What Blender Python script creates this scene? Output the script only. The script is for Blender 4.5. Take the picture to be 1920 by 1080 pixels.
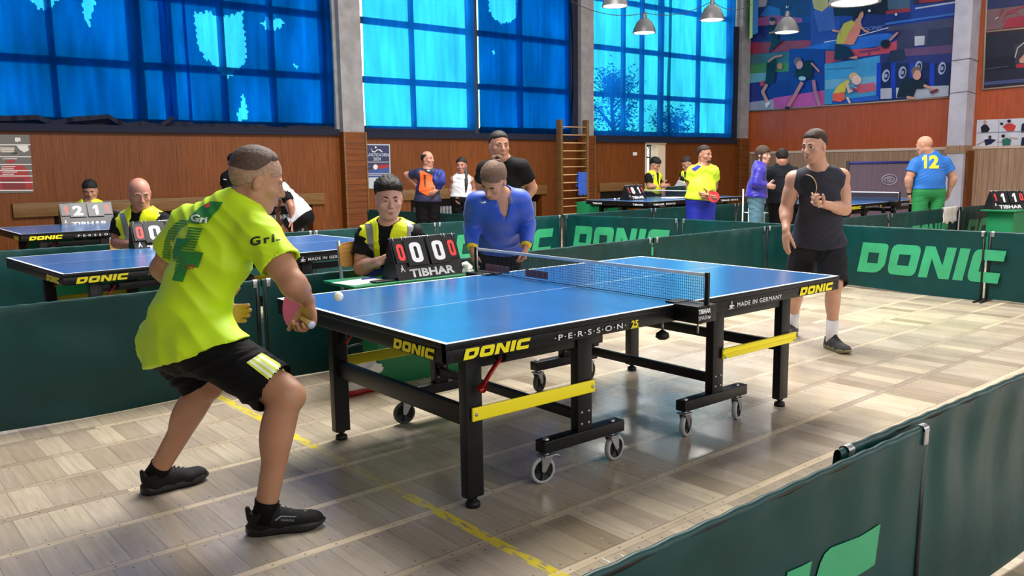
import bpy, bmesh, math, random
import numpy as np
from mathutils import Vector, Matrix
from mathutils.bvhtree import BVHTree
random.seed(7); np.random.seed(7)
PI = math.pi
for o in list(bpy.data.objects): bpy.data.objects.remove(o)
SC = bpy.context.scene
COL = SC.collection
# ------------------------------------------------------------------ camera
FPX = 1568.91
CAMR = Matrix(((0.77706496, 0.10234992, -0.62104311), (-0.62925041, 0.10339338, -0.77029457), (-0.01462784, 0.98936055, 0.1447471)))
CAMC = Vector((-1.72130213, -2.53228471, 1.41564538))
cd = bpy.data.cameras.new('camera'); cam = bpy.data.objects.new('camera', cd); COL.objects.link(cam)
cam.matrix_world = Matrix.Translation(CAMC) @ CAMR.to_4x4()
cd.sensor_width = 36; cd.lens = FPX / 1920 * 36; cd.clip_start = .05; cd.clip_end = 200
SC.camera = cam
# ------------------------------------------------------------------ world, light, exposure
SC.view_settings.view_transform = 'Standard'; SC.view_settings.look = 'None'
SC.view_settings.gamma = 1; SC.view_settings.use_curve_mapping = False
SC.view_settings.exposure = 0.72
w = bpy.data.worlds.new('world'); SC.world = w; w.use_nodes = True
bg = w.node_tree.nodes['Background']; bg.inputs[0].default_value = (.80, .92, 1, 1); bg.inputs[1].default_value = 2.6
SC.cycles.max_bounces = 7; SC.cycles.diffuse_bounces = 3; SC.cycles.glossy_bounces = 3
SC.cycles.transmission_bounces = 3; SC.cycles.transparent_max_bounces = 10; SC.cycles.sample_clamp_indirect = 4
SC.cycles.caustics_reflective = False; SC.cycles.caustics_refractive = False
SC.cycles.use_denoising = True

def area(name, loc, size, power, color, direction, sizey=None):
    l = bpy.data.lights.new(name, 'AREA'); l.energy = power; l.color = color
    l.shape = 'RECTANGLE' if sizey else 'SQUARE'; l.size = size
    if sizey: l.size_y = sizey
    o = bpy.data.objects.new(name, l); COL.objects.link(o); o.location = loc
    o.rotation_euler = Vector(direction).to_track_quat('-Z', 'Y').to_euler(); return o
# daylight through the tall windows behind the camera, and the hall's ceiling lighting
area('window_daylight', (3.5, -7.4, 3.6), 13, 380, (1, .97, .92), (.05, 1, -.18), 3.6)
area('window_daylight', (15.5, -7.0, 3.6), 6, 260, (1, .97, .93), (-.1, 1, -.15), 3.6)
area('ceiling_lighting', (4.2, 3.8, 7.2), 6, 1060, (1, .965, .91), (0, 0, -1), 4.5)
area('ceiling_lighting', (13.0, 5.0, 7.2), 7, 230, (1, .965, .92), (0, 0, -1), 8)

# ------------------------------------------------------------------ helpers
HV = (CAMR @ Vector((0, 0, -1))); HV.z = 0; HV.normalize()
def ray(u, v): return CAMR @ Vector(((u - 960) / FPX, -(v - 540) / FPX, -1))
def onp(u, v, P, n):
    d = ray(u, v); P = Vector(P); n = Vector(n); return CAMC + d * ((P - CAMC).dot(n) / d.dot(n))
def J(u, v, hd): return onp(u, v, CAMC + HV * hd, HV)
def onz(u, v, z=0): return onp(u, v, (0, 0, z), (0, 0, 1))
HTH = math.radians(1.18)
HM = Matrix.Translation((0, 11.7, 0)) @ Matrix.Rotation(HTH, 4, 'Z')     # hall frame: s along the window wall, t towards it
def hall(s, t, z=0): return HM @ Vector((s, t, z))

def tag(o, label=None, cat=None, group=None, kind=None):
    if label: o['label'] = label
    if cat: o['category'] = cat
    if group: o['group'] = group
    if kind: o['kind'] = kind
    return o
def empty(name, loc=(0, 0, 0), rz=0):
    o = bpy.data.objects.new(name, None); COL.objects.link(o); o.location = loc; o.rotation_euler = (0, 0, rz)
    o.empty_display_size = .1
    return o
def link(name, me, parent=None):
    o = bpy.data.objects.new(name, me); COL.objects.link(o)
    if parent is not None: o.parent = parent
    return o
class MB:
    """collects shapes (with material slots) into one mesh"""
    def __init__(s): s.v = []; s.f = []; s.m = []; s.sm = []; s.mats = []; s.M = Matrix.Identity(4)
    def mi(s, m):
        if m not in s.mats: s.mats.append(m)
        return s.mats.index(m)
    def add(s, vs, fs, m, smooth=False):
        b = len(s.v); k = s.mi(m)
        s.v += [tuple(s.M @ Vector(p)) for p in vs]
        for f in fs: s.f.append(tuple(i + b for i in f)); s.m.append(k); s.sm.append(smooth)
        return s
    def box(s, lo, hi, m, bev=0):
        (x0, y0, z0), (x1, y1, z1) = lo, hi
        if bev <= 0:
            vs = [(x, y, z) for x in (x0, x1) for y in (y0, y1) for z in (z0, z1)]
            return s.add(vs, [(0, 1, 3, 2), (4, 6, 7, 5), (0, 4, 5, 1), (2, 3, 7, 6), (0, 2, 6, 4), (1, 5, 7, 3)], m)
        bm = bmesh.new(); bmesh.ops.create_cube(bm, size=1)
        for v in bm.verts: v.co = Vector(((x0 + x1) / 2 + v.co.x * (x1 - x0), (y0 + y1) / 2 + v.co.y * (y1 - y0), (z0 + z1) / 2 + v.co.z * (z1 - z0)))
        bmesh.ops.bevel(bm, geom=bm.edges[:], offset=bev, segments=2, affect='EDGES', profile=.6)
        return s.bm(bm, m, True)
    def bm(s, bm, m, smooth=False):
        bm.verts.index_update()
        s.add([v.co.copy() for v in bm.verts], [[v.index for v in f.verts] for f in bm.faces], m, smooth); bm.free(); return s
    def tube(s, pts, r, m, n=10, closed=False, cap=True, flat=1.0):
        pts = [Vector(p) for p in pts]; rs = r if isinstance(r, (list, tuple)) else [r] * len(pts)
        N = len(pts); vs = []; prev = None
        for i, p in enumerate(pts):
            if closed: d = pts[(i + 1) % N] - pts[i - 1]
            else: d = pts[min(i + 1, N - 1)] - pts[max(i - 1, 0)]
            d.normalize()
            if prev is None:
                a = Vector((0, 0, 1)) if abs(d.z) < .9 else Vector((1, 0, 0)); x = d.cross(a).normalized()
            else: x = (prev - d * prev.dot(d)).normalized()
            prev = x; y = d.cross(x)
            for k in range(n):
                t = 2 * PI * k / n; vs.append(p + (x * math.cos(t) + y * math.sin(t) * flat) * rs[i])
        fs = []
        for i in range(N if closed else N - 1):
            j = (i + 1) % N
            for k in range(n): fs.append((i * n + k, i * n + (k + 1) % n, j * n + (k + 1) % n, j * n + k))
        if cap and not closed: fs += [tuple(range(n))[::-1], tuple((N - 1) * n + k for k in range(n))]
        return s.add(vs, fs, m, True)
    def lathe(s, prof, c, m, axis=(0, 0, 1), n=24):
        ax = Vector(axis).normalized(); a = Vector((0, 0, 1)) if abs(ax.z) < .9 else Vector((1, 0, 0))
        x = ax.cross(a).normalized(); y = ax.cross(x); c = Vector(c); vs = []; fs = []
        for r, h in prof:
            for k in range(n):
                t = 2 * PI * k / n; vs.append(c + ax * h + (x * math.cos(t) + y * math.sin(t)) * max(r, 1e-5))
        for i in range(len(prof) - 1):
            for k in range(n): fs.append((i * n + k, i * n + (k + 1) % n, (i + 1) * n + (k + 1) % n, (i + 1) * n + k))
        return s.add(vs, fs, m, True)
    def quad(s, a, b, c, d, m): return s.add([a, b, c, d], [(0, 1, 2, 3)], m)
    def poly(s, pts, m): return s.add(pts, [tuple(range(len(pts)))], m)
    def build(s, name, parent=None, loc=None):
        me = bpy.data.meshes.new(name); me.from_pydata(s.v, [], s.f); 
        for m in s.mats: me.materials.append(m)
        me.polygons.foreach_set('material_index', s.m); me.polygons.foreach_set('use_smooth', s.sm)
        me.update()
        o = link(name, me, parent)
        if loc is not None: o.location = loc
        return o
def structure(o): o['kind'] = 'structure'; return o

# ------------------------------------------------------------------ materials
def nt(name):
    m = bpy.data.materials.new(name); m.use_nodes = True; N = m.node_tree.nodes; L = m.node_tree.links
    return m, N, L, N['Principled BSDF']
def mat(name, col, rough=.5, metal=0, spec=.5, noise=0, nscale=8, bump=0, bscale=30, coat=0, var=None, stretch=(1, 1, 1), sheen=0, emit=0, sss=0):
    m, N, L, b = nt(name); b.inputs['Base Color'].default_value = (*col, 1); b.inputs['Roughness'].default_value = rough
    b.inputs['Metallic'].default_value = metal; b.inputs['Specular IOR Level'].default_value = spec
    b.inputs['Coat Weight'].default_value = coat; b.inputs['Coat Roughness'].default_value = .15
    if sheen: b.inputs['Sheen Weight'].default_value = sheen
    if emit: b.inputs['Emission Color'].default_value = (*col, 1); b.inputs['Emission Strength'].default_value = emit
    if noise or bump:
        tc = N.new('ShaderNodeTexCoord'); mp = N.new('ShaderNodeMapping'); mp.inputs['Scale'].default_value = stretch
        L.new(tc.outputs['Object'], mp.inputs[0])
    if noise:
        n = N.new('ShaderNodeTexNoise'); n.inputs['Scale'].default_value = nscale; n.inputs['Detail'].default_value = 5
        L.new(mp.outputs[0], n.inputs['Vector'])
        mx = N.new('ShaderNodeMix'); mx.data_type = 'RGBA'; mx.blend_type = 'MIX'
        c2 = var or tuple(c * (1 - noise) for c in col)
        mx.inputs[6].default_value = (*col, 1); mx.inputs[7].default_value = (*c2, 1)
        rp = N.new('ShaderNodeMapRange'); rp.inputs[1].default_value = .35; rp.inputs[2].default_value = .65
        L.new(n.outputs[0], rp.inputs[0]); L.new(rp.outputs[0], mx.inputs[0]); L.new(mx.outputs[2], b.inputs['Base Color'])
    if bump:
        n2 = N.new('ShaderNodeTexNoise'); n2.inputs['Scale'].default_value = bscale; n2.inputs['Detail'].default_value = 3
        L.new(mp.outputs[0], n2.inputs['Vector'])
        bp = N.new('ShaderNodeBump'); bp.inputs['Strength'].default_value = bump; bp.inputs['Distance'].default_value = .01
        L.new(n2.outputs[0], bp.inputs['Height']); L.new(bp.outputs[0], b.inputs['Normal'])
    return m
class G:
    """small node-graph helper"""
    def __init__(s, N, L): s.N = N; s.L = L
    def val(s, a, i): 
        if isinstance(a, (int, float)): i.default_value = a
        else: s.L.new(a, i)
    def m(s, op, a, b=0, c=0):
        n = s.N.new('ShaderNodeMath'); n.operation = op
        s.val(a, n.inputs[0]); s.val(b, n.inputs[1]); s.val(c, n.inputs[2]); return n.outputs[0]
    def mix(s, f, a, b, mode='MIX'):
        n = s.N.new('ShaderNodeMix'); n.data_type = 'RGBA'; n.blend_type = mode; s.val(f, n.inputs[0])
        for k, x in ((6, a), (7, b)):
            if isinstance(x, tuple): n.inputs[k].default_value = (*x, 1)
            else: s.L.new(x, n.inputs[k])
        return n.outputs[2]
    def noise(s, vec, scale, detail=4, dist=0):
        n = s.N.new('ShaderNodeTexNoise'); n.inputs['Scale'].default_value = scale; n.inputs['Detail'].default_value = detail
        n.inputs['Distortion'].default_value = dist; s.L.new(vec, n.inputs['Vector']); return n.outputs[0]
    def rng(s, x, a, b, c=0, d=1):
        n = s.N.new('ShaderNodeMapRange'); s.val(x, n.inputs[0])
        for k, q in enumerate((a, b, c, d)): n.inputs[k + 1].default_value = q
        return n.outputs[0]
    def comb(s, x, y, z):
        n = s.N.new('ShaderNodeCombineXYZ'); s.val(x, n.inputs[0]); s.val(y, n.inputs[1]); s.val(z, n.inputs[2]); return n.outputs[0]
    def white(s, vec):
        n = s.N.new('ShaderNodeTexWhiteNoise'); n.noise_dimensions = '3D'; s.L.new(vec, n.inputs['Vector']); return n.outputs[0]
    def obj(s):
        tc = s.N.new('ShaderNodeTexCoord'); sp = s.N.new('ShaderNodeSeparateXYZ'); s.L.new(tc.outputs['Object'], sp.inputs[0])
        return tc.outputs['Object'], sp.outputs[0], sp.outputs[1], sp.outputs[2]
    def scale(s, vec, sc):
        n = s.N.new('ShaderNodeMapping'); n.inputs['Scale'].default_value = sc; s.L.new(vec, n.inputs[0]); return n.outputs[0]
    def bump(s, h, strength, b, dist=.01):
        n = s.N.new('ShaderNodeBump'); n.inputs['Strength'].default_value = strength; n.inputs['Distance'].default_value = dist
        s.L.new(h, n.inputs['Height']); s.L.new(n.outputs[0], b.inputs['Normal'])
def srgb(r, g, b):
    f = lambda c: (c / 255 / 12.92) if c / 255 <= .04045 else ((c / 255 + .055) / 1.055) ** 2.4
    return (f(r), f(g), f(b))

# ------------------------------------------------------------------ flat lettering
def curve_poly(splines):
    """filled 2D shape (with holes) from closed point lists -> (verts2d, tris)"""
    c = bpy.data.curves.new('t', 'CURVE'); c.dimensions = '2D'; c.fill_mode = 'BOTH'
    for pts in splines:
        s = c.splines.new('POLY'); s.points.add(len(pts) - 1); s.use_cyclic_u = True
        for i, p in enumerate(pts): s.points[i].co = (p[0], p[1], 0, 1)
    return _take(c)
def _take(c):
    o = bpy.data.objects.new('t', c); COL.objects.link(o)
    dg = bpy.context.evaluated_depsgraph_get(); dg.update()
    me = bpy.data.meshes.new_from_object(o.evaluated_get(dg))
    vs = [(v.co.x, v.co.y) for v in me.vertices]; fs = [tuple(p.vertices) for p in me.polygons]
    bpy.data.objects.remove(o); bpy.data.curves.remove(c); bpy.data.meshes.remove(me)
    return vs, fs
def text2d(s, size=1, bold=0.0, spacing=1.0, shear=0):
    c = bpy.data.curves.new('t', 'FONT'); c.body = s; c.size = size; c.offset = bold * size; c.space_character = spacing; c.shear = shear
    c.resolution_u = 3; c.fill_mode = 'FRONT'
    return _take(c)
def bounds(vf):
    xs = [p[0] for p in vf[0]]; ys = [p[1] for p in vf[0]]; return min(xs), min(ys), max(xs), max(ys)
def fit2d(vf, x0, y0, x1, y1):
    a, b, c, d = bounds(vf)
    return [(x0 + (x - a) / (c - a) * (x1 - x0), y0 + (y - b) / (d - b) * (y1 - y0)) for x, y in vf[0]], vf[1]
def join2d(*l):
    vs, fs = [], []
    for v, f in l:
        b = len(vs); vs += v; fs += [tuple(i + b for i in q) for q in f]
    return vs, fs
def rnd(pts, r, n=4):
    """round the corners of a polygon; r per point"""
    out = []; N = len(pts)
    for i, p in enumerate(pts):
        rr = r[i] if isinstance(r, (list, tuple)) else r
        if rr <= 0: out.append(p); continue
        P = Vector(p); A = (Vector(pts[i - 1]) - P); B = (Vector(pts[(i + 1) % N]) - P)
        a = P + A.normalized() * min(rr, A.length * .5); b = P + B.normalized() * min(rr, B.length * .5)
        for k in range(n + 1):
            t = k / n; q = a * (1 - t) ** 2 + P * 2 * t * (1 - t) + b * t * t; out.append((q.x, q.y))
    return out
_sh = lambda pts, k=.28: [(x + y * k, y) for x, y in pts]
def donic():
    L = []
    L.append([rnd(_sh([(0, 0), (1.05, 0), (1.35, .3), (1.35, .7), (1.35, 1), (0, 1)]), [0, .3, .1, 0, .25, 0]), _sh([(.42, .32), (.42, .68), (.95, .68), (.95, .32)])])
    o = 1.52; L.append([rnd(_sh([(o, 0), (o + 1.4, 0), (o + 1.4, 1), (o, 1)]), .28), _sh([(o + .42, .32), (o + .42, .68), (o + .98, .68), (o + .98, .32)])])
    o = 3.08; L.append([_sh([(o, 0), (o + .42, 0), (o + .42, .62), (o + .95, 0), (o + 1.4, 0), (o + 1.4, 1), (o + .98, 1), (o + .98, .42), (o + .45, 1), (o, 1)])])
    o = 4.64; L.append([_sh([(o, 0), (o + .44, 0), (o + .44, 1), (o, 1)])])
    o = 5.24; L.append([rnd(_sh([(o, 0), (o + 1.35, 0), (o + 1.35, .32), (o + .42, .32), (o + .42, .68), (o + 1.35, .68), (o + 1.35, 1), (o, 1)]), [.28, 0, 0, 0, 0, 0, 0, .28])])
    return join2d(*[curve_poly(l) for l in L])
DONIC = donic()
def subdiv2d(vf, step):
    """cut a flat shape on a grid so it can follow a curved surface"""
    bm = bmesh.new(); V = [bm.verts.new((x, y, 0)) for x, y in vf[0]]
    for f in vf[1]:
        try: bm.faces.new([V[i] for i in f])
        except ValueError: pass
    x0, y0, x1, y1 = bounds(vf)
    for ax, a, b in ((0, x0, x1), (1, y0, y1)):
        k = math.floor(a / step) * step + step
        while k < b:
            n = (1, 0, 0) if ax == 0 else (0, 1, 0)
            bmesh.ops.bisect_plane(bm, geom=bm.verts[:] + bm.edges[:] + bm.faces[:], plane_co=(k, k, 0), plane_no=n); k += step
    bm.verts.index_update()
    r = [(v.co.x, v.co.y) for v in bm.verts], [tuple(v.index for v in f.verts) for f in bm.faces]
    bm.free(); return r
def flat(vf, O, X, Y, m, name, parent, lift=.0012, mb=None):
    """place flat shape: origin O, unit vectors X, Y (already scaled)"""
    O = Vector(O); X = Vector(X); Y = Vector(Y); n = X.cross(Y).normalized() * lift
    t = mb or MB(); t.add([O + X * x + Y * y + n for x, y in vf[0]], vf[1], m)
    return t if mb else t.build(name, parent)
def bvh_of(o):
    me = o.data; M = o.matrix_world
    return BVHTree.FromPolygons([M @ v.co for v in me.vertices], [tuple(p.vertices) for p in me.polygons])
def decal(vf, o, m, name, px=True, step=6, lift=.0025, bvh=None, near=None):
    """lay a flat shape, given in picture coordinates, on the surface of o; it becomes a child of o"""
    bpy.context.view_layer.update()
    bvh = bvh or bvh_of(o); vs, fs = subdiv2d(vf, step); out = []
    ok = []
    for x, y in vs:
        d = ray(x, y).normalized(); h = bvh.ray_cast(CAMC, d)
        if h[0] is None: out.append(Vector((0, 0, 0))); ok.append(False)
        else:
            n = h[1] if h[1].dot(d) < 0 else -h[1]
            out.append(h[0] - d * lift * .6 + n * lift); ok.append(True)
    fs = [f for f in fs if all(ok[i] for i in f)]
    # drop faces that jump across a silhouette
    if near is None: near = .06
    fs = [f for f in fs if max((out[f[i]] - out[f[i - 1]]).length for i in range(len(f))) < near]
    used = sorted({i for f in fs for i in f}); mp = {j: i for i, j in enumerate(used)}
    if not fs: print('EMPTY DECAL', name, o.name); return None
    inv = o.matrix_world.inverted()
    t = MB(); t.add([inv @ out[i] for i in used], [tuple(mp[i] for i in f) for f in fs], m, True)
    return t.build(name, o)
def pxpoly(*pts): return curve_poly([list(pts)])
def pxtext(s, O, X, Y, bold=0, spacing=1, size=1.0):
    """text in picture coordinates: O = lower left pixel, X = pixel vector of the whole width, Y = pixel vector of the cap height"""
    vf = fit2d(text2d(s, 1, bold, spacing), 0, 0, 1, 1)
    return [(O[0] + x * X[0] + y * Y[0], O[1] + x * X[1] + y * Y[1]) for x, y in vf[0]], vf[1]
# ------------------------------------------------------------------ procedural surfaces of the hall
def floor_mat():
    m, N, L, b = nt('worn_parquet'); g = G(N, L); vec, x, y, z = g.obj()
    P = .37; row = g.m('DIVIDE', y, P); ri = g.m('FLOOR', row); fy = g.m('FRACT', row)
    jit = g.white(g.comb(ri, 3.1, 0)); bx = g.m('DIVIDE', g.m('ADD', x, g.m('MULTIPLY', jit, .4)), .128); bi = g.m('FLOOR', bx); fx = g.m('FRACT', bx)
    batten = g.m('LESS_THAN', fy, .125)
    r1 = g.white(g.comb(bi, ri, 1)); r2 = g.white(g.comb(bi, ri, 7))
    base = g.mix(r1, srgb(218, 204, 174), srgb(150, 134, 108)); base = g.mix(g.m('MULTIPLY', r2, .5), base, srgb(196, 180, 164))
    warm = g.noise(vec, .5, 2); base = g.mix(g.rng(warm, .4, .62, 0, .65), base, srgb(160, 151, 142))
    grain = g.noise(g.scale(vec, (55, 3, 1)), 1.0, 5, .6); base = g.mix(g.rng(grain, .35, .7, 0, .26), base, srgb(104, 90, 74))
    # battens
    li = g.m('FLOOR', g.m('ADD', g.m('DIVIDE', x, 1.15), g.m('MULTIPLY', jit, 9))); rb = g.white(g.comb(li, ri, 5))
    bat = g.mix(rb, srgb(226, 208, 178), srgb(158, 144, 126)); gb = g.noise(g.scale(vec, (3, 60, 1)), 1.0, 4)
    bat = g.mix(g.rng(gb, .4, .7, 0, .35), bat, srgb(126, 110, 92)); base = g.mix(batten, base, bat)
    # seams
    se = g.m('LESS_THAN', g.m('ABSOLUTE', g.m('SUBTRACT', fx, .5)), .482); se = g.m('SUBTRACT', 1, se)
    se = g.m('MULTIPLY', se, g.m('SUBTRACT', 1, batten))
    sb = g.m('ADD', g.m('LESS_THAN', g.m('ABSOLUTE', g.m('SUBTRACT', fy, .125)), .008), g.m('LESS_THAN', fy, .010))
    seam = g.m('MINIMUM', g.m('ADD', g.m('MULTIPLY', se, .6), g.m('MULTIPLY', sb, .8)), 1)
    base = g.mix(g.m('MULTIPLY', seam, .55), base, srgb(70, 58, 46))
    # nail heads
    px = g.m('SUBTRACT', g.m('FRACT', bx), .5); 
    def dots(yy, rr):
        dy = g.m('MULTIPLY', g.m('SUBTRACT', fy, yy), P); dx = g.m('MULTIPLY', px, .128)
        return g.m('LESS_THAN', g.m('ADD', g.m('MULTIPLY', dx, dx), g.m('MULTIPLY', dy, dy)), rr * rr)
    d = g.m('MAXIMUM', g.m('MAXIMUM', dots(.2, .0042), dots(.93, .0042)), dots(.062, .0045)); base = g.mix(g.m('MULTIPLY', d, .75), base, srgb(60, 50, 42))
    # dirt and scuffs
    dn = g.noise(vec, 2.2, 6, .5); base = g.mix(g.rng(dn, .52, .72, 0, .28), base, srgb(116, 106, 96))
    # worn yellow court line and paint chips
    nn = g.noise(g.scale(vec, (46, 12, 1)), 1.2, 5); wx = g.m('ABSOLUTE', g.m('ADD', g.m('ADD', x, .135), g.m('MULTIPLY', y, -.0206 * 0)))
    ln = g.m('MULTIPLY', g.m('LESS_THAN', wx, .026), g.rng(nn, .40, .50)); 
    ln = g.m('MULTIPLY', ln, g.m('LESS_THAN', y, -8.6)); 
    keep = g.m('ADD', g.m('MAXIMUM', g.m('GREATER_THAN', y, -10.38), g.m('LESS_THAN', y, -11.22)), .22); ln = g.m('MULTIPLY', ln, g.m('MINIMUM', keep, 1))
    base = g.mix(g.m('MULTIPLY', ln, .9), base, srgb(226, 205, 40))
    ch = g.noise(g.scale(vec, (26, 7, 1)), 1.0, 4); msk = g.m('MULTIPLY', g.m('LESS_THAN', g.m('ABSOLUTE', g.m('SUBTRACT', x, .16)), .16), g.m('LESS_THAN', g.m('ABSOLUTE', g.m('ADD', y, 11.72)), .55))
    base = g.mix(g.m('MULTIPLY', g.m('GREATER_THAN', ch, .69), msk), base, srgb(226, 230, 232))
    L.new(base, b.inputs['Base Color'])
    rr = g.noise(vec, 3, 4); L.new(g.rng(rr, .3, .7, .17, .32), b.inputs['Roughness']); b.inputs['IOR'].default_value = 1.62
    hh = g.m('SUBTRACT', g.m('MULTIPLY', grain, .25), g.m('MULTIPLY', seam, .8)); g.bump(hh, .35, b, .004)
    return m
def veneer(name, c1, c2, seam=.9, rough=.38, horiz=0, grainx=60, coat=.15, streak=None):
    m, N, L, b = nt(name); g = G(N, L); vec, x, y, z = g.obj()
    sc = (grainx, grainx, 2) if not horiz else (2, 2, grainx)
    gr = g.noise(g.scale(vec, sc), 1.0, 6, .4); big = g.noise(g.scale(vec, (1.2, 1.2, .25)), 1.0, 3)
    base = g.mix(g.rng(gr, .3, .7), c1, c2); base = g.mix(g.rng(big, .35, .65, 0, .4), base, c2)
    h = gr
    if seam:
        if horiz: f = g.m('FRACT', g.m('DIVIDE', z, seam))
        else: f = g.m('FRACT', g.m('DIVIDE', g.m('ADD', x, y), seam))
        w_ = .008 / seam if not horiz else .012 / seam
        s = g.m('LESS_THAN', f, w_); base = g.mix(g.m('MULTIPLY', s, .7), base, tuple(c * .25 for c in c2))
        idx = g.m('FLOOR', g.m('DIVIDE', z if horiz else g.m('ADD', x, y), seam)); rr = g.white(g.comb(idx, 2, 2))
        base = g.mix(g.m('MULTIPLY', rr, .3), base, c2); h = g.m('SUBTRACT', g.m('MULTIPLY', gr, .2), s)
    if streak: st = g.noise(g.scale(vec, (4, 4, .5)), 1.2, 5); base = g.mix(g.rng(st, .45, .6, 0, .5), base, streak)
    L.new(base, b.inputs['Base Color']); b.inputs['Roughness'].default_value = rough; b.inputs['Coat Weight'].default_value = coat; b.inputs['Coat Roughness'].default_value = .22; b.inputs['Specular IOR Level'].default_value = .3
    g.bump(h, .25, b, .004); return m
def curtain_mat(name, ct, ctl, a):
    m = bpy.data.materials.new(name); m.use_nodes = True; N = m.node_tree.nodes; L = m.node_tree.links
    N.remove(N['Principled BSDF']); g = G(N, L); out = N['Material Output']
    tc = N.new('ShaderNodeTexCoord'); vec = tc.outputs['Object']
    n1 = g.noise(g.scale(vec, (9, 1, .8)), 1.0, 5); n2 = g.noise(vec, 70, 3); n3 = g.noise(g.scale(vec, (1.6, 1, .5)), 1.0, 3)
    k = g.m('MULTIPLY', g.m('MULTIPLY', g.rng(n1, .3, .7, .78, 1.1), g.rng(n2, .3, .7, .88, 1.1)), g.rng(n3, .3, .7, .7, 1.15))
    def c(col):
        v = N.new('ShaderNodeVectorMath'); v.operation = 'SCALE'; v.inputs[0].default_value = col; L.new(k, v.inputs['Scale']); return v.outputs[0]
    t = N.new('ShaderNodeBsdfTransparent'); L.new(c(ct), t.inputs[0])
    tl = N.new('ShaderNodeBsdfTranslucent'); L.new(c(ctl), tl.inputs[0])
    df = N.new('ShaderNodeBsdfDiffuse'); df.inputs[0].default_value = (*[x * .6 for x in ctl], 1)
    ad = N.new('ShaderNodeMixShader'); ad.inputs[0].default_value = .2; L.new(tl.outputs[0], ad.inputs[1]); L.new(df.outputs[0], ad.inputs[2])
    mx = N.new('ShaderNodeMixShader'); mx.inputs[0].default_value = a; L.new(ad.outputs[0], mx.inputs[1]); L.new(t.outputs[0], mx.inputs[2])
    L.new(mx.outputs[0], out.inputs[0]); return m
M = {}
M['floor'] = floor_mat()
M['veneer'] = veneer('orange_veneer', srgb(132, 73, 23), srgb(86, 42, 9), seam=.92, rough=.5, coat=0)
M['veneer_dark'] = veneer('pillar_boards', srgb(126, 71, 27), srgb(88, 44, 13), seam=.11, horiz=1, rough=.5, coat=0)
M['planks'] = veneer('pale_planks', srgb(176, 146, 122), srgb(136, 106, 84), seam=.13, rough=.5, coat=0)
M['redpaint'] = veneer('red_brown_panel', srgb(184, 92, 50), srgb(158, 74, 40), seam=1.25, rough=.24, grainx=20, coat=.4)
M['plaster'] = mat('grey_plaster', srgb(150, 148, 150), .85, noise=.25, nscale=5, bump=.3, bscale=60)
M['white_plaster'] = mat('white_plaster', srgb(186, 184, 198), .8, noise=.18, nscale=3, bump=.25, bscale=50)
M['board'] = veneer('shelf_board', srgb(128, 94, 52), srgb(94, 66, 34), seam=0, horiz=1, rough=.5, grainx=30)
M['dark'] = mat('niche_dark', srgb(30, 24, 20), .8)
M['radiator'] = mat('radiator_paint', srgb(120, 122, 126), .5)
M['frame_dark'] = mat('window_frame_paint', srgb(70, 78, 90), .6)
M['curtain_cyan'] = curtain_mat('thin_cyan_curtain', (.05, .62, .50), (.004, .14, .54), .38)
M['curtain_blue'] = curtain_mat('blue_curtain', (.004, .30, .72), (.001, .10, .34), .48)
M['hem'] = mat('dark_hem', srgb(10, 16, 40), .9)
M['black'] = mat('black_plastic', srgb(18, 18, 20), .45)
M['white'] = mat('white_paint', srgb(225, 225, 225), .5)
gm = bpy.data.materials.new('window_glass'); gm.use_nodes = True; _N = gm.node_tree.nodes; _L = gm.node_tree.links; _N.remove(_N['Principled BSDF'])
_t = _N.new('ShaderNodeBsdfTransparent'); _t.inputs[0].default_value = (.9, .97, 1, 1); _g = _N.new('ShaderNodeBsdfGlossy'); _g.inputs[1].default_value = .1
_m = _N.new('ShaderNodeMixShader'); _m.inputs[0].default_value = .06; _L.new(_t.outputs[0], _m.inputs[1]); _L.new(_g.outputs[0], _m.inputs[2]); _L.new(_m.outputs[0], _N['Material Output'].inputs[0]); M['glass'] = gm

def hstruct(mb, name, **k):
    o = mb.build(name); o.matrix_world = HM; structure(o)
    for a, b_ in k.items(): o[a] = b_
    return o
# floor, ceiling, plain walls
hstruct(MB().box((-9, -19.5, -.2), (18.71, .3, 0), M['floor']), 'floor')
hstruct(MB().box((-9, -19.5, 7.6), (19.2, .5, 7.8), M['white_plaster']), 'ceiling')
hstruct(MB().box((-9.3, -19.5, 0), (-9, .5, 7.6), M['plaster']), 'wall_left')
hstruct(MB().box((-9, -19.8, 0), (19.2, -19.5, 7.6), M['plaster']), 'wall_front')
# window wall: panelled lower part with radiator niches and the door opening
NICHE = [(-6.5, -1.3), (.87, 5.15), (7.3, 10.85), (12.76, 13.98)]; DOOR = (14.40, 15.20)
mb = MB(); s = -9
def span(a, b, z0):
    for c, d, zt in ((-9, 6.0, 2.11), (6.0, 12.2, 2.07), (12.2, 18.71, 2.02)):
        lo, hi = max(a, c), min(b, d)
        if hi > lo: mb.box((lo, 0, z0), (hi, .34, zt), M['veneer'])
cuts = sorted([(a, b, 0) for a, b in NICHE] + [(DOOR[0], DOOR[1], 1)])
for a, b, isd in cuts:
    span(s, a, 0)
    if isd: span(a, b, 1.94)
    else:
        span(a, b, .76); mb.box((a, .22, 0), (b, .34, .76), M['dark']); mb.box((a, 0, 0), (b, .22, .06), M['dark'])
    s = b
span(s, 18.71, 0)
mb.box((-9, .0, 7.0), (18.71, .34, 7.6), M['plaster'])
for a, b in ((5.72, 6.30), (11.92, 12.46), (18.15, 18.71), (-1.2, -.5), (-9, -8)): mb.box((a, 0, 2.02), (b, .34, 7.0), M['plaster'])
hstruct(mb, 'wall_back')
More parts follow.
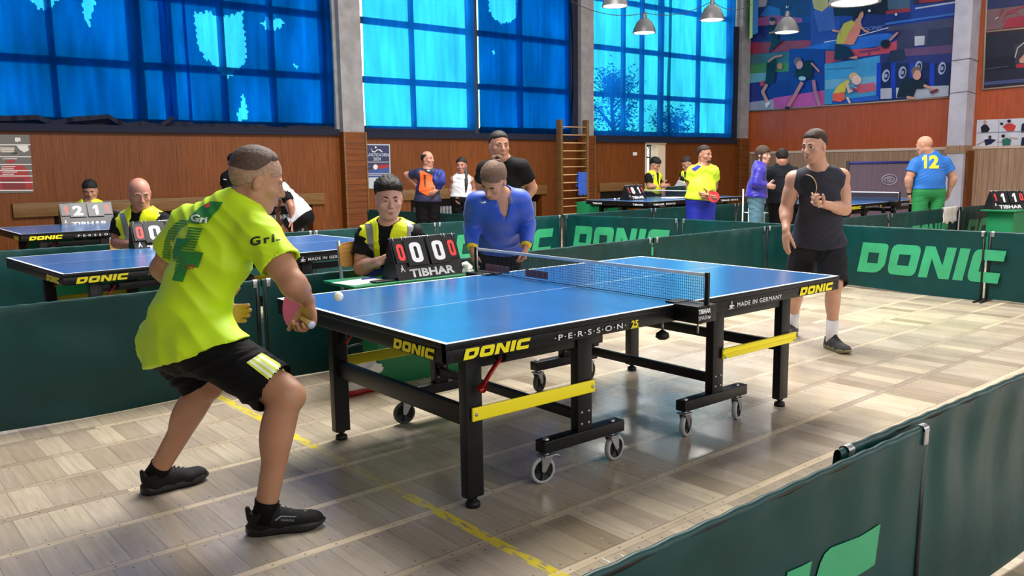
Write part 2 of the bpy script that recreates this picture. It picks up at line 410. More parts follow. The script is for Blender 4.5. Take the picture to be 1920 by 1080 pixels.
# pillars: boards below, plaster above
for i, (a, b) in enumerate(((5.76, 6.25), (11.97, 12.42), (18.22, 18.66))):
    mb = MB(); mb.box((a, -.16, 0), (b, 0, 2.08), M['veneer_dark']); mb.box((a + .02, -.13, 2.08), (b - .02, 0, 7.6), M['plaster'])
    for x in (a, b - .03): mb.box((x, -.175, 0), (x + .03, -.16, 2.08), M['board'])
    o = hstruct(mb, 'trim_%d' % (i + 1))
# shelf boards over the niches
for i, (a, b) in enumerate(((-7, -.9), (.33, 5.38), (6.95, 10.98), (12.69, 14.1))):
    hstruct(MB().box((a, -.05, .76), (b, .0, .97), M['board'], .006), 'trim_%d' % (i + 4))
# radiators
def radiator(a, b, label):
    mb = MB(); x = a
    while x < b:
        mb.box((x, .05, .12), (x + .045, .17, .60), M['radiator'], .014); x += .085
    mb.box((a, .09, .16), (b, .13, .20), M['radiator']); mb.box((a, .09, .53), (b, .13, .57), M['radiator'])
    for xx in (a + .05, b - .05): mb.box((xx - .02, .08, .06), (xx + .02, .14, .16), M['radiator'])
    o = mb.build('radiator'); o.matrix_world = HM; tag(o, label, 'radiator'); return o
radiator(1.05, 2.6, 'grey ribbed radiator in the wall niche left of the seated bald referee')
radiator(4.0, 5.0, 'grey ribbed radiator in the wall niche beside the bending man')
radiator(7.45, 8.9, 'grey ribbed radiator in the niche behind the man in orange and navy')
radiator(9.4, 10.75, 'grey ribbed radiator in the niche by the wall bars')
# windows
def window(n, s0, s1, vert, z0=2.0):
    w = empty('window_%d' % n); w.matrix_world = HM; w['kind'] = 'structure'
    mb = MB()
    for z in (2.16, 3.09, 4.19, 5.31, 6.4, 6.94): mb.box((s0, .16, z - .06), (s1, .24, z + .06), M['frame_dark'])
    for x, wd in vert: mb.box((x - wd / 2, .15, z0), (x + wd / 2, .25, 7), M['frame_dark'])
    mb.build('frame', w)
    MB().box((s0, .19, z0), (s1, .196, 7), M['glass']).build('pane', w)
window(1, -.5, 5.72, [(-.4, .1), (.25, .08), (1.09, .08), (2.3, .2), (2.85, .08), (3.71, .09), (4.6, .09), (5.6, .1)])
window(2, 6.30, 11.92, [(6.34, .08), (7.57, .07), (9.07, .24), (10.4, .1), (11.88, .08)])
window(3, 12.46, 18.15, [(12.5, .08), (13.77, .07), (14.46, .07), (15.19, .13), (16.73, .08), (18.1, .08)])
window(4, -8, -1.2, [(-7.9, .1), (-6.2, .1), (-4.6, .2), (-3, .1), (-1.3, .1)])
# curtains
def fold(x, seed):
    return .030 * math.sin(x * 9.1 + seed) + .018 * math.sin(x * 23.7 + seed * 2.3) + .012 * math.sin(x * 41 + seed)
def inpoly(x, y, P):
    c = False; j = len(P) - 1
    for i in range(len(P)):
        if (P[i][1] > y) != (P[j][1] > y) and x < (P[j][0] - P[i][0]) * (y - P[i][1]) / (P[j][1] - P[i][1]) + P[i][0]: c = not c
        j = i
    return c
def curtain(s0, s1, zb, ztop, t0, m, label, seed, holes=(), slits=(), amp=1.0, lean=0.0, jag=0):
    dx = .02 if holes else .03; nx = int((s1 - s0) / dx); dz = .03 if holes else .12; nz = int((ztop - zb) / dz)
    rr = random.Random(seed); jg = [rr.random() for _ in range(60)]
    vs = []; fs = []; mi = []
    for j in range(nz + 1):
        for i in range(nx + 1):
            x = s0 + (s1 - s0) * i / nx; z = zb + (ztop - zb) * j / nz
            q = (x - s0) * 4; k = int(q) % 59; edge = (jg[k] * (1 - q % 1) + jg[k + 1] * (q % 1))
            zz = z + (jag * edge * max(0, 1 - (z - zb) / .6))
            xx = x + lean * (z - zb) * math.sin(x * 2.2 + seed)
            vs.append((xx, t0 + amp * (fold(x + .05 * math.sin(z * 1.7 + x * 2), seed)), zz))
    H = [[tuple((HM.inverted() @ onp(u, v, hall(0, t0), HM.to_3x3() @ Vector((0, 1, 0)))))[::2] for u, v in h] for h in holes]
    for j in range(nz):
        for i in range(nx):
            x = s0 + (s1 - s0) * (i + .5) / nx; z = zb + (ztop - zb) * (j + .5) / nz
            if any(inpoly(x + .012 * math.sin(z * 60), z + .02 * math.sin(x * 70), h) for h in H): continue
            a = j * (nx + 1) + i; fs.append((a, a + 1, a + nx + 2, a + nx + 1)); mi.append(1 if z - zb < .10 else 0)
    me = bpy.data.meshes.new('curtain'); me.from_pydata(vs, [], fs); me.materials.append(m); me.materials.append(M['hem'])
    me.polygons.foreach_set('material_index', mi); me.polygons.foreach_set('use_smooth', [True] * len(fs)); me.update()
    o = link('curtain', me); o.matrix_world = HM; tag(o, label, 'curtain', 'curtains over the tall windows'); return o
HO = {'a': [(60, 3), (62, 8), (75, 17), (85, 18), (98, 13), (107, 4), (110, -8), (58, -8)],
      'b': [(153, 2), (156, 30), (162, 44), (172, 56), (170, 36), (176, 20), (180, 4), (176, -6), (152, -6)],
      'c': [(363, 22), (370, 82), (386, 112), (410, 132), (427, 147), (446, 132), (460, 118), (462, 105), (460, 70), (455, 45), (456, 18), (440, 26), (420, 30), (405, 30), (392, 20), (378, 24)],
      'd': [(492, 44), (500, 55), (512, 57), (524, 52), (530, 46), (527, 34), (515, 36), (500, 32)],
      'e': [(446, 216), (450, 233), (461, 229), (463, 214), (459, 190), (455, 175), (452, 200)],
      'f': [(915, -5), (916, 20), (925, 36), (942, 44), (962, 40), (968, 28), (969, -5)],
      'g': [(547, 122), (551, 126), (558, 126), (556, 120)], 'h': [(922, 94), (924, 103), (928, 103), (927, 95)]}
curtain(-.55, 5.74, 2.12, 7.0, .11, M['curtain_cyan'], 'thin cyan curtain layer against the glass, behind the torn blue curtains', 3, amp=.3)
curtain(-.5, 2.74, 2.06, 7.0, -.03, M['curtain_blue'], 'torn blue curtain at the left edge, tattered along its hem', 11, [HO['a'], HO['b']], jag=.22)
curtain(3.02, 5.68, 2.06, 7.0, -.02, M['curtain_blue'], 'blue curtain with the largest torn hole, left of the first pillar', 5, [HO['c'], HO['d'], HO['e'], HO['g']], jag=.05)
curtain(2.66, 3.06, 2.08, 7.0, .03, M['curtain_blue'], 'narrow gathered blue curtain strip between two torn curtains', 9, jag=.02, amp=1.3)
curtain(6.33, 8.98, 2.04, 7.0, -.02, M['curtain_cyan'], 'pale cyan curtain right of the first pillar, window bars showing through', 21, amp=.6)
curtain(9.18, 11.85, 2.12, 7.0, .11, M['curtain_cyan'], 'thin cyan curtain layer behind the darker blue curtain by the wall bars', 35, amp=.3)
curtain(9.10, 11.80, 2.02, 7.0, -.03, M['curtain_blue'], 'darker blue curtain behind the wall bars, small tear near its top', 31, [HO['f'], HO['h']], amp=.9)
curtain(12.50, 15.30, 1.98, 7.0, -.02, M['curtain_cyan'], 'cyan curtain above the open door, tree shadow across it', 41, amp=.7)
curtain(15.22, 18.05, 1.98, 7.0, .0, M['curtain_cyan'], 'cyan curtain in the far corner beside the mural', 47, amp=.8)
curtain(-8, -.8, 2.06, 7.0, -.02, M['curtain_blue'], 'blue curtain beyond the left edge of the picture', 51)
# dark rail under the curtains
for i, (a, b, z) in enumerate(((-8, 5.74, 2.07), (6.28, 11.95, 2.03), (12.44, 18.2, 1.99))):
    hstruct(MB().box((a, -.07, z - .05), (b, .0, z + .06), M['hem']), 'trim_%d' % (i + 8))
# dark blackout strips at the pillar edges
o = MB().box((11.72, -.05, 2.03), (11.96, .02, 7), M['hem']).build('blackout_strip'); o.matrix_world = HM; tag(o, 'narrow black blackout strip hanging left of the second pillar', 'curtain')
o = MB().box((18.02, -.05, 1.99), (18.2, .02, 5.1), M['hem']).build('blackout_strip'); o.matrix_world = HM; tag(o, 'narrow black blackout strip hanging in the far corner', 'curtain')
# tree outside the third window
def tree(s, t, h, seed, label):
    rr = random.Random(seed); r = empty('tree'); r.matrix_world = HM @ Matrix.Translation((s, t, 0)); tag(r, label, 'tree')
    bark = mat('bark', srgb(60, 50, 40), .9); leaf = mat('leaf', srgb(30, 60, 30), .7)
    mb = MB(); mb.tube([(0, 0, 0), (.1, 0, h * .4), (0, .1, h * .8)], [.12, .08, .03], bark)
    tips = []
    for i in range(26):
        a = rr.uniform(0, 6.28); z = h * rr.uniform(.3, .85); l = rr.uniform(.5, 1.3) * (1.1 - z / h * .6)
        p = Vector((math.cos(a) * l, math.sin(a) * l * .5, z + l * .8)); mb.tube([(0, 0, z), p * .5 + Vector((0, 0, z * .5)), p], [.03, .02, .006], bark, 5); tips.append((Vector((0, 0, z)), p))
    mb.build('trunk', r)
    lf = MB()
    for k in range(4200):
        a, b = rr.choice(tips); f = rr.uniform(.25, 1.1); c = a.lerp(b, f) + Vector([rr.gauss(0, .13) for _ in range(3)])
        d = Vector([rr.gauss(0, 1) for _ in range(3)]).normalized(); e = d.orthogonal().normalized(); s_ = rr.uniform(.03, .06)
        lf.quad(c - d * s_, c + e * s_ * .5, c + d * s_, c - e * s_ * .5, leaf)
    lf.build('foliage', r)
tree(14.6, 1.3, 4.1, 5, 'leafy tree outside the third window, seen as a shadow on the cyan curtain')
tree(17.1, 1.4, 3.1, 8, 'second leafy tree outside the corner window, seen through the curtain')
# door
dr = empty('door_1'); dr.matrix_world = HM; dr['kind'] = 'structure'; M['cream'] = mat('door_jamb_paint', srgb(222, 204, 176), .6)
mb = MB(); mb.box((DOOR[0] - .02, -.01, 0), (DOOR[0] + .03, .34, 1.95), M['cream']); mb.box((DOOR[1] - .28, .02, 0), (DOOR[1], .34, 1.95), M['cream']); mb.box((DOOR[0], -.01, 1.9), (DOOR[1], .34, 1.95), M['cream']); mb.build('jamb', dr)
mb = MB()
for x in (14.44, 14.60, 14.76, 14.90): mb.box((x, .28, 0), (x + .025, .31, 1.9), M['black'])
for z in (.9, 1.55, 1.86): mb.box((14.43, .28, z), (14.93, .31, z + .04), M['black'])
mb.build('grille', dr)
# back wall at the far end
mb = MB(); X = 18.71
mb.box((X, -19.5, 0), (X + .3, .34, 1.64), M['planks']); mb.box((X, -19.5, 1.70), (X + .3, .34, 7.6), M['redpaint'])
mb.box((X - .015, -19.5, 1.64), (X + .3, .34, 1.70), mat('pale_ledge', srgb(196, 176, 160), .5))
hstruct(mb, 'wall_right')
mb = MB(); mb.box((18.26, -6.10, 1.72), (X, -5.72, 7.6), M['white_plaster']); mb.box((18.27, -6.09, 0), (X, -5.73, 1.55), M['white_plaster'])
mb.box((18.24, -6.12, 1.55), (X, -5.70, 1.72), M['planks']); mb.box((18.4, -6.16, 0), (X, -6.10, 1.6), M['veneer'])
for z, r in ((3.62, .006), (2.9, .005)): mb.tube([(18.25, -5.7, z), (18.25, -6.12, z + .02), (X, -6.12, z - .02)], r, M['black'], 6)
hstruct(mb, 'trim_11')
# ------------------------------------------------------------------ materials of the equipment
def tabletop_mat():
    m, N, L, b = nt('blue_table_surface'); g = G(N, L); vec, x, y, z = g.obj()
    n = g.noise(vec, 160, 2); big = g.noise(vec, 2.0, 3)
    base = g.mix(g.rng(big, .35, .65), srgb(38, 106, 170), srgb(32, 96, 154))
    L.new(base, b.inputs['Base Color']); b.inputs['Roughness'].default_value = .2; b.inputs['IOR'].default_value = 1.75
    g.bump(n, .12, b, .002); return m
M['blue_top'] = tabletop_mat()
M['line'] = mat('white_line_paint', srgb(228, 236, 240), .4)
M['blackmetal'] = mat('black_powder_coat', srgb(9, 10, 13), .4, spec=.35, bump=.04, bscale=200)
M['yellow'] = mat('yellow_paint', srgb(240, 224, 24), .4)
M['yellow_logo'] = mat('yellow_sticker', srgb(236, 224, 20), .45)
M['sticker_white'] = mat('white_sticker', srgb(220, 222, 226), .5)
M['redmetal'] = mat('red_lever', srgb(150, 14, 20), .4)
M['steel'] = mat('zinc_steel', srgb(170, 172, 176), .32, metal=.8)
M['tyre'] = mat('grey_tyre', srgb(176, 180, 182), .6)
M['tyre_dark'] = mat('dark_tyre', srgb(62, 64, 66), .6)
M['rubber'] = mat('black_rubber', srgb(12, 12, 13), .6)
M['barrier'] = mat('green_barrier_cloth', srgb(0, 60, 60), .42, spec=.3, noise=.25, nscale=3, bump=.15, bscale=18)
M['barrier_logo'] = mat('pale_green_print', srgb(50, 160, 112), .42, noise=.12, nscale=6)
M['desk'] = mat('green_desk_board', srgb(14, 128, 78), .45, noise=.12, nscale=4)
M['ply'] = veneer('chair_plywood', srgb(196, 150, 82), srgb(160, 116, 58), seam=0, horiz=1, rough=.4)
M['chairsteel'] = mat('grey_chair_tube', srgb(120, 140, 146), .4, metal=.3)
M['redpaint2'] = mat('red_digit', srgb(226, 60, 56), .45)
M['card'] = mat('black_card', srgb(22, 23, 26), .35)
M['whitecloth'] = mat('white_cloth', srgb(226, 224, 220), .9, bump=.5, bscale=40)

# ------------------------------------------------------------------ table tennis table
def caster(parent, x, y, ang, pale, name='caster'):
    c = empty(name); c.parent = parent; c.location = (x, y, 0)
    a = Vector((math.cos(ang), math.sin(ang), 0)); R = .062; T = M['tyre'] if pale else M['tyre_dark']
    off = -a.orthogonal().normalized() * 0
    mb = MB(); W = .013; ax = Vector((-a.y, a.x, 0)); c0 = Vector((0, 0, R)) + a * .02
    mb.lathe([(R - .014, -W), (R - .003, -W), (R, -W * .6), (R, W * .6), (R - .003, W), (R - .014, W), (R - .014, -W)], c0, T, ax, 32)
    mb.build('tyre', c)
    mb = MB(); mb.lathe([(.0, -.009), (R - .016, -.009), (R - .013, -.012), (R - .013, .012), (R - .016, .009), (0, .009)], c0, M['rubber'], ax, 28)
    for k in range(5):
        t = k * 2 * PI / 5; d = (a * math.cos(t) + Vector((0, 0, 1)) * math.sin(t)); mb.tube([c0 + d * .01 + ax * .011, c0 + d * (R - .016) + ax * .011], .004, M['blackmetal'], 6)
        mb.tube([c0 + d * .01 - ax * .011, c0 + d * (R - .016) - ax * .011], .004, M['blackmetal'], 6)
    mb.lathe([(0, -.019), (.010, -.019), (.010, .019), (0, .019)], c0, M['steel'], ax, 14); mb.build('wheel_hub', c)
    mb = MB()
    for sgn in (-1, 1):
        o = ax * (.018 * sgn); q = [c0 + o + Vector((0, 0, -.008)), c0 + o + a * .012, Vector((0, 0, .128)) + o + a * .03, Vector((0, 0, .128)) + o - a * .03, c0 + o - a * .012]
        th = ax * .0025
        vs = [p - th for p in q] + [p + th for p in q]; n = 5
        mb.add(vs, [tuple(range(n))[::-1], tuple(range(n, 2 * n))] + [(i, (i + 1) % n, n + (i + 1) % n, n + i) for i in range(n)], M['steel'])
    mb.box((-.03, -.03, .124), (.03, .03, .132), M['steel'], .002); mb.lathe([(.014, .13), (.014, .145), (0, .145)], (0, 0, 0), M['steel'])
    mb.build('fork', c)
    if pale == 1:
        MB().tube([Vector((0, 0, .118)) - a * .03, Vector((0, 0, .120)) - a * .06, Vector((0, 0, .105)) - a * .075], .006, M['steel'], 6).build('brake_lever', c)
    return c
NETMAT = mat('net_cord', srgb(16, 24, 38), .8)
def net_mesh(mb, x, y0, y1, z0, z1, step, r):
    """crossed flat cords: thin quads both ways"""
    n = int((y1 - y0) / step); 
    for i in range(n + 1):
        y = y0 + (y1 - y0) * i / n; mb.box((x - r, y - r, z0), (x + r, y + r, z1), NETMAT)
    n = int((z1 - z0) / step)
    for i in range(n + 1):
        z = z0 + (z1 - z0) * i / n; mb.box((x - r, y0, z - r), (x + r, y1, z + r), NETMAT)
def table(loc, rz, label, brand='donic', detail=2, net=True, text3='PERSSON'):
    L_, W_, H_ = 2.74, 1.525, .76; r = empty('table_tennis_table', (loc[0], loc[1], 0), rz)
    tag(r, label, 'table tennis table')
    B = M['blackmetal']
    for h in (0, 1):
        x0, x1 = (0, 1.368) if h == 0 else (1.372, L_)
        mb = MB(); mb.box((x0, 0, H_ - .022), (x1, W_, H_), M['blue_top'], .0)
        b = mb.build('tabletop', r)
        ml = MB(); z = H_ + .0006; w_ = .02
        ml.quad((x0, 0, z), (x1, 0, z), (x1, w_, z), (x0, w_, z), M['line']); ml.quad((x0, W_ - w_, z), (x1, W_ - w_, z), (x1, W_, z), (x0, W_, z), M['line'])
        xe = (x0, x0 + w_) if h == 0 else (x1 - w_, x1); ml.quad((xe[0], w_, z), (xe[1], w_, z), (xe[1], W_ - w_, z), (xe[0], W_ - w_, z), M['line'])
        ml.quad((x0, W_ / 2 - .0015, z), (x1, W_ / 2 - .0015, z), (x1, W_ / 2 + .0015, z), (x0, W_ / 2 + .0015, z), M['line'])
        ml.build('white_line', b)
        # rim: slab edge and apron
        mb = MB()
        for z0, z1, e in ((H_ - .024, H_ - .0005, .0015), (H_ - .078, H_ - .026, .004)):
            t_ = .03
            mb.box((x0 + (.0 if h else e - .003), -.0015 + 0 * e + (e - .0015), z0), (x1 - (0 if h == 0 else e - .003), t_, z1), B, .002)
            mb.box((x0, W_ - t_, z0), (x1, W_ + .0015 - (e - .0015), z1), B, .002)
            if h == 0: mb.box((x0 + e - .003, 0, z0), (x0 + t_, W_, z1), B, .002)
            else: mb.box((x1 - t_, 0, z0), (x1 + .003 - e, W_, z1), B, .002)
        xi = x1 if h == 0 else x0; mb.box((xi - .02, .02, H_ - .078), (xi + .0, W_ - .02, H_ - .03), B) if h == 0 else mb.box((xi, .02, H_ - .078), (xi + .02, W_ - .02, H_ - .03), B)
        ap = mb.build('apron', r)
        if detail:
            def side(vf, a, b_, z0, z1, m):      # on the near long side
                v = fit2d(vf, 0, 0, 1, 1); flat(v, (a, -.0012, z0), (b_ - a, 0, 0), (0, 0, z1 - z0), m, 'lettering', ap, .003)
            def end(vf, a, b_, z0, z1, m):
                v = fit2d(vf, 0, 0, 1, 1); flat(v, (-.0015, a, z0), (0, b_ - a, 0), (0, 0, z1 - z0), m, 'lettering', ap, .003)
            if brand == 'donic':
                if h == 0:
                    side(DONIC, .075, .41, .688, .73, M['yellow_logo']); end(DONIC, .375, .07, .688, .73, M['yellow_logo'])
                    side(text2d('·P·E·R·S·S·O·N·', 1, .012, 1.25), .54, .965, .695, .719, M['sticker_white'])
                    side(text2d('25', 1, .03), 1.0, 1.045, .69, .722, M['yellow_logo'])
                    side(curve_poly([[(0, 0), (1, 0), (1, .3), (0, .3)]]), .996, 1.05, .686, .689, M['yellow_logo'])
                else:
                    side(DONIC, 2.335, 2.672, .688, .732, M['yellow_logo'])
                    side(text2d('MADE IN GERMANY', 1, .015, 1.15), 1.775, 2.165, .693, .716, M['sticker_white'])
                    cup = join2d(curve_poly([rnd([(0, 4), (6, 4), (5.4, 1.6), (4, .9), (2, .9), (.6, 1.6)], .8)]), curve_poly([[(-1, 0), (7.4, 0), (7.4, .5), (-1, .5)]]), curve_poly([rnd([(2, 4.6), (3.4, 5.4), (2.8, 6.6), (4.2, 8), (5, 7.6), (4, 6.6), (4.9, 5.4), (4, 4.6)], .5)]), curve_poly([[(6, 3.6), (8, 3.2), (8, 2.6), (5.8, 2)]]))
                    side(cup, 1.705, 1.752, .689, .728, M['sticker_white'])
            else:
                tw = text2d('TIBHAR', 1, .04)
                if h == 0:
                    side(tw, .12, .42, .69, .722, M['sticker_white']); side(text2d('SMASH 28', 1, .015), .46, .72, .69, .722, M['sticker_white'])
                    end(tw, 1.35, 1.1, .69, .722, M['sticker_white']); end(tw, .36, .11, .69, .722, M['sticker_white'])
                else:
                    side(tw, 2.05, 2.33, .69, .722, M['sticker_white']); side(text2d('SMASH 28', 1, .015), 2.36, 2.6, .69, .722, M['sticker_white'])
    # legs
    for x in (.245, 2.475):
        for y in (.19, 1.36):
            mb = MB(); mb.box((x - .042, y - .025, .045), (x + .042, y + .025, .69), B, .004); lg = mb.build('leg', r)
            mb = MB(); mb.lathe([(.012, .06), (.012, .028), (.02, .026), (.03, .02), (.032, .0), (0, 0)], (x, y, 0), M['rubber'], n=18); mb.lathe([(.02, .045), (.02, .036), (0, .036)], (x, y, 0), M['rubber'], n=12); mb.build('levelling_foot', lg)
    for x in (.875, 1.855):
        for y in (.19, 1.36):
            up = MB().box((x - .045, y - .025, .19), (x + .045, y + .025, .69), B, .004).build('upright', r)
            if detail > 1:
                mb = MB()
                for dx in (-.022, .022):
                    for z in (.235, .29): mb.lathe([(.007, 0), (.006, .004), (0, .005)], (x + dx, y - .025, z), M['steel'], (0, -1, 0), 10)
                mb.build('bolt', up)
            xa, xb = (.64, 1.12) if x < 1.3 else (1.60, 2.10)
            br = MB().box((xa - .02, y - .032, .145), (xb + .01, y + .032, .2), B, .004).build('wheel_bar', r)
            if detail > 1:
                for k, xx in enumerate((xa + .015, xb - .045)):
                    caster(r, xx, y + .0, (PI * (.94 if k == 0 else .03)) if x < 1.3 else PI * (.10 + k * .01), (1 if k == 0 and x < 1.3 else 2) if y < 1 else 0)
                    MB().lathe([(.016, .2), (.014, .206), (.006, .21), (0, .21)], (xx, y, 0), M['steel'], n=12).build('bolt', br)
    # crossbars
    def bar(name, a, b_, w_, h_, m=None):
        a = Vector(a); b_ = Vector(b_); 
        lo = [min(a[i], b_[i]) for i in range(3)]; hi = [max(a[i], b_[i]) for i in range(3)]
        lo[2] -= h_ / 2; hi[2] += h_ / 2
        k = 0 if abs(a.y - b_.y) > abs(a.x - b_.x) else 1
        lo[k] -= w_ / 2; hi[k] += w_ / 2
        return MB().box(lo, hi, m or B, .003).build(name, r)
    bar('crossbar', (.245, .2, .40), (.245, 1.35, .37), .03, .055); bar('crossbar', (2.475, .2, .36), (2.475, 1.35, .36), .03, .06)
    bar('crossbar', (.86, .2, .27), (.86, 1.35, .27), .03, .045); bar('crossbar', (1.855, .2, .27), (1.855, 1.35, .27), .03, .05)
    bar('crossbar', (1.85, .2, .6), (1.85, 1.35, .6), .04, .05); bar('crossbar', (.98, .2, .6), (.98, 1.35, .6), .04, .05)
    for y in (.19, 1.36):
        bar('side_rail', (.27, y, .62), (1.0, y, .62), .03, .05); bar('side_rail', (1.75, y, .62), (2.45, y, .62), .03, .05)
    for y, sg in ((.155, -1), (1.392, 1)):
        for xa, xb, rib in ((.225, .925, 0), (1.875, 2.56, 1)):
            bm = MB(); bm.box((xa, y - .006, .378), (xb, y + .006, .436), M['yellow'], .005)
            if rib: bm.box((xa, y - .014, .398), (xb, y - .004, .406), M['yellow'], .003); bm.box((xa, y - .014, .43), (xb, y - .004, .436), M['yellow'], .002)
            yb = bm.build('yellow_brace', r)
            if detail > 1:
                t_ = MB()
                for xx in (xa + .018, xb - .018): t_.lathe([(.008, 0), (.007, .004), (0, .004)], (xx, y - .006, .407 if not rib else .388), M['steel'], (0, -1, 0), 10)
                t_.build('bolt', yb)
    mb = MB(); mb.tube([(.262, .135, .52), (.30, .13, .57), (.352, .125, .63)], .014, M['redmetal'], 8, flat=.5); mb.lathe([(.02, -.008), (.02, .008), (0, .008)], (.262, .13, .52), M['redmetal'], (0, 1, 0), 14)
    mb.lathe([(.022, -.012), (.022, .012), (0, .012)], (.36, .13, .635), M['rubber'], (0, 1, 0), 12); mb.build('release_lever', r)
    MB().tube([(.262, 1.30, .52), (.352, 1.29, .63)], .014, M['redmetal'], 8, flat=.5).build('release_lever', r)
    # small fold-out handle under the net
    mb = MB(); mb.tube([(1.33, .10, .67), (1.33, .10, .62)], .006, M['steel'], 8); mb.lathe([(.008, .62), (.03, .605), (.034, .585), (.02, .575), (0, .575)], (1.33, .10, 0), M['rubber'], n=16); mb.build('clamp_knob', r)
    if net:
        n = empty('net_set', (loc[0], loc[1], 0), rz)
        tag(n, {2: 'net with white tape clamped across the middle of the nearest table', 1: 'net clamped across a table in the rear hall: ' + label[:40]}[detail] if detail == 2 else label.replace('table tennis table', 'net on the table') , 'net')
        y0, y1 = -.13, 1.655; zt = H_ + .1525; x = 1.37
        mb = MB()
        if detail == 2: net_mesh(mb, x, y0 + .02, y1 - .02, H_ + .004, zt - .012, .0125, .0007)
        else: mb = MB().box((x - .001, y0, H_ + .01), (x + .001, y1, zt - .01), NETFAR)
        mb.build('netting', n)
        MB().box((x - .003, y0, zt - .016), (x + .003, y1, zt), M['white'], .001).build('tape', n)
        MB().tube([(x, y0, H_ + .006), (x, y1, H_ + .006)], .0018, NETMAT, 6).build('bottom_cord', n)
        for y, sg in ((y0, -1), (y1, 1)):
            p = MB(); p.box((x - .008, y - .010, H_ - .06), (x + .008, y + .010, zt + .004), B, .003); p.tube([(x, y + .012 * -sg, H_ + .01), (x, y + .012 * -sg, zt - .01)], .004, M['white'], 8)
            po = p.build('post', n)
            c = MB(); ya, yb = (y - .01, .01) if sg < 0 else (W_ - .01, y + .01)
            c.box((x - .075, ya, H_ - .075), (x + .06, yb, H_ - .005 if 0 else H_ + .006), B, .004); c.box((x - .06, (.0 if sg < 0 else W_ - .07), H_ + .0015), (x + .05, (.07 if sg < 0 else W_), H_ + .010), B, .003)
            c.tube([(x + .02, (ya + yb) / 2, H_ - .07), (x + .02, (ya + yb) / 2, H_ - .14)], .005, M['steel'], 8)
            c.lathe([(.006, -.075), (.02, -.08), (.022, -.092), (0, -.094)], (x + .02, (ya + yb) / 2, H_), M['rubber'], n=14)
            co = c.build('clamp', n)
            if sg < 0 and detail == 2:
                flat(fit2d(text2d('TIBHAR', 1, .05), 0, 0, 1, 1), (x - .072, ya, H_ - .03), (.088, 0, 0), (0, 0, .022), M['sticker_white'], 'lettering', co, .001)
                flat(fit2d(text2d('SMASH', 1, .0), 0, 0, 1, 1), (x - .072, ya, H_ - .058), (.07, 0, 0), (0, 0, .019), M['sticker_white'], 'lettering', co, .001)
                flat(curve_poly([rnd([(0, 0), (.6, -.1), (1, .5), (1, 1), (.7, .6), (.4, .5), (.3, .9), (0, .5)], .1)]), (x + .0, ya, H_ - .056), (.015, 0, 0), (0, 0, .014), M['sticker_white'], 'lettering', co, .001)
            if sg > 0 and detail == 2:
                flat(fit2d(text2d('TIBHAR', 1, .05), 0, 0, 1, 1), (x - .09, W_ - .068, H_ + .010), (.0, 0, 0) if 0 else (.05, 0, 0), (0, .02, 0), M['sticker_white'], 'lettering', co, .001)
        # printed pink patches hung on the far end of the net of the first table
        if detail == 2:
            pk = mat('pink_print', srgb(190, 130, 136), .7)
            for a, b_ in ((1.33, 1.56), (.98, 1.18)):
                MB().box((x + .002, a, H_ + .018), (x + .003, b_, H_ + .06), pk).build('sponsor_patch', n)
    return r
fm = bpy.data.materials.new('far_netting'); fm.use_nodes = True; _N = fm.node_tree.nodes; _L = fm.node_tree.links; _b = _N['Principled BSDF']; _b.inputs['Base Color'].default_value = (*srgb(16, 24, 38), 1); _b.inputs['Alpha'].default_value = .42; NETFAR = fm
table((0, 0), 0, 'nearest blue table tennis table, in full view between the two players')
table((-.607, 3.50), math.radians(3.8), 'blue table tennis table just behind the first barrier, bald referee beside it', detail=1)
table((-.18, 7.80), math.radians(1.2), 'table tennis table at the far left, beside the referee with the 1-2-1 score board', detail=1)
table((9.25, 7.28), math.radians(1.0), 'table tennis table by the open door, with a folded white towel on it', brand='tibhar', detail=1)
table((10.02, 4.05), math.radians(1.0), 'table tennis table behind the player in the sleeveless top, near the catch net', detail=1)

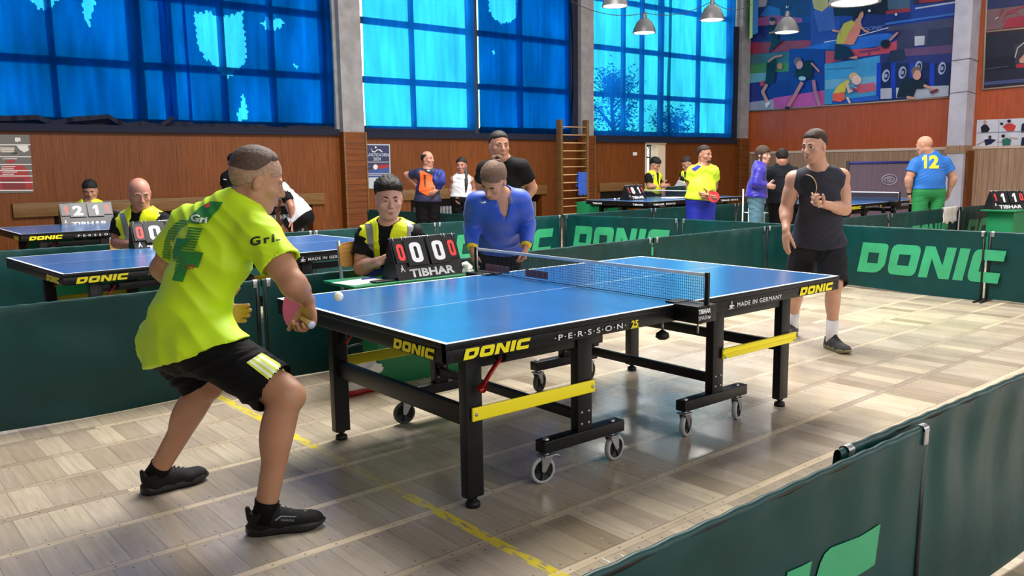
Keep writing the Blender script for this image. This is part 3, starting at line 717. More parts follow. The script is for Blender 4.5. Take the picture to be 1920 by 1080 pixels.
# ------------------------------------------------------------------ barriers
def barrier(A, B, label, seed, text=None, side=-1, group=None, pleat=1.0, tz=(.19, .52), clip=True, trange=(.18, .82), H=.70, top_bulge=1):
    A = Vector((A[0], A[1], 0)); B = Vector((B[0], B[1], 0)); D = B - A; Ln = D.length; ang = math.atan2(D.y, D.x)
    r = empty('court_barrier', A, ang); tag(r, label, 'barrier', group)
    def disp(x, z):
        e = math.sin(PI * min(max(x / Ln, 0), 1)) ** .3
        a = .010 * math.sin(x * 3.1 + seed + z * 2.2) + .006 * math.sin(x * 7.3 + seed * 2 - z * 4) * (1 - abs(z - .35)) + .0045 * pleat * math.sin(x * 29 + seed + 2 * math.sin(x * 3)) * (z / .7) ** 1.5
        a += .006 * math.sin(z * 13 + x * 5 + seed) * math.exp(-((x - Ln * .45) / (.35)) ** 2)
        return a * e
    nx = 96; zs = [.015 + (H - .03) * k / 16 for k in range(17)]
    vs = []; fs = []
    for x in [Ln * i / nx for i in range(nx + 1)]:
        for z in zs: vs.append((x, disp(x, z) * min(1, (H - z) * 12) + side * .011 * (z / H) ** 6, z + (.012 * math.sin(x * 2.4 + seed) if z < .03 else 0)))
        for k in range(1, 5):   # wraps over the rail
            t = PI * k / 4; vs.append((x, side * .011 * math.cos(t), H - .011 + .013 * math.sin(t) + .0015 * math.sin(x * 60 + seed)))
        vs.append((x, -side * .014, H - .05)); 
    n = len(zs) + 5
    for i in range(nx):
        for k in range(n - 1): a = i * n + k; fs.append((a, a + n, a + n + 1, a + 1) if side < 0 else (a, a + 1, a + n + 1, a + n))
    me = bpy.data.meshes.new('fabric'); me.from_pydata(vs, [], fs); me.materials.append(M['barrier']); me.polygons.foreach_set('use_smooth', [True] * len(fs)); me.update()
    fb = link('fabric', me, r)
    MB().tube([(.012, 0, H - .011), (Ln - .012, 0, H - .011)], .009, M['blackmetal'], 8).build('top_rail', r)
    for x in (.02, Ln - .02):
        mb = MB(); mb.tube([(x, -side * .004, 0.01), (x, 0, H - .011)], .011, M['blackmetal'], 8); mb.tube([(x, -.17, .012), (x, .17, .012)], .010, M['blackmetal'], 8); mb.build('post', r)
    if clip:
        for x in (.03, Ln - .045):
            mb = MB(); mb.lathe([(.0155, 0), (.0155, .028)], (x, 0, H - .011), M['steel'], (1, 0, 0), 14); mb.box((x, side * .012 - .003, H - .05), (x + .026, side * .012 + .003, H - .012), M['steel'], .001); mb.build('clip', r)
    if text:
        vf = fit2d(DONIC, 0, 0, 1, 1); x0, x1 = Ln * trange[0], Ln * trange[1]
        for sd in ((side,) if text == 1 else (1, -1)):
            v, f = subdiv2d(([(x0 + a * (x1 - x0), tz[0] + b * (tz[1] - tz[0])) for a, b in vf[0]], vf[1]), .05)
            out = [((x if sd < 0 else Ln - x), disp((x if sd < 0 else Ln - x), z) + side * .011 * (z / H) ** 6 + sd * .003, z) for x, z in v]
            t = MB(); t.add(out, f, M['barrier_logo'], True); t.build('lettering', fb)
    return r
GB = 'green court barriers'
yn = lambda x: 2.745 + .041 * (x - .4)
barrier((-1.6, 2.66), (.4, 2.74), 'green barrier behind the legs of the player in neon yellow', 2)
barrier((.42, 2.75), (2.41, 2.83), 'green barrier behind the chair of the young referee', 3)
barrier((2.43, 2.83), (4.43, 2.93), 'green barrier seen over the net, touching the barrier behind the far half of the table', 4)
barrier((4.46, 2.93), (6.36, 2.96), 'dark green barrier directly beyond the far half of the nearest table', 5)
barrier((6.38, 2.96), (7.14, 2.9), 'short angled barrier end hidden behind the sleeveless player', 6)
barrier((7.1, 2.86), (7.14, .95), 'green barrier with large pale DONIC lettering behind the sleeveless player', 7, text=1, trange=(.31, 1.10), tz=(.19, .52))
barrier((7.16, .94), (7.25, -1.06), 'green barrier leaving the picture at the right edge, beyond the lettered one', 8)
barrier((-1.45, -1.54), (.55, -1.52), 'nearest green barrier with a torn pale letter, bottom right corner', 9, text=1, trange=(.16, .88), tz=(.15, .48), pleat=2)
barrier((.17, -1.475), (2.2, -1.48), 'green barrier overlapping the nearest one, running off the right edge', 10, pleat=2.5)
MID = [(-3.4, 6.5), (-1.4, 6.5), (.55, 6.5), (2.58, 6.48), (4.32, 6.5), (6.42, 6.42)]
LB = ['rear green barrier outside the left edge', 'rear green barrier at the left edge, below the table with the 1-2-1 score board', 'rear green barrier behind the bald referee', 'rear green barrier behind the young referee in the vest', 'rear lettered barrier behind the woman in the blue jacket']
for i in range(1, 5): barrier(MID[i], MID[i + 1], LB[i], 12 + i, text=1 if i == 4 else (1 if i == 0 else None), trange=(.12, .93), tz=(.14, .52))
barrier((6.5, 6.42), (6.78, 4.55), 'green barrier with pale DONIC lettering standing crossways beyond the net', 20, text=1, trange=(.07, .93), tz=(.20, .55))
barrier((6.8, 4.52), (6.86, 2.98), 'crossways green barrier left of the sleeveless player, without lettering', 21)
barrier((6.48, 6.45), (8.5, 6.53), 'far green barrier under the table by the door, left section', 22)
barrier((8.52, 6.53), (10.55, 6.42), 'far green barrier behind the legs of the man in yellow', 23)
barrier((10.57, 6.42), (12.6, 6.5), 'far green barrier behind the woman in jeans', 24)
barrier((7.2, 3.07), (9.3, 3.05), 'green barrier right of the sleeveless player, below the table with the catch net', 25)
barrier((9.33, 3.05), (11.4, 3.04), 'green barrier with lettering and a white towel over its end', 26, text=1, trange=(.28, .85), tz=(.18, .5))
barrier((11.43, 3.03), (13.45, 2.95), 'lettered green barrier behind the empty wooden chair at the right', 27, text=1, trange=(.1, .9), tz=(.16, .5))
barrier((5.50, 10.4), (5.58, 8.4), 'distant green barrier by the wall, below the poster', 28)
barrier((5.6, 8.36), (5.7, 6.6), 'distant green barrier in front of the man in orange', 29)

# ------------------------------------------------------------------ umpire desks, chairs
def desk(x0, x1, y0, y1, h, label, over=.35, rz=0, front=-.07):
    r = empty('umpire_desk', (x0, y0, 0), rz); tag(r, label, 'desk'); w_ = x1 - x0; d = y1 - y0
    MB().box((-over, front, h - .018), (w_ + .06, d, h), M['desk'], .003).build('desk_top', r)
    MB().box((0, 0, .0), (w_, .018, h - .018), M['desk'], .002).build('front_panel', r)
    for x in (0, w_ - .018): MB().box((x, .018, 0), (x + .018, d - .05, h - .018), M['desk'], .002).build('side_panel', r)
    return r
desk(.93, 1.68, 2.15, 2.40, .70, 'green umpire desk behind the nearest table, under the 0-0 score board', .24, front=-.16)
desk(-.35, .95, 5.20, 5.36, .70, 'green umpire desk of the bald referee, behind the second table', .0)
desk(.05, 1.5, 9.42, 9.6, .70, 'green umpire desk of the far left referee', .0)
desk(9.5, 10.3, 9.0, 9.4, .70, 'green umpire desk standing behind the table by the door', .0)
desk(11.18, 12.2, 2.2, 1.7 + .9, .69, 'pale green umpire desk at the right edge', .12)
def chair(x, y, rz, label, colm, backh=.8):
    r = empty('school_chair', (x, y, 0), rz); tag(r, label, 'chair')   # faces -y
    T = M[colm]
    for sx in (-.18, .18):
        MB().tube([(sx, .20, .0), (sx, .19, .42), (sx, .22, backh)], .012, T, 8).build('leg', r)
        MB().tube([(sx, -.20, 0), (sx, -.19, .43), (sx, .18, .43)], .012, T, 8).build('leg', r)
    MB().tube([(-.18, .19, .2), (.18, .19, .2)], .009, T, 8).build('stretcher', r)
    MB().box((-.2, -.2, .435), (.2, .19, .45), M['ply'], .006).build('seat', r)
    mb = MB(); n = 10; vs = []
    for i in range(n + 1):
        t = i / n * 2 - 1; x_ = t * .2; yb = .20 + .03 * (1 - t * t)
        hh = .085 * (1 - .25 * abs(t) ** 6)
        for dy in (0, .01): vs += [(x_, yb + dy - .015, backh - .1 - hh), (x_, yb + dy - .015 + .012, backh - .1 + hh)]
    fs = []
    for i in range(n):
        a = i * 4; b = a + 4; fs += [(a, b, b + 1, a + 1), (a + 2, a + 3, b + 3, b + 2), (a, a + 2, b + 2, b), (a + 1, b + 1, b + 3, a + 3)]
    fs += [(0, 1, 3, 2), (n * 4, n * 4 + 2, n * 4 + 3, n * 4 + 1)]
    mb.add(vs, fs, M['ply'], False); mb.build('backrest', r); return r

q = J(716, 500, 5.66)
chair(q.x, q.y, math.radians(17), 'wooden school chair with grey tubes under the young referee', 'chairsteel', .93)
chair(12.6, 2.55, math.radians(150), 'empty wooden chair with black legs by the lettered barrier at the right', 'black', .84)
chair(.50, 5.80, math.radians(10), 'wooden chair under the bald referee', 'chairsteel', .8)
chair(1.05, 10.15, math.radians(10), 'wooden chair under the far left referee', 'chairsteel', .8)
# ------------------------------------------------------------------ score boards
ZERO = curve_poly([rnd([(0, 0), (1, 0), (1, 2.1), (0, 2.1)], .46, 6), rnd([(.36, .42), (.64, .42), (.64, 1.68), (.36, 1.68)], .13, 4)])
ONE = curve_poly([[(.42, 0), (1, 0), (1, 2.1), (.5, 2.1), (0, 1.66), (0, 1.2), (.42, 1.5)]])
def scoreboard(loc, rz, digits, label, brand=True, wid=.5, hgt=.26, dep=.12):
    """digits: (set, points, points, set); local x along the face, face towards -y"""
    r = empty('score_board', loc, rz); tag(r, label, 'score board')
    nx = Vector((0, -hgt, -dep)).normalized()
    mb = MB(); w2 = wid / 2; K = M['card']
    F = lambda x, h: Vector((x, -dep * (1 - h / hgt) + 0, h))         # point on the sloping face
    mb.add([F(-w2, 0), F(w2, 0), F(w2, hgt), F(-w2, hgt), (-w2, dep, 0), (w2, dep, 0)], [(0, 1, 2, 3), (4, 3, 2, 5), (0, 3, 4), (1, 5, 2), (0, 4, 5, 1)], K)
    mb.build('stand', r)
    MB().tube([F(-w2 - .005, hgt + .004), F(w2 + .005, hgt + .004)], .003, M['steel'], 6).build('top_wire', r)
    up = (F(0, hgt) - F(0, 0)).normalized(); n = Vector((0, -hgt, dep)).normalized()
    def page(xc, w_, top, h, s, m, lift):
        p = MB(); o = n * lift
        q = [F(xc - w_ / 2, hgt - top - h), F(xc + w_ / 2, hgt - top - h), F(xc + w_ / 2, hgt - top), F(xc - w_ / 2, hgt - top)]
        o2 = n * (lift + .01)
        p.add([q[0] + o2, q[1] + o2, q[2] + o, q[3] + o] + [a + n * (lift - .003) for a in q], [(0, 1, 2, 3), (0, 4, 5, 1), (1, 5, 6, 2), (2, 6, 7, 3), (3, 7, 4, 0)], K)
        for k in (-.35, .35): p.tube([F(xc + w_ * k, hgt - top - .004) + n * (lift + .004), F(xc + w_ * k, hgt + .008) + n * lift, F(xc + w_ * k, hgt) - n * .003], .002, M['white'], 5)
        pg = p.build('number_card', r)
        v = fit2d(ZERO if s == '0' else ONE if s == '1' else text2d(s, 1, .045), 0, 0, 1, 1); gw = w_ * (.34 if s in '1' else (.56 if s == '0' else .62)) if len(s) == 1 else w_ * .8; gh = h * .78
        nn = ((q[1] + o2) - (q[0] + o2)).cross((q[3] + o) - (q[0] + o2)).normalized()
        O = (q[0] + o2) * 1.0; X = Vector((1, 0, 0)); Y = ((q[3] + o) - (q[0] + o2)).normalized()
        flat(v, O + X * (w_ - gw) / 2 + Y * (h - gh) / 2, X * gw, Y * gh, m, 'digit', pg, .0012)
    page(-w2 + .055 * wid / .5, .09 * wid / .5, .012, .145, digits[0], M['redpaint2'], .004); page(w2 - .055 * wid / .5, .09 * wid / .5, .012, .145, digits[3], M['redpaint2'], .004)
    page(-.085 * wid / .5, .15 * wid / .5, .004, .175, digits[1], M['sticker_white'], .008); page(.085 * wid / .5, .15 * wid / .5, .004, .175, digits[2], M['sticker_white'], .008)
    if brand:
        flat(fit2d(text2d('TIBHAR', 1, .035, 1.02), 0, 0, 1, 1), F(-.16 * wid / .5, .012) + n * .001, Vector((.34 * wid / .5, 0, 0)), up * .055, M['sticker_white'], 'lettering', r, .001)
        sil = curve_poly([[(0, 0), (.3, .1), (.5, .4), (.9, 0), (1, .1), (.6, .6), (.7, .8), (.5, 1), (.35, .8), (.4, .6), (.1, .5), (.25, .4)]])
        flat(sil, F(-w2 + .03, .05) + n * .001, Vector((.035, 0, 0)), up * .05, M['sticker_white'], 'lettering', r, .001)
    return r
scoreboard((1.285, 2.13, .70), math.radians(3), '0000', 'black flip score board showing 0 0 on the green desk before the young referee', wid=.53, dep=.1)
scoreboard((.52, 5.1, .72), math.radians(0), '0000', 'score board in the hands of the bald referee, half hidden by the neon shirt', wid=.56)
scoreboard((.82, 9.38, .72), math.radians(0), '1211', 'score board showing 1 2 1 1 on the far left table', wid=.62, hgt=.3)
scoreboard((9.8, 8.15, .765), math.radians(8), '1811', 'score board standing on the table by the open door', wid=.55)
scoreboard((11.45, 2.42, .69), math.radians(-35), '1110', 'score board cut off by the right edge, on the pale green desk', wid=.5)
# ------------------------------------------------------------------ things on and under the desks
tag(MB().box((-.15, -.105, 0), (.15, .105, .0015), M['white']).build('paper_sheet', None, (.84, 2.17, .7005)), 'white sheet of paper on the desk left of the 0-0 score board', 'paper').rotation_euler = (0, 0, math.radians(12))
mb = MB().box((-.075, -.036, 0), (.075, .036, .009), M['black'], .004); o = mb.build('mobile_phone', None, (.93, 2.06, .7025)); o.rotation_euler = (0, 0, math.radians(4)); tag(o, 'black mobile phone lying beside the sheet of paper', 'phone')
o = MB().tube([(-.05, 0, .004), (.06, .01, .004)], .0045, mat('blue_pen', srgb(30, 30, 170), .4), 8).build('pen', None, (.93, 2.235, .702)); tag(o, 'blue pen lying on the white sheet of paper', 'pen')
def crumple(name, loc, size, m, seed, label, cat, res=3, flatb=True, amp=.3):
    bm = bmesh.new(); bmesh.ops.create_icosphere(bm, subdivisions=res + 1, radius=1)
    from mathutils import noise as mn
    for v in bm.verts:
        p = v.co.copy(); k = 1 + amp * mn.noise(p * 1.6 + Vector((seed, 0, 0))) + amp * .6 * abs(mn.noise(p * 3.7 + Vector((0, seed, 0))))
        v.co = Vector((p.x * k * size[0], p.y * k * size[1], p.z * k * size[2]))
        if flatb and v.co.z < -size[2] * .55: v.co.z = -size[2] * .55
    t = MB(); t.bm(bm, m, True); o = t.build(name, None, (loc[0], loc[1], loc[2] + size[2] * .55)); tag(o, label, cat); return o
crumple('crumpled_towel', (1.585, 2.08, .70), (.055, .05, .04), M['whitecloth'], 3, 'small crumpled white cloth at the right end of the umpire desk', 'cloth', amp=.6)
def sneaker_obj(loc, rz, m, sole, label, L_=.28):
    r = empty('sneaker', loc, rz); tag(r, label, 'shoe'); shoe_mesh(r, m, sole, L_); return r
def shoe_mesh(parent, m, sole, L_=.28, h=.09):
    """shoe along +x, heel at 0"""
    secs = [(0, .030, .07), (.03, .036, .088), (.09, .038, .09), (.14, .038, .075), (.19, .045, .058), (.24, .046, .046), (.27, .034, .036), (.285, .012, .024)]
    vs = []; n = 14
    for x, w_, hh in secs:
        for k in range(n):
            t = 2 * PI * k / n; cy = math.cos(t); sz = math.sin(t); y = cy * w_ * (1 - .25 * max(sz, 0)); z = .018 + (hh - .018) * (.5 + .5 * sz) if sz > -.99 else .018
            vs.append((x * L_ / .285, y, z))
    fs = []
    for i in range(len(secs) - 1):
        for k in range(n): a = i * n + k; b = i * n + (k + 1) % n; fs.append((a, b, b + n, a + n))
    fs += [tuple(range(n))[::-1], tuple((len(secs) - 1) * n + k for k in range(n))]
    t = MB(); t.add(vs, fs, m, True); t.build('upper', parent)
    out = [(-.012, .0), (0, .030), (.05, .036), (.13, .034), (.20, .046), (.26, .044), (.292, .02), (.298, 0)]
    ring = out + [(x, -y) for x, y in out[-2:0:-1]]; n2 = len(ring); vs = []
    for z, k in ((0, .94), (.012, 1.04), (.03, 1.0)):
        for x, y in ring: vs.append((.14 + (x - .14) * k * L_ / .285 + (L_ - .285) / 2, y * k * 1.05, z + (.012 * max(0, (x - .2) / .1) ** 2 if z < .02 else 0) + (.01 if x < .02 and z > .02 else 0)))
    fs = [tuple(range(n2))[::-1], tuple(range(2 * n2, 3 * n2))]
    for j in range(2):
        for k in range(n2): a = j * n2 + k; b = j * n2 + (k + 1) % n2; fs.append((a, b, b + n2, a + n2))
    t = MB(); t.add(vs, fs, sole, True); t.build('sole', parent)
ws = mat('white_shoe', srgb(214, 214, 210), .6); rs = mat('red_sole', srgb(170, 20, 30), .5)
sneaker_obj((.66, 2.08, 0), math.radians(10), ws, rs, 'white sneaker with a red sole under the nearest table, by the green desk')
sneaker_obj((.70, 2.2, 0), math.radians(14), ws, rs, 'second white sneaker, standing behind the red soled one')
crumple('crumpled_towel', (.8, 2.16, .09), (.11, .07, .07), M['whitecloth'], 8, 'crumpled white towel lying on the sneakers by the green desk', 'towel', amp=.6)
b = MB(); b.lathe([(.02 * math.sin(t), -.02 * math.cos(t)) for t in [PI * k / 12 for k in range(13)]], (0, 0, 0), mat('ball_white', srgb(240, 238, 230), .35), n=20)
tag(b.build('ball', None, J(635, 556, 3.55)), 'white ball in the air above the near left corner of the table', 'ball')
o = MB().box((-.19, -.14, 0), (.19, .14, .03), M['whitecloth'], .012).build('folded_towel', None, (10.45, 7.75, .762)); tag(o, 'folded white towel on the table by the open door', 'towel')
for k, (dx, dy) in enumerate(((0, 0), (.14, .02), (.27, -.01))):
    t = MB(); t.lathe([(.02 * math.sin(a), -.02 * math.cos(a)) for a in [PI * j / 10 for j in range(11)]], (0, 0, 0), mat('ball_white', srgb(230, 228, 220), .35), n=14)
    tag(t.build('ball', None, (9.42 + dx, 8.25 + dy, .78)), 'white ball left of the score board on the table by the open door', 'ball', 'balls on the table by the door')
o = MB().box((-.05, -.04, 0), (.05, .04, .16), mat('white_box', srgb(210, 210, 210), .5), .01).build('water_bottle', None, (10.75, 7.9, .762)); 
bpy.data.objects.remove(o)
# green crate on the far half of the table by the door
bx = empty('equipment_crate', (11.35, 8.1, .762), .1); tag(bx, 'dark green open crate behind the man in yellow', 'crate')
g2 = mat('dark_green_crate', srgb(18, 46, 38), .5)
mb = MB(); mb.box((-.5, -.18, 0), (.5, .18, .01), g2)
for a, b_ in (((-.5, -.18, 0), (.5, -.17, .2)), ((-.5, .17, 0), (.5, .18, .2)), ((-.5, -.18, 0), (-.49, .18, .2)), ((.49, -.18, 0), (.5, .18, .2))): mb.box(a, b_, g2)
mb.build('body', bx); MB().tube([(-.5, -.18, .2), (.5, -.18, .2), (.5, .18, .2), (-.5, .18, .2)], .012, g2, 6, closed=True).build('rim', bx)
# towel over the barrier end at the right
def drape(name, x0, x1, y, ztop, l1, l2, m, label, cat, rz=0, thick=.012):
    vs = []; fs = []; prof = []
    for k in range(10): prof.append((-thick - .004 * math.sin(k), ztop - l1 + l1 * k / 9))
    for k in range(1, 6): t = PI * k / 6; prof.append((-thick * math.cos(t) * 1.2, ztop + thick * math.sin(t)))
    for k in range(10): prof.append((thick + .004, ztop - l2 * k / 9))
    nx = 12
    for i in range(nx + 1):
        for j, (a, z) in enumerate(prof): vs.append((x0 + (x1 - x0) * i / nx, y + a * (1 + .5 * math.sin(i * 1.9 + j * .3)), z + (.02 * math.sin(i * 1.3) if j == 0 else 0)))
    n = len(prof)
    for i in range(nx):
        for j in range(n - 1): a = i * n + j; fs.append((a, a + n, a + n + 1, a + 1))
    t = MB(); t.add(vs, fs, m, True); o = t.build(name); tag(o, label, cat); 
    md = o.modifiers.new('t', 'SOLIDIFY'); md.thickness = .006; return o
drape('draped_towel', 10.87, 11.33, 3.04, .705, .22, .16, M['whitecloth'], 'white towel hanging over the end of the lettered barrier at the right', 'towel')
# ------------------------------------------------------------------ wall bars with the blue jersey
wb = empty('wall_bars'); wb.matrix_world = HM; tag(wb, 'tall wooden wall bars with pale rungs between the second and third window', 'wall bars')
for s in (11.10, 11.93):
    MB().box((s - .04, -.42, .0), (s + .02, -.26, 2.42), M['board'], .006).build('upright', wb)
wr = mat('pale_rung', srgb(206, 168, 118), .45)
for k in range(12): MB().tube([(11.07, -.38, .3 + k * .178), (11.94, -.38, .3 + k * .178)], .017, wr, 8, flat=.7).build('rung', wb)
bl = mat('blue_jersey_cloth', srgb(30, 84, 190), .7, sheen=.3)
o = drape('hanging_jersey', 11.6, 11.9, -.38, .3 + 5 * .178 + .02, .5, .3, bl, 'blue jersey hanging on a rung of the wall bars', 'jersey', thick=.03); o.matrix_world = HM
# ------------------------------------------------------------------ posters
def wallpoly(mb, pts, m, lift, s0=None):
    q = []
    for u, v in pts:
        p = onp(u, v, hall(0, -lift), HM.to_3x3() @ Vector((0, 1, 0))); q.append(p)
    mb.poly(q, m)
rr = random.Random(4)
C_ = {k: mat('print_' + k, srgb(*c), .35) for k, c in dict(grey=(92, 88, 84), red=(150, 20, 26), white=(206, 200, 196), skin=(150, 110, 90), dark=(34, 32, 32), beige=(168, 158, 140), navy=(22, 34, 78), blue=(40, 70, 130), pale=(170, 178, 190), dred=(110, 14, 20)).items()}
p = empty('poster', (0, 0, 0)); p.matrix_world = Matrix.Identity(4); tag(p, 'red and grey poster with white bands at the left edge of the window wall', 'poster')
mb = MB(); wallpoly(mb, [(-16, 252), (55, 253), (63, 361), (-16, 363)], C_['grey'], .01); mb.build('sheet', p)
mb = MB()
wallpoly(mb, [(0, 318), (10, 309), (40, 308), (52, 318), (58, 336), (62, 354), (0, 358)], C_['red'], .014)
wallpoly(mb, [(30, 272), (52, 272), (54, 282), (45, 286), (36, 280)], C_['white'], .014); wallpoly(mb, [(-10, 275), (28, 276), (26, 284), (-10, 284)], C_['beige'], .014)
wallpoly(mb, [(10, 301), (26, 299), (30, 304), (14, 306)], C_['red'], .014); wallpoly(mb, [(2, 336), (46, 334), (48, 354), (6, 356)], C_['dred'], .016)
wallpoly(mb, [(22, 285), (32, 285), (32, 289), (22, 289)], C_['dark'], .016); wallpoly(mb, [(28, 258), (38, 258), (39, 266), (36, 264), (33, 267), (30, 265), (28, 266)], C_['white'], .016)
for y in (270.5, 293, 307.5, 319, 329, 341, 356): wallpoly(mb, [(-10, y), (57 + (y - 270) * .06, y), (57 + (y - 270) * .06, y + 2), (-10, y + 2)], C_['white'], .018)
for y in (279, 284, 297, 312, 316, 322, 326): wallpoly(mb, [(2 + rr.random() * 6, y), (24 + rr.random() * 10, y - .3), (24 + rr.random() * 10, y + 1.4), (2, y + 1.6)], C_['white'], .018)
mb.build('print', p)
p = empty('poster', (0, 0, 0)); tag(p, 'blue and white poster with two bats on the wall beside the first pillar', 'poster')
mb = MB(); wallpoly(mb, [(681, 270), (731, 270.5), (733, 353), (684, 353.5)], C_['pale'], .01); mb.build('sheet', p)
mb = MB(); wallpoly(mb, [(684, 272), (729.5, 272.5), (730.5, 332), (686, 332.5)], C_['navy'], .013); wallpoly(mb, [(685, 312), (730, 310), (730.5, 332), (686, 332.5)], C_['blue'], .014)
wallpoly(mb, [(686, 315), (700, 312.5), (702, 317), (688, 319.5)], C_['dark'], .016); wallpoly(mb, [(706, 310), (728, 308), (730, 313), (712, 317)], C_['red'], .016)
wallpoly(mb, [(699 + 4.5 * math.cos(t) + 5, 313 + 5 * math.sin(t)) for t in [k * PI / 6 for k in range(12)]], C_['white'], .018)
for y in (303.5, 325, 328): wallpoly(mb, [(686, y), (729, y), (729, y + .8), (686, y + .8)], C_['white'], .016)
for pts in ([(695, 277), (699, 283), (703, 284), (707, 280), (713, 280), (718, 285), (716, 285.5), (711, 281.5), (707, 282), (703, 286), (698, 285)], [(703, 274), (706, 275), (706, 278), (703, 278)]): wallpoly(mb, pts, C_['white'], .016)
mb.build('print', p)
def walltext(s, O, X, Y, m, parent, bold=.02, lift=.017):
    v, f = pxtext(s, O, X, Y, bold); t = MB(); t.add([onp(a, b, hall(0, -lift), HM.to_3x3() @ Vector((0, 1, 0))) for a, b in v], f, m); return t.build('lettering', parent)
walltext('SLAVUTICH OPEN', (686, 293), (43, .5), (0, -6), C_['pale'], p); walltext('2024', (700, 301), (14, 0), (0, -6), C_['pale'], p)
walltext('21-23 · 06 · IVANO', (687, 346), (24, 0), (0, -3), C_['dark'], p) if 0 else None
tag(MB().box((13.92, -.012, 1.62), (14.06, .0, 1.70), M['white']).build('wall_notice'), 'tiny white notice on the wall left of the open door', 'sign').matrix_world = HM
# ------------------------------------------------------------------ pendant lamps
lampg = mat('lamp_enamel_grey', srgb(84, 84, 86), .4, metal=.2); bulb = mat('lit_lamp_disc', (1, .96, .86), .5, emit=2.5)
def lamp(u, v, hd, D, label):
    p = J(u, v, hd); r = empty('pendant_lamp', p); tag(r, label, 'lamp', None); R = D / 2
    MB().lathe([(R * 1.02, 0), (R, .012), (R * .92, .08 * D / .42), (R * .66, .19 * D / .42), (R * .34, .25 * D / .42), (R * .2, .26 * D / .42)], (0, 0, 0), lampg, n=32).build('lamp_shade', r)
    MB().lathe([(R * .9, .004), (R * .6, -.006), (0, -.012)], (0, 0, 0), bulb, n=24).build('diffuser', r)
    MB().lathe([(R * .2, .24 * D / .42), (R * .2, .31 * D / .42), (R * .1, .36 * D / .42), (0, .36 * D / .42)], (0, 0, 0), lampg, n=16).build('socket', r)
    MB().tube([(0, 0, .3), (0, 0, 7.55 - p.z)], .006, M['black'], 6).build('cord', r)
    l = bpy.data.lights.new('lamp_light', 'SPOT'); l.energy = 55; l.color = (1, .93, .8); l.spot_size = 2.6; l.shadow_soft_size = R * .8
    lo = bpy.data.objects.new('lamp_light', l); COL.objects.link(lo); lo.location = p - Vector((0, 0, .04))
lamp(1208, 62, 15.7, .42, 'grey pendant lamp before the third window, the lowest of that row')
lamp(1335, 38, 15, .42, 'grey pendant lamp in front of the right part of the third window')
lamp(1475, 61, 15, .42, 'grey pendant lamp hanging before the mural, left of the big one')
lamp(1602, 6, 7.5, .42, 'nearest pendant lamp, only its bright underside in the picture before the mural')
lamp(1153, 12, 14, .42, 'grey pendant lamp at the top edge beside the second pillar')
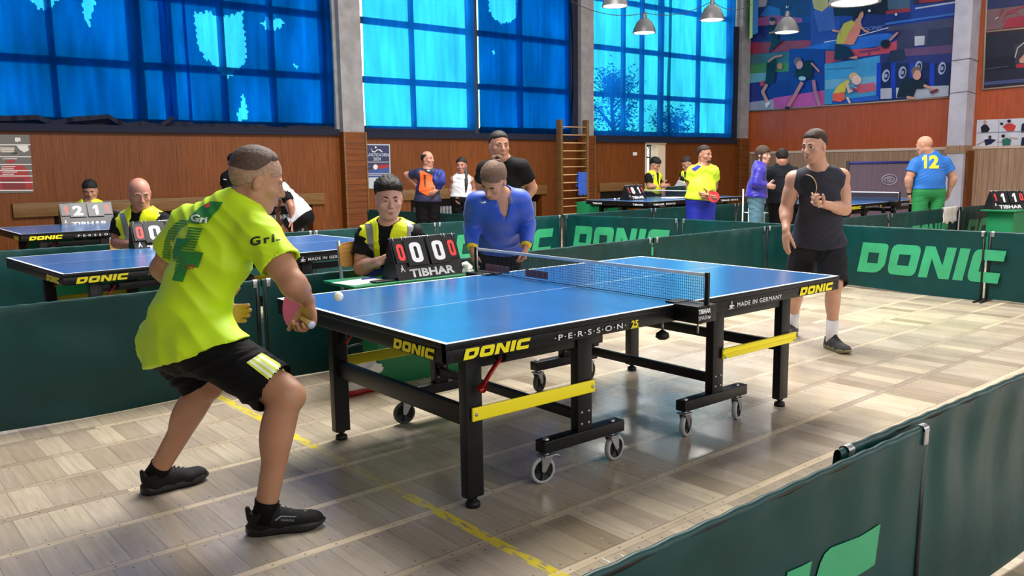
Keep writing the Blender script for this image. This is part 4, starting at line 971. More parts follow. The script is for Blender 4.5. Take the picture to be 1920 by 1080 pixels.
# ------------------------------------------------------------------ implicit-surface body kit
F32 = np.float32
RH = HV.cross(Vector((0, 0, 1))).normalized()          # picture right, horizontal
def c3(r, a, z): return (RH * r + HV * a + Vector((0, 0, z)))
def V(a): return np.array(a, dtype=np.float64)
def nrm(a): a = V(a); return a / (np.linalg.norm(a) + 1e-12)
class Sdf:
    def __init__(s): s.p = []
    def cone(s, a, b, ra, rb, k=.02, f=None, fs=1.0, caps=(), sub=False):
        s.p.append(('c', V(a), V(b), ra, rb, k, None if f is None else nrm(f), fs, [(V(q), nrm(n)) for q, n in caps], sub)); return s
    def ell(s, c, r, R=None, k=.02, sub=False, caps=()):
        s.p.append(('e', V(c), V(r), np.eye(3) if R is None else np.array(R, float), k, [(V(q), nrm(n)) for q, n in caps], sub)); return s
    def fn(s, lo, hi, func, k=0, sub=False):
        s.p.append(('f', V(lo), V(hi), func, k, sub)); return s
    def box(s, q):
        if q[0] == 'c': r = max(q[3], q[4]); return np.minimum(q[1], q[2]) - r, np.maximum(q[1], q[2]) + r
        if q[0] == 'e': e = np.sqrt(((q[3] * q[2][:, None]) ** 2).sum(0)); return q[1] - e, q[1] + e
        return q[1], q[2]
    def mesh(s, h, clips=(), lo=None, hi=None):
        bl, bh = zip(*[s.box(q) for q in s.p if not q[-1]])
        L = np.min(bl, 0) - .03; H_ = np.max(bh, 0) + .03
        if lo is not None: L = np.maximum(L, V(lo))
        if hi is not None: H_ = np.minimum(H_, V(hi))
        n = np.ceil((H_ - L) / h).astype(int) + 1
        F = np.full(n, .08, dtype=F32)
        for q in s.p:
            sub = q[-1]; a, b = s.box(q); k = q[5] if q[0] == 'c' else q[4]
            m = .02 + 1.2 * k
            i0 = np.maximum(np.floor((a - m - L) / h).astype(int), 0); i1 = np.minimum(np.ceil((b + m - L) / h).astype(int) + 1, n)
            if (i1 <= i0).any(): continue
            g = [(L[d] + h * np.arange(i0[d], i1[d])).astype(F32) for d in range(3)]
            X, Y, Z = np.meshgrid(*g, indexing='ij')
            if q[0] == 'c':
                A, B, ra, rb, k, f, fs, caps = q[1:9]
                x, y, z = X - F32(A[0]), Y - F32(A[1]), Z - F32(A[2]); ba = B - A
                sc = 1.0
                if f is not None:
                    t = (x * f[0] + y * f[1] + z * f[2]) * (1 / fs - 1); x = x + t * f[0]; y = y + t * f[1]; z = z + t * f[2]
                    ba = ba + f * (ba @ f) * (1 / fs - 1); sc = math.sqrt(fs)
                L2 = max(ba @ ba, 1e-9); t = np.clip((x * ba[0] + y * ba[1] + z * ba[2]) / L2, 0, 1)
                d = (np.sqrt((x - t * ba[0]) ** 2 + (y - t * ba[1]) ** 2 + (z - t * ba[2]) ** 2) - (ra + (rb - ra) * t)) * sc
                for P, N in caps: d = np.maximum(d, (X - P[0]) * N[0] + (Y - P[1]) * N[1] + (Z - P[2]) * N[2])
            elif q[0] == 'e':
                c, r, R, k, caps = q[1:6]
                x, y, z = X - F32(c[0]), Y - F32(c[1]), Z - F32(c[2])
                u = [(x * R[i][0] + y * R[i][1] + z * R[i][2]) for i in range(3)]
                k0 = np.sqrt(sum((u[i] / r[i]) ** 2 for i in range(3))); k1 = np.sqrt(sum((u[i] / r[i] ** 2) ** 2 for i in range(3))) + 1e-6
                d = k0 * (k0 - 1) / k1
                for P, N in caps: d = np.maximum(d, (X - P[0]) * N[0] + (Y - P[1]) * N[1] + (Z - P[2]) * N[2])
            else: d = q[3](X, Y, Z); k = q[4]
            sl = tuple(slice(i0[d_], i1[d_]) for d_ in range(3)); o = F[sl]
            if sub: d = -d; hh = np.clip(.5 - .5 * (o - d) / max(k, 1e-6), 0, 1); hh = 1 - np.clip(.5 + .5 * (o - d) / max(k, 1e-6), 0, 1); F[sl] = d * hh + o * (1 - hh) + k * hh * (1 - hh)
            else: hh = np.clip(.5 + .5 * (d - o) / max(k, 1e-6), 0, 1); F[sl] = d * (1 - hh) + o * hh - k * hh * (1 - hh)
        if clips:
            X, Y, Z = np.meshgrid(*[(L[d] + h * np.arange(n[d])).astype(F32) for d in range(3)], indexing='ij')
            for P, N in clips: P = V(P); N = nrm(N); F = np.maximum(F, (X - P[0]) * N[0] + (Y - P[1]) * N[1] + (Z - P[2]) * N[2])
        F[0] = .05; F[-1] = .05; F[:, 0] = .05; F[:, -1] = .05; F[:, :, 0] = .05; F[:, :, -1] = .05
        return snets(F, L, h)
def snets(F, L, h):
    I = F < 0; nx, ny, nz = F.shape
    cs = [(i, j, k) for i in (0, 1) for j in (0, 1) for k in (0, 1)]
    C = [I[i:nx - 1 + i, j:ny - 1 + j, k:nz - 1 + k] for i, j, k in cs]
    cnt = sum(c.astype(np.int8) for c in C); act = (cnt > 0) & (cnt < 8)
    idx = -np.ones(act.shape, dtype=np.int32); ii = np.argwhere(act); idx[act] = np.arange(len(ii))
    f = {c: F[ii[:, 0] + c[0], ii[:, 1] + c[1], ii[:, 2] + c[2]] for c in cs}
    acc = np.zeros((len(ii), 3)); w_ = np.zeros(len(ii))
    for a in cs:
        for d in range(3):
            if a[d] == 0:
                b = list(a); b[d] = 1; b = tuple(b); fa, fb = f[a], f[b]; m = (fa < 0) != (fb < 0)
                t = np.where(m, fa / np.where(m, fa - fb, 1), 0); p = np.array(a, float)[None, :].repeat(len(ii), 0); p[:, d] += t
                acc += np.where(m[:, None], p, 0); w_ += m
    v = L + (ii + acc / w_[:, None]) * h
    quads = []
    for d in range(3):
        a = [slice(1, -1)] * 3; b = list(a)
        s0 = [slice(1, n - 1) for n in F.shape]; s0[d] = slice(0, F.shape[d] - 1); s1 = list(s0); s1[d] = slice(1, F.shape[d])
        A = I[tuple(s0)]; B = I[tuple(s1)]; e = np.argwhere(A != B)
        if not len(e): continue
        off = np.array([1, 1, 1]); off[d] = 0; e2 = e + off; inside = A[tuple(e.T)]
        o1, o2 = [x for x in range(3) if x != d]
        def gi(da, db):
            q = e2.copy(); q[:, o1] -= da; q[:, o2] -= db; return idx[q[:, 0], q[:, 1], q[:, 2]]
        q = np.stack([gi(1, 1), gi(0, 1), gi(0, 0), gi(1, 0)], 1)
        flip = inside if d != 1 else ~inside
        q[~flip] = q[~flip][:, ::-1]; quads.append(q)
    return v, np.concatenate(quads)
def npmesh(name, chunks, m, parent=None, smooth_it=1, disp=None):
    vs = []; fs = []; b = 0
    for v, f in chunks: vs.append(v); fs.append(f + b); b += len(v)
    v = np.concatenate(vs); f = np.concatenate(fs)
    for _ in range(smooth_it):                # light relaxation
        acc = np.zeros_like(v); c = np.zeros(len(v))
        for i in range(4):
            np.add.at(acc, f[:, i], v[f[:, (i + 1) % 4]]); np.add.at(c, f[:, i], 1)
        v = v * .45 + acc / np.maximum(c, 1)[:, None] * .55
    me = bpy.data.meshes.new(name); me.vertices.add(len(v)); me.loops.add(len(f) * 4); me.polygons.add(len(f))
    me.vertices.foreach_set('co', v.astype(F32).ravel()); me.loops.foreach_set('vertex_index', f.astype(np.int32).ravel())
    me.polygons.foreach_set('loop_start', np.arange(0, len(f) * 4, 4, dtype=np.int32)); me.polygons.foreach_set('use_smooth', np.ones(len(f), dtype=bool))
    me.update(calc_edges=True)
    if disp is not None:
        no = np.zeros(len(v) * 3, dtype=F32); me.vertices.foreach_get('normal', no); no = no.reshape(-1, 3)
        v = v + no * disp(v)[:, None]; me.vertices.foreach_set('co', v.astype(F32).ravel()); me.update()
    for x in (m if isinstance(m, (list, tuple)) else [m]): me.materials.append(x)
    return link(name, me, parent)
def wrinkle(seed, amp, freq=14, d=(0, 0, 1), aniso=2.5, mask=None):
    r = np.random.RandomState(seed); d = nrm(d); dirs = [nrm(d * aniso + r.normal(0, .7, 3)) for _ in range(3)]; wd = [r.normal(0, 1, 3) for _ in range(3)]; ph = r.uniform(0, 6, 6)
    freq = freq * 2.8; ph2 = r.uniform(0, 6, 3)
    def f(v):
        o = 0
        for i in range(3):
            fr = freq * (1, 1.7, 2.9)[i]; s = np.sin(v @ dirs[i] * fr + 1.5 * np.sin(v @ wd[i] * fr * .4 + ph[i]) + ph[i + 3]); o = o + (1 - 2 * np.sqrt(s * s + .04)) * (1, .55, .25)[i] * np.clip(.25 + np.sin(v @ wd[(i + 1) % 3] * 7 + ph[i]), 0, 1)
        o = o * amp
        return o if mask is None else o * mask(v)
    return f

SKIN = {}
def skin(c, name='skin'):
    if c not in SKIN: SKIN[c] = mat(name, srgb(*c), .5, noise=.16, nscale=9, bump=.06, bscale=160, var=tuple(a * b for a, b in zip(srgb(*c), (.90, .82, .78))))
    return SKIN[c]
EYEW = mat('eye_white', srgb(214, 208, 202), .3); EYED = mat('iris_dark', srgb(40, 30, 24), .25)
def head_prims(S, H, L, Fw, U, s, fem=False, lean=0, full=True):
    """H = head centre; L, Fw, U = person's left, forward, up"""
    R = np.array([L, Fw, U]); 
    def P(x, y, z): return H + (L * x + Fw * y + U * z) * s
    def E(x, y, z, rx, ry, rz, k, sub=False): S.ell(P(x, y, z), np.array([rx, ry, rz]) * s, R, k * s, sub)
    j = .9 if fem else 1
    E(0, -.012, .032, .077, .097, .090, .0)
    E(0, .026, -.030, .060 * j, .064, .076, .03)
    E(0, .052, -.088, .026 * j, .026, .022, .03)
    for x in (-1, 1):
        S.cone(P(x * .058 * j, -.01, -.045), P(x * .018, .055, -.092), .016 * s, .016 * s, .03 * s)
        E(x * .042, .058, -.022, .022, .02, .018, .02)
        E(x * .028, .079, .024, .024, .012, .008, .012)
        E(x * .031, .102, .006, .017, .019, .011, .010, True)
        E(x * .031, .0725, .006, .0140, .0125, .0115, .003)
        E(x * .078, -.008, -.004, .008, .018, .029, .006); E(x * .088, .000, .0, .007, .009, .016, .004, True)
    S.cone(P(0, .086, .012), P(0, .106, -.026), .0075 * s, .0115 * s, .010 * s)
    for x in (-1, 1): E(x * .0115, .095, -.031, .008, .011, .007, .006)
    E(0, .082, -.055, .026, .012, .012, .012)
    E(0, .0895, -.0595, .019, .0065, .0045, .004); E(0, .0880, -.0695, .017, .0075, .0055, .004)
    return P
def add_face(par, P, L, Fw, U, s, sk, brow=(50, 38, 30), eyes=True, lips=(166, 104, 96), closed=False):
    browm = mat('eyebrow_hair', srgb(*brow), .9); lipm = mat('lip_skin', srgb(*lips), .5)
    for x in (-1, 1):
        mb = MB(); pts = [P(x * .014, .0905, .024), P(x * .028, .0915, .029), P(x * .040, .083, .029), P(x * .049, .073, .024)]
        mb.tube(pts, [.0028 * s, .0042 * s, .0036 * s, .0018 * s], browm, 8); mb.build('eyebrow', par)
        if eyes and not closed:
            mb = MB(); c = P(x * .031, .0742, .0055); mb.lathe([(.0118 * s * math.sin(t), -.0118 * s * math.cos(t)) for t in [PI * k / 10 for k in range(11)]], c, EYEW, Fw, 16)
            mb.build('eye', par); mb = MB(); mb.lathe([(.0123 * s * math.sin(t), .0123 * s * math.cos(t)) for t in [.58 * k / 5 for k in range(6)]], c, EYED, Fw, 14); mb.build('iris', par)
            mb = MB(); mb.tube([P(x * .018, .0815, .0105), P(x * .031, .0865, .0145), P(x * .045, .0785, .0105)], [.002 * s, .0042 * s, .002 * s], sk, 8); mb.tube([P(x * .019, .0800, .003), P(x * .031, .0840, -.0005), P(x * .044, .0775, .003)], [.0014 * s, .0026 * s, .0014 * s], sk, 8); mb.build('eyelid', par)
    mb = MB(); mb.tube([P(-.021, .0835, -.0640), P(-.010, .0935, -.0625), P(0, .0955, -.0635), P(.010, .0935, -.0625), P(.021, .0835, -.0640)], [.001 * s, .0035 * s, .0040 * s, .0035 * s, .001 * s], lipm, 8, flat=.9)
    mb.tube([P(-.018, .0835, -.066), P(0, .0945, -.0705), P(.018, .0835, -.066)], [.001 * s, .0046 * s, .001 * s], lipm, 8); mb.build('lips', par)
def hair_mesh(par, H, L, Fw, U, s, style, col, h=.005):
    R = np.array([L, Fw, U]); hm = mat('hair', srgb(*[c * .8 for c in col]), .6, noise=.35, nscale=90, bump=.35, bscale=260, spec=.3)
    def P(x, y, z): return H + (L * x + Fw * y + U * z) * s
    def local(X, Y, Z):
        x, y, z = X - H[0], Y - H[1], Z - H[2]
        return [(x * R[i][0] + y * R[i][1] + z * R[i][2]) / s for i in range(3)]
    side, top, front, drop, tap = dict(buzz=(.0035, .009, .064, .004, .03), short=(.006, .018, .066, 0, .02), quiff=(.003, .026, .060, 0, .03), fade=(.001, .0125, .062, .030, .028), thin=(.004, .004, .09, 0, .02), stubble=(.0016, .0016, .072, -.010, .006), balding=(.006, .002, .0, .0, .02), tied=(.008, .012, .064, 0, .018), long=(.012, .016, .070, -.02, .018))[style]
    def f(X, Y, Z):
        x, y, z = local(X, Y, Z)
        k0 = np.sqrt((x / .077) ** 2 + ((y + .012) / .097) ** 2 + ((z - .032) / .090) ** 2)
        t = np.clip((z - .02) / .085, 0, 1); t = t * t * (3 - 2 * t)
        line = np.where(y > .03, .060 - (front - .066), np.where(y > -.02, .060 - (.03 - y) / .05 * .063, -.003 - (-.02 - y) / .09 * .055)) + drop
        line = line + np.where(y > .03, -2.2 * np.abs(x) ** 2 / .06 * .12, 0)
        g = np.clip((z - line) / tap, 0, 1); g = g * (2 - g)
        d = (k0 - 1) * .086 - (side + (top - side) * t) * g + (1 - g) * .004
        d = np.maximum(d, (line - z) * .6)
        n = (.0010 + .0012 * t) * np.sin(x * 190 + 3 * np.sin(y * 70)) * np.sin(y * 150 + 2 * np.sin(z * 90 + x * 60)) * (2.4 if style in ('quiff', 'short') else .5)
        return (d + n * g) * s
    if style == 'none': return None
    S = Sdf(); r = .16 * s; S.fn(H - r, H + r, f)
    if style == 'quiff':
        S.ell(P(0, .055, .105), np.array([.058, .035, .022]) * s, R, .02 * s)
        for x, y, z in ((-.03, .075, .095), (.0, .082, .09), (.035, .075, .092), (.015, .04, .118), (-.03, .03, .118)): S.ell(P(x, y, z), np.array([.024, .02, .016]) * s, R, .012 * s)
    if style == 'long':
        for x in (-1, 1): S.cone(P(x * .062, .01, .05), P(x * .070, .015, -.105), .022 * s, .020 * s, .02 * s, f=L, fs=.6); S.cone(P(x * .05, -.05, .05), P(x * .045, -.05, -.12), .04 * s, .03 * s, .02 * s)
    if style == 'tied':
        S.ell(P(0, -.10, .02), np.array([.03, .03, .03]) * s, R, .02 * s)
    ch = [S.mesh(h * s)]
    if style == 'balding': ch = [(v, f_[((v[f_].mean(1) - H) @ U < .075 * s)]) for v, f_ in ch]
    return npmesh('stubble' if style == 'stubble' else 'hair', ch, hm, par, 1)
def hand_prims(S, W, D, N, left, s, curl=(.3, .4, .3), spread=.0, thumb=(.55, .75, .3), tcurl=.3, per=None):
    D = nrm(D); N = nrm(V(N) - D * (V(N) @ D)); T = np.cross(D, N) * (-1 if left else 1)
    R = np.array([T, D, N]); W = V(W)
    S.ell(W + D * .052 * s, np.array([.040, .052, .0165]) * s, R, .012 * s)
    S.cone(W - D * .01 * s, W + D * .04 * s, .024 * s, .026 * s, .015 * s, f=N, fs=.72)
    S.ell(W + (D * .035 + T * .022 + N * .006) * s, np.array([.018, .030, .016]) * s, R, .012 * s)
    Ls = (.072, .080, .075, .058)
    for i in range(4):
        r0 = W + (D * (.088 - .004 * abs(i - 1.2)) + T * (.030 - .0198 * i) + N * .001) * s; c = curl if per is None else per[i]; ang = 0; p = r0 - D * .012 * s; sp = spread * (1.5 - i) / 1.5
        rad = (.0092, .0095, .0090, .0080)[i]
        for j in range(3):
            ang += c[j]; d = nrm(D * math.cos(ang) + N * math.sin(ang) + T * sp); q = p + d * Ls[i] * (.46, .30, .24)[j] * s + (d * .012 * s if j == 0 else 0)
            S.cone(p, q, rad * s * (1, .95, .88)[j], rad * s * (.95, .88, .78)[j], .0035 * s if j else .006 * s); p = q
    p = W + (D * .028 + T * .030 + N * .006) * s; d = nrm(D * thumb[0] + T * thumb[1] + N * thumb[2])
    for j, l in enumerate((.042, .032, .027)):
        q = p + d * l * s; S.cone(p, q, (.0125, .0108, .0098)[j] * s, (.0108, .0098, .0078)[j] * s, .006 * s); p = q; d = nrm(d + (D * .5 + N * .35 - T * .25) * tcurl)
SH_T = None
class Person:
    def __init__(s, label, J_, scale=1.0, fem=False, look=None, headup=None, h=.012, hh=None, skinc=(190, 140, 115), fat=1.0, arm=1.0, leg=1.0, group=None, hands={}, cat='person', bare=None, headscale=1.0, shoulder_r=.058, pup=None):
        """J_: joints (world). lat = person's left"""
        s.J = {k: V(p) for k, p in J_.items() if k != '_f'}; s.s = scale; s.h = h; J = s.J; s.fat = fat
        s.arm = arm; s.root = empty('person', (0, 0, 0)); s.root.location = (0, 0, 0); tag(s.root, label, cat, group)
        s.sk = skin(skinc); S = Sdf(); s.S = S; sc = scale
        up = nrm(J['neck'] - J['pelvis']); s.pup = up if pup is None else nrm(pup); latT = nrm(J['shL'] - J['shR']); latB = nrm(J['hipL'] - J['hipR'])
        s.up = up; s.latT = latT; s.latB = latB; fT = nrm(np.cross(latT, up)); fB = nrm(np.cross(latB, up)); s.fT = fT; s.fB = fB
        sw = np.linalg.norm(J['shL'] - J['shR']); hw = np.linalg.norm(J['hipL'] - J['hipR']); s.sw = sw
        chest = J.get('chest'); chest = J['pelvis'] * .32 + J['neck'] * .68 if chest is None else chest; s.chest = chest
        waist = J.get('waist'); waist = J['pelvis'] * .70 + J['neck'] * .30 if waist is None else waist; s.waist = waist
        fm = nrm(fT + fB); s.fm = fm
        rc = (sw * .36) * (fat ** .5); rw = .135 * sc * fat * (.9 if fem else 1); rp = .150 * sc * (fat ** .6); s.rc, s.rw, s.rp = rc, rw, rp
        s.torso(S, 0)
        for a in 'LR':
            sh, el, wr = J['sh' + a], J['el' + a], J['wr' + a]; A = arm * sc * (.82 if fem else 1)
            S.ell(sh, (.056 * A, .056 * A, .056 * A), None, .03)
            S.cone(sh, el, .050 * A, .041 * A, .02); S.cone(sh * .6 + el * .4, sh * .35 + el * .65, .048 * A, .046 * A, .02)
            S.cone(el, wr, .040 * A, .025 * A, .02); S.cone(el * .85 + wr * .15, el * .6 + wr * .4, .044 * A, .040 * A, .02)
            hip, kn, an = J['hip' + a], J['kn' + a], J['an' + a]; G_ = leg * sc
            S.cone(hip, kn, .088 * G_, .056 * G_, .03); S.cone(kn, an, .052 * G_, .036 * G_, .02)
            fwd = nrm(J['toe' + a] - an); ld = nrm(an - kn); back = nrm(-(fwd - ld * (fwd @ ld)))
            S.ell(kn * .72 + an * .28 + back * .018 * G_, (.05 * G_, .05 * G_, .115 * G_), s.frame(ld), .03)
            S.ell(kn - back * .022 * G_, (.040 * G_,) * 3, None, .02); S.cone(kn, kn * .85 + hip * .15 - back * .02 * G_, .05 * G_, .058 * G_, .02)
            heel = an + back * .018 * G_ + ld * .035 * G_
            S.cone(an, heel, .034 * G_, .028 * G_, .02); S.cone(an + ld * .045 * G_, J['toe' + a] - fwd * .07, .034 * G_, .020 * G_, .02)
        # neck and head
        H = J['head']; Fw = nrm(look) if look is not None else fT
        U0 = V(headup) if headup is not None else V((0, 0, 1)); U = nrm(U0 - Fw * (U0 @ Fw)); Lh = nrm(np.cross(U, Fw)); s.H, s.Fw, s.U, s.Lh = H, Fw, U, Lh
        hs = sc * headscale; s.hs = hs
        nb = J['neck']; nr = (.047 if fem else .060) * sc * fat ** .4
        ht = H - U * .055 * hs - Fw * .022 * hs; S.cone(nb, ht, nr * 1.08, nr * .95, .03)
        S.cone(nb, J['shL'] * .6 + nb * .4, nr * .8, .045 * sc, .04); S.cone(nb, J['shR'] * .6 + nb * .4, nr * .8, .045 * sc, .04)
        s.P = head_prims(S, H, Lh, Fw, U, hs, fem)
        ex = []
        for a in 'LR':
            hd = hands.get(a)
            el, wr = J['el' + a], J['wr' + a]; D = hd.get('D') if hd and hd.get('D') is not None else wr - el
            N_ = hd['N'] if hd and 'N' in hd else -latT if a == 'L' else latT
            kw = {k: v for k, v in (hd or {}).items() if k not in ('D', 'N')}; S0 = len(S.p)
            hand_prims(S, wr, V(D), V(N_), a == 'L', sc * arm ** .3 * (.92 if fem else 1.03), **kw)
            ex.append((wr, nrm(D))); s.grips = getattr(s, 'grips', {}); Dn = nrm(D); s.grips[a] = (V(wr), Dn, nrm(V(N_) - Dn * (V(N_) @ Dn)))
        hh = hh or h * .6
        chunks = []; cut = nb + (ht - nb) * .25; dn = nrm(ht - nb)
        cl = [(cut + dn * h * .4, dn)]
        for wr, D in ex: cl.append(None)
        # main body without head and hands
        main = Sdf(); main.p = S.p
        planes = [(cut + dn * .003, dn)]
        body = main.mesh(h, clips=[])
        def keep(v, f, test):
            m = test(v); k = m[f].all(1); f = f[k]; used = np.unique(f); mp = -np.ones(len(v), int); mp[used] = np.arange(len(used)); return v[used], mp[f]
        def near_head(v, e=0.0):
            a_ = (v - cut) @ dn; r_ = np.linalg.norm((v - cut) - a_[:, None] * dn, axis=1); return (a_ > -e) & (r_ < (.125 + np.maximum(a_ - .03, 0) * 1.2) * hs + e) & (np.linalg.norm(v - H, axis=1) < .32 * hs)
        if hh < h * .95:
            v, f = body
            tests = []
            for wr, D in ex: tests.append((wr, D))
            def keepmain(v):
                m = ~near_head(v)
                for wr, D in tests: m &= ~(((v - wr) @ D > -.0) & (np.linalg.norm(v - wr, axis=1) < .24 * sc))
                return m
            chunks.append(keep(v, f, keepmain))
            r = .20 * hs; hv_, hf = main.mesh(hh, lo=np.minimum(H - r, cut - .09), hi=np.maximum(H + r, cut + .09))
            chunks.append(keep(hv_, hf, lambda v: near_head(v, h * 1.5)))
            for wr, D in tests:
                c = wr + D * .08 * sc; r = .15 * sc; a_, b_ = main.mesh(min(hh, .005 * max(1, sc)) if hh < .007 else hh, lo=c - r, hi=c + r)
                chunks.append(keep(a_, b_, lambda v: ((v - wr) @ D > -h * 1.2) & (np.linalg.norm(v - wr, axis=1) < .24 * sc) & (np.abs(v - c) < r - .006).all(1)))
        else: chunks.append(body)
        s.body = npmesh('body', chunks, s.sk, s.root, 1)
    def frame(s, d):
        d = nrm(d); a = nrm(np.cross(d, [.3, .9, .1])); b = np.cross(d, a); return np.array([a, b, d])
    def torso(s, S, off, k=.03, lower=True, shirt=False):
        J = s.J; sc = s.s; fm, fT, fB = s.fm, s.fT, s.fB; o = off
        if lower:
            S.cone(J['hipL'] * .75 + J['pelvis'] * .25, J['hipR'] * .75 + J['pelvis'] * .25, .100 * sc * s.fat ** .3 + o, .100 * sc * s.fat ** .3 + o, k)
            S.cone(J['pelvis'], s.waist, s.rp + o, s.rw + o, k, f=fB, fs=.72)
        S.cone(s.waist, s.chest, s.rw + o, s.rc + o, k, f=fm, fs=.70 if s.fat < 1.15 else .82)
        uc = s.chest * .45 + J['neck'] * .55
        S.cone(s.chest, uc, s.rc + o, s.rc * .86 + o, k, f=fT, fs=.66)
        S.cone(J['shL'] * .82 + uc * .18, J['shR'] * .82 + uc * .18, .056 * sc + o, .056 * sc + o, .06)
        for a in 'LR': S.cone(J['neck'] * .75 + uc * .25, J['sh' + a] * .8 + uc * .2, .062 * sc + o, .048 * sc + o, .05)
        if s.fat > 1.15: S.ell(s.waist + fm * .04 * sc, np.array([s.rw, s.rw * .8, .14 * sc]) + o, np.array([s.latB, s.fm, s.up]), .05)
    def cloth(s, name, S, m, h=None, seed=1, amp=.004, freq=14, d=None, mask=None, sm=1):
        h = h or s.h; ch = [S.mesh(h)]
        return npmesh(name, ch, m, s.root, sm, disp=wrinkle(seed, amp, freq, s.up if d is None else d, mask=mask) if amp else None)
    def tee(s, m, off=.010, sleeve=.5, hem=None, hem_r=1.0, name='shirt', seed=1, amp=.004, vneck=0, sleeveless=False, flare=1.25, neck_r=1.18, extra=None, h=None, freq=14, long=False, hemdrop=.02, cutneck=True, collar=0, hips=True):
        J = s.J; sc = s.s; S = Sdf(); 
        hemP = J['pelvis'] - s.pup * hemdrop * sc if hem is None else V(hem)
        hemN = -s.pup
        s.torso(S, off, k=.04, lower=False)
        S.cone(s.waist, hemP, s.rw + off, (s.rp + off) * hem_r, .05, f=s.fB, fs=.76, caps=[(hemP, hemN)])
        S.cone(hemP + s.pup * .12 * sc, hemP, s.rp + off, (s.rp + off) * hem_r, .03, f=s.fB, fs=.78, caps=[(hemP, hemN)])
        hr = .104 * sc * s.fat ** .3 + off + .010
        if hips: S.cone(J['hipL'] * .75 + J['pelvis'] * .25, J['hipR'] * .75 + J['pelvis'] * .25, hr, hr, .04, caps=[(hemP, hemN)])
        if hips:
            for a in 'LR': hp = J['hip' + a]; S.cone(hp, hp + (J['kn' + a] - hp) * .45, .092 * sc + off + .022, .085 * sc + off + .02, .03, caps=[(hemP, hemN)])
        for a in 'LR':
            sh, el, wr = J['sh' + a], J['el' + a], J['wr' + a]; ar = (.85 if s.rw < .125 * sc else 1)
            if sleeveless: S.cone(sh * .8 + s.chest * .2, sh * .8 + s.chest * .2, .05 * sc, .05 * sc, .04); continue
            e = sh + (el - sh) * min(sleeve, 1); d = nrm(el - sh)
            ar = ar * max(1, s.arm * .96); S.cone(sh, e, .053 * sc * ar + off, .050 * sc * ar * flare + off * .6, .05, caps=[(e, d)] if not long else [])
            if long:
                d2 = nrm(wr - el); e2 = wr - d2 * .02
                S.cone(el, e2, .047 * sc * ar + off, .034 * sc * ar + off * .6, .03, caps=[(e2 + d2 * .0, d2)])
        nb = J['neck']; H = s.H; dn = nrm(H - nb)
        if collar:
            S.cone(nb - dn * .02 * sc, nb + dn * .045 * sc, (.060 + collar) * sc, (.058 + collar) * sc, .015, caps=[(nb + dn * .05 * sc, dn)])
        else: S.cone(nb - dn * .05, nb + dn * .01, .08 * sc, .062 * sc, .04)
        if cutneck:
            r = .060 * sc * neck_r * (.85 if s.rw < .125 * sc else 1); S.cone(nb + dn * .012 * sc + s.fT * .012, nb + dn * .2, r, r * 1.3, .006, sub=True)
        if vneck: S.cone(nb + s.fT * .10 * sc + dn * .03, nb - s.up * vneck * sc + s.fT * .14 * sc, .045 * sc, .008, .01, sub=True)
        # hollow ends
        for a in 'LR':
            if sleeveless: 
                c = J['sh' + a] + s.latT * (.035 if a == 'L' else -.035) * sc; S.ell(c, (.062 * sc, .062 * sc, .085 * sc), s.frame(s.up)[[0, 1, 2]], .012, sub=True); continue
            if long: continue
            ar = (.85 if s.rw < .125 * sc else 1) * max(1, s.arm * .96); sh, el = J['sh' + a], J['el' + a]; e = sh + (el - sh) * sleeve; d = nrm(el - sh); rr = .050 * sc * flare * ar + off * .6 - .004 - (h or s.h) * 1.1
            S.cone(e - d * .02, e + d * .05, rr, rr * 1.02, .002, sub=True, caps=[(e - d * .022, -d)])
        if extra: extra(S)
        return s.cloth(name, S, m, h, seed, amp, freq)
    def shorts(s, m, frac=.75, off=.016, flare=1.25, name='shorts', seed=3, amp=.005, top=.06, h=None, full=False, d=None, tight=1.0):
        J = s.J; sc = s.s; S = Sdf(); tp = J['pelvis'] + s.pup * top * sc
        S.cone(J['hipL'] * .75 + J['pelvis'] * .25, J['hipR'] * .75 + J['pelvis'] * .25, .104 * sc * s.fat ** .3 + off, .104 * sc * s.fat ** .3 + off, .03)
        S.cone(J['pelvis'], tp, s.rp + off * .6, s.rp * .95 + off * .4, .03, f=s.fB, fs=.74, caps=[(tp, s.pup)])
        for a in 'LR':
            hip, kn, an = J['hip' + a], J['kn' + a], J['an' + a]
            if not full:
                e = hip + (kn - hip) * frac; d_ = nrm(kn - hip); S.cone(hip, e, .092 * sc + off, (.070 * sc + off * .6) * flare, .03, caps=[(e, d_)])
                rr = (.070 * sc + off * .6) * flare - .004 - (h or s.h) * 1.1; S.cone(e - d_ * .02, e + d_ * .05, rr, rr * 1.02, .002, sub=True, caps=[(e - d_ * .022, -d_)])
            else:
                S.cone(hip, kn, (.090 * sc + off) * tight, (.062 * sc + off) * tight, .03); d_ = nrm(an - kn); e = an - d_ * .01; S.cone(kn, e, (.060 * sc + off) * tight, (.050 * sc + off) * tight, .03, caps=[(e, d_)])
        return s.cloth(name, S, m, h, seed, amp, 13, d=d if d is not None else J['knL'] - J['hipL'])
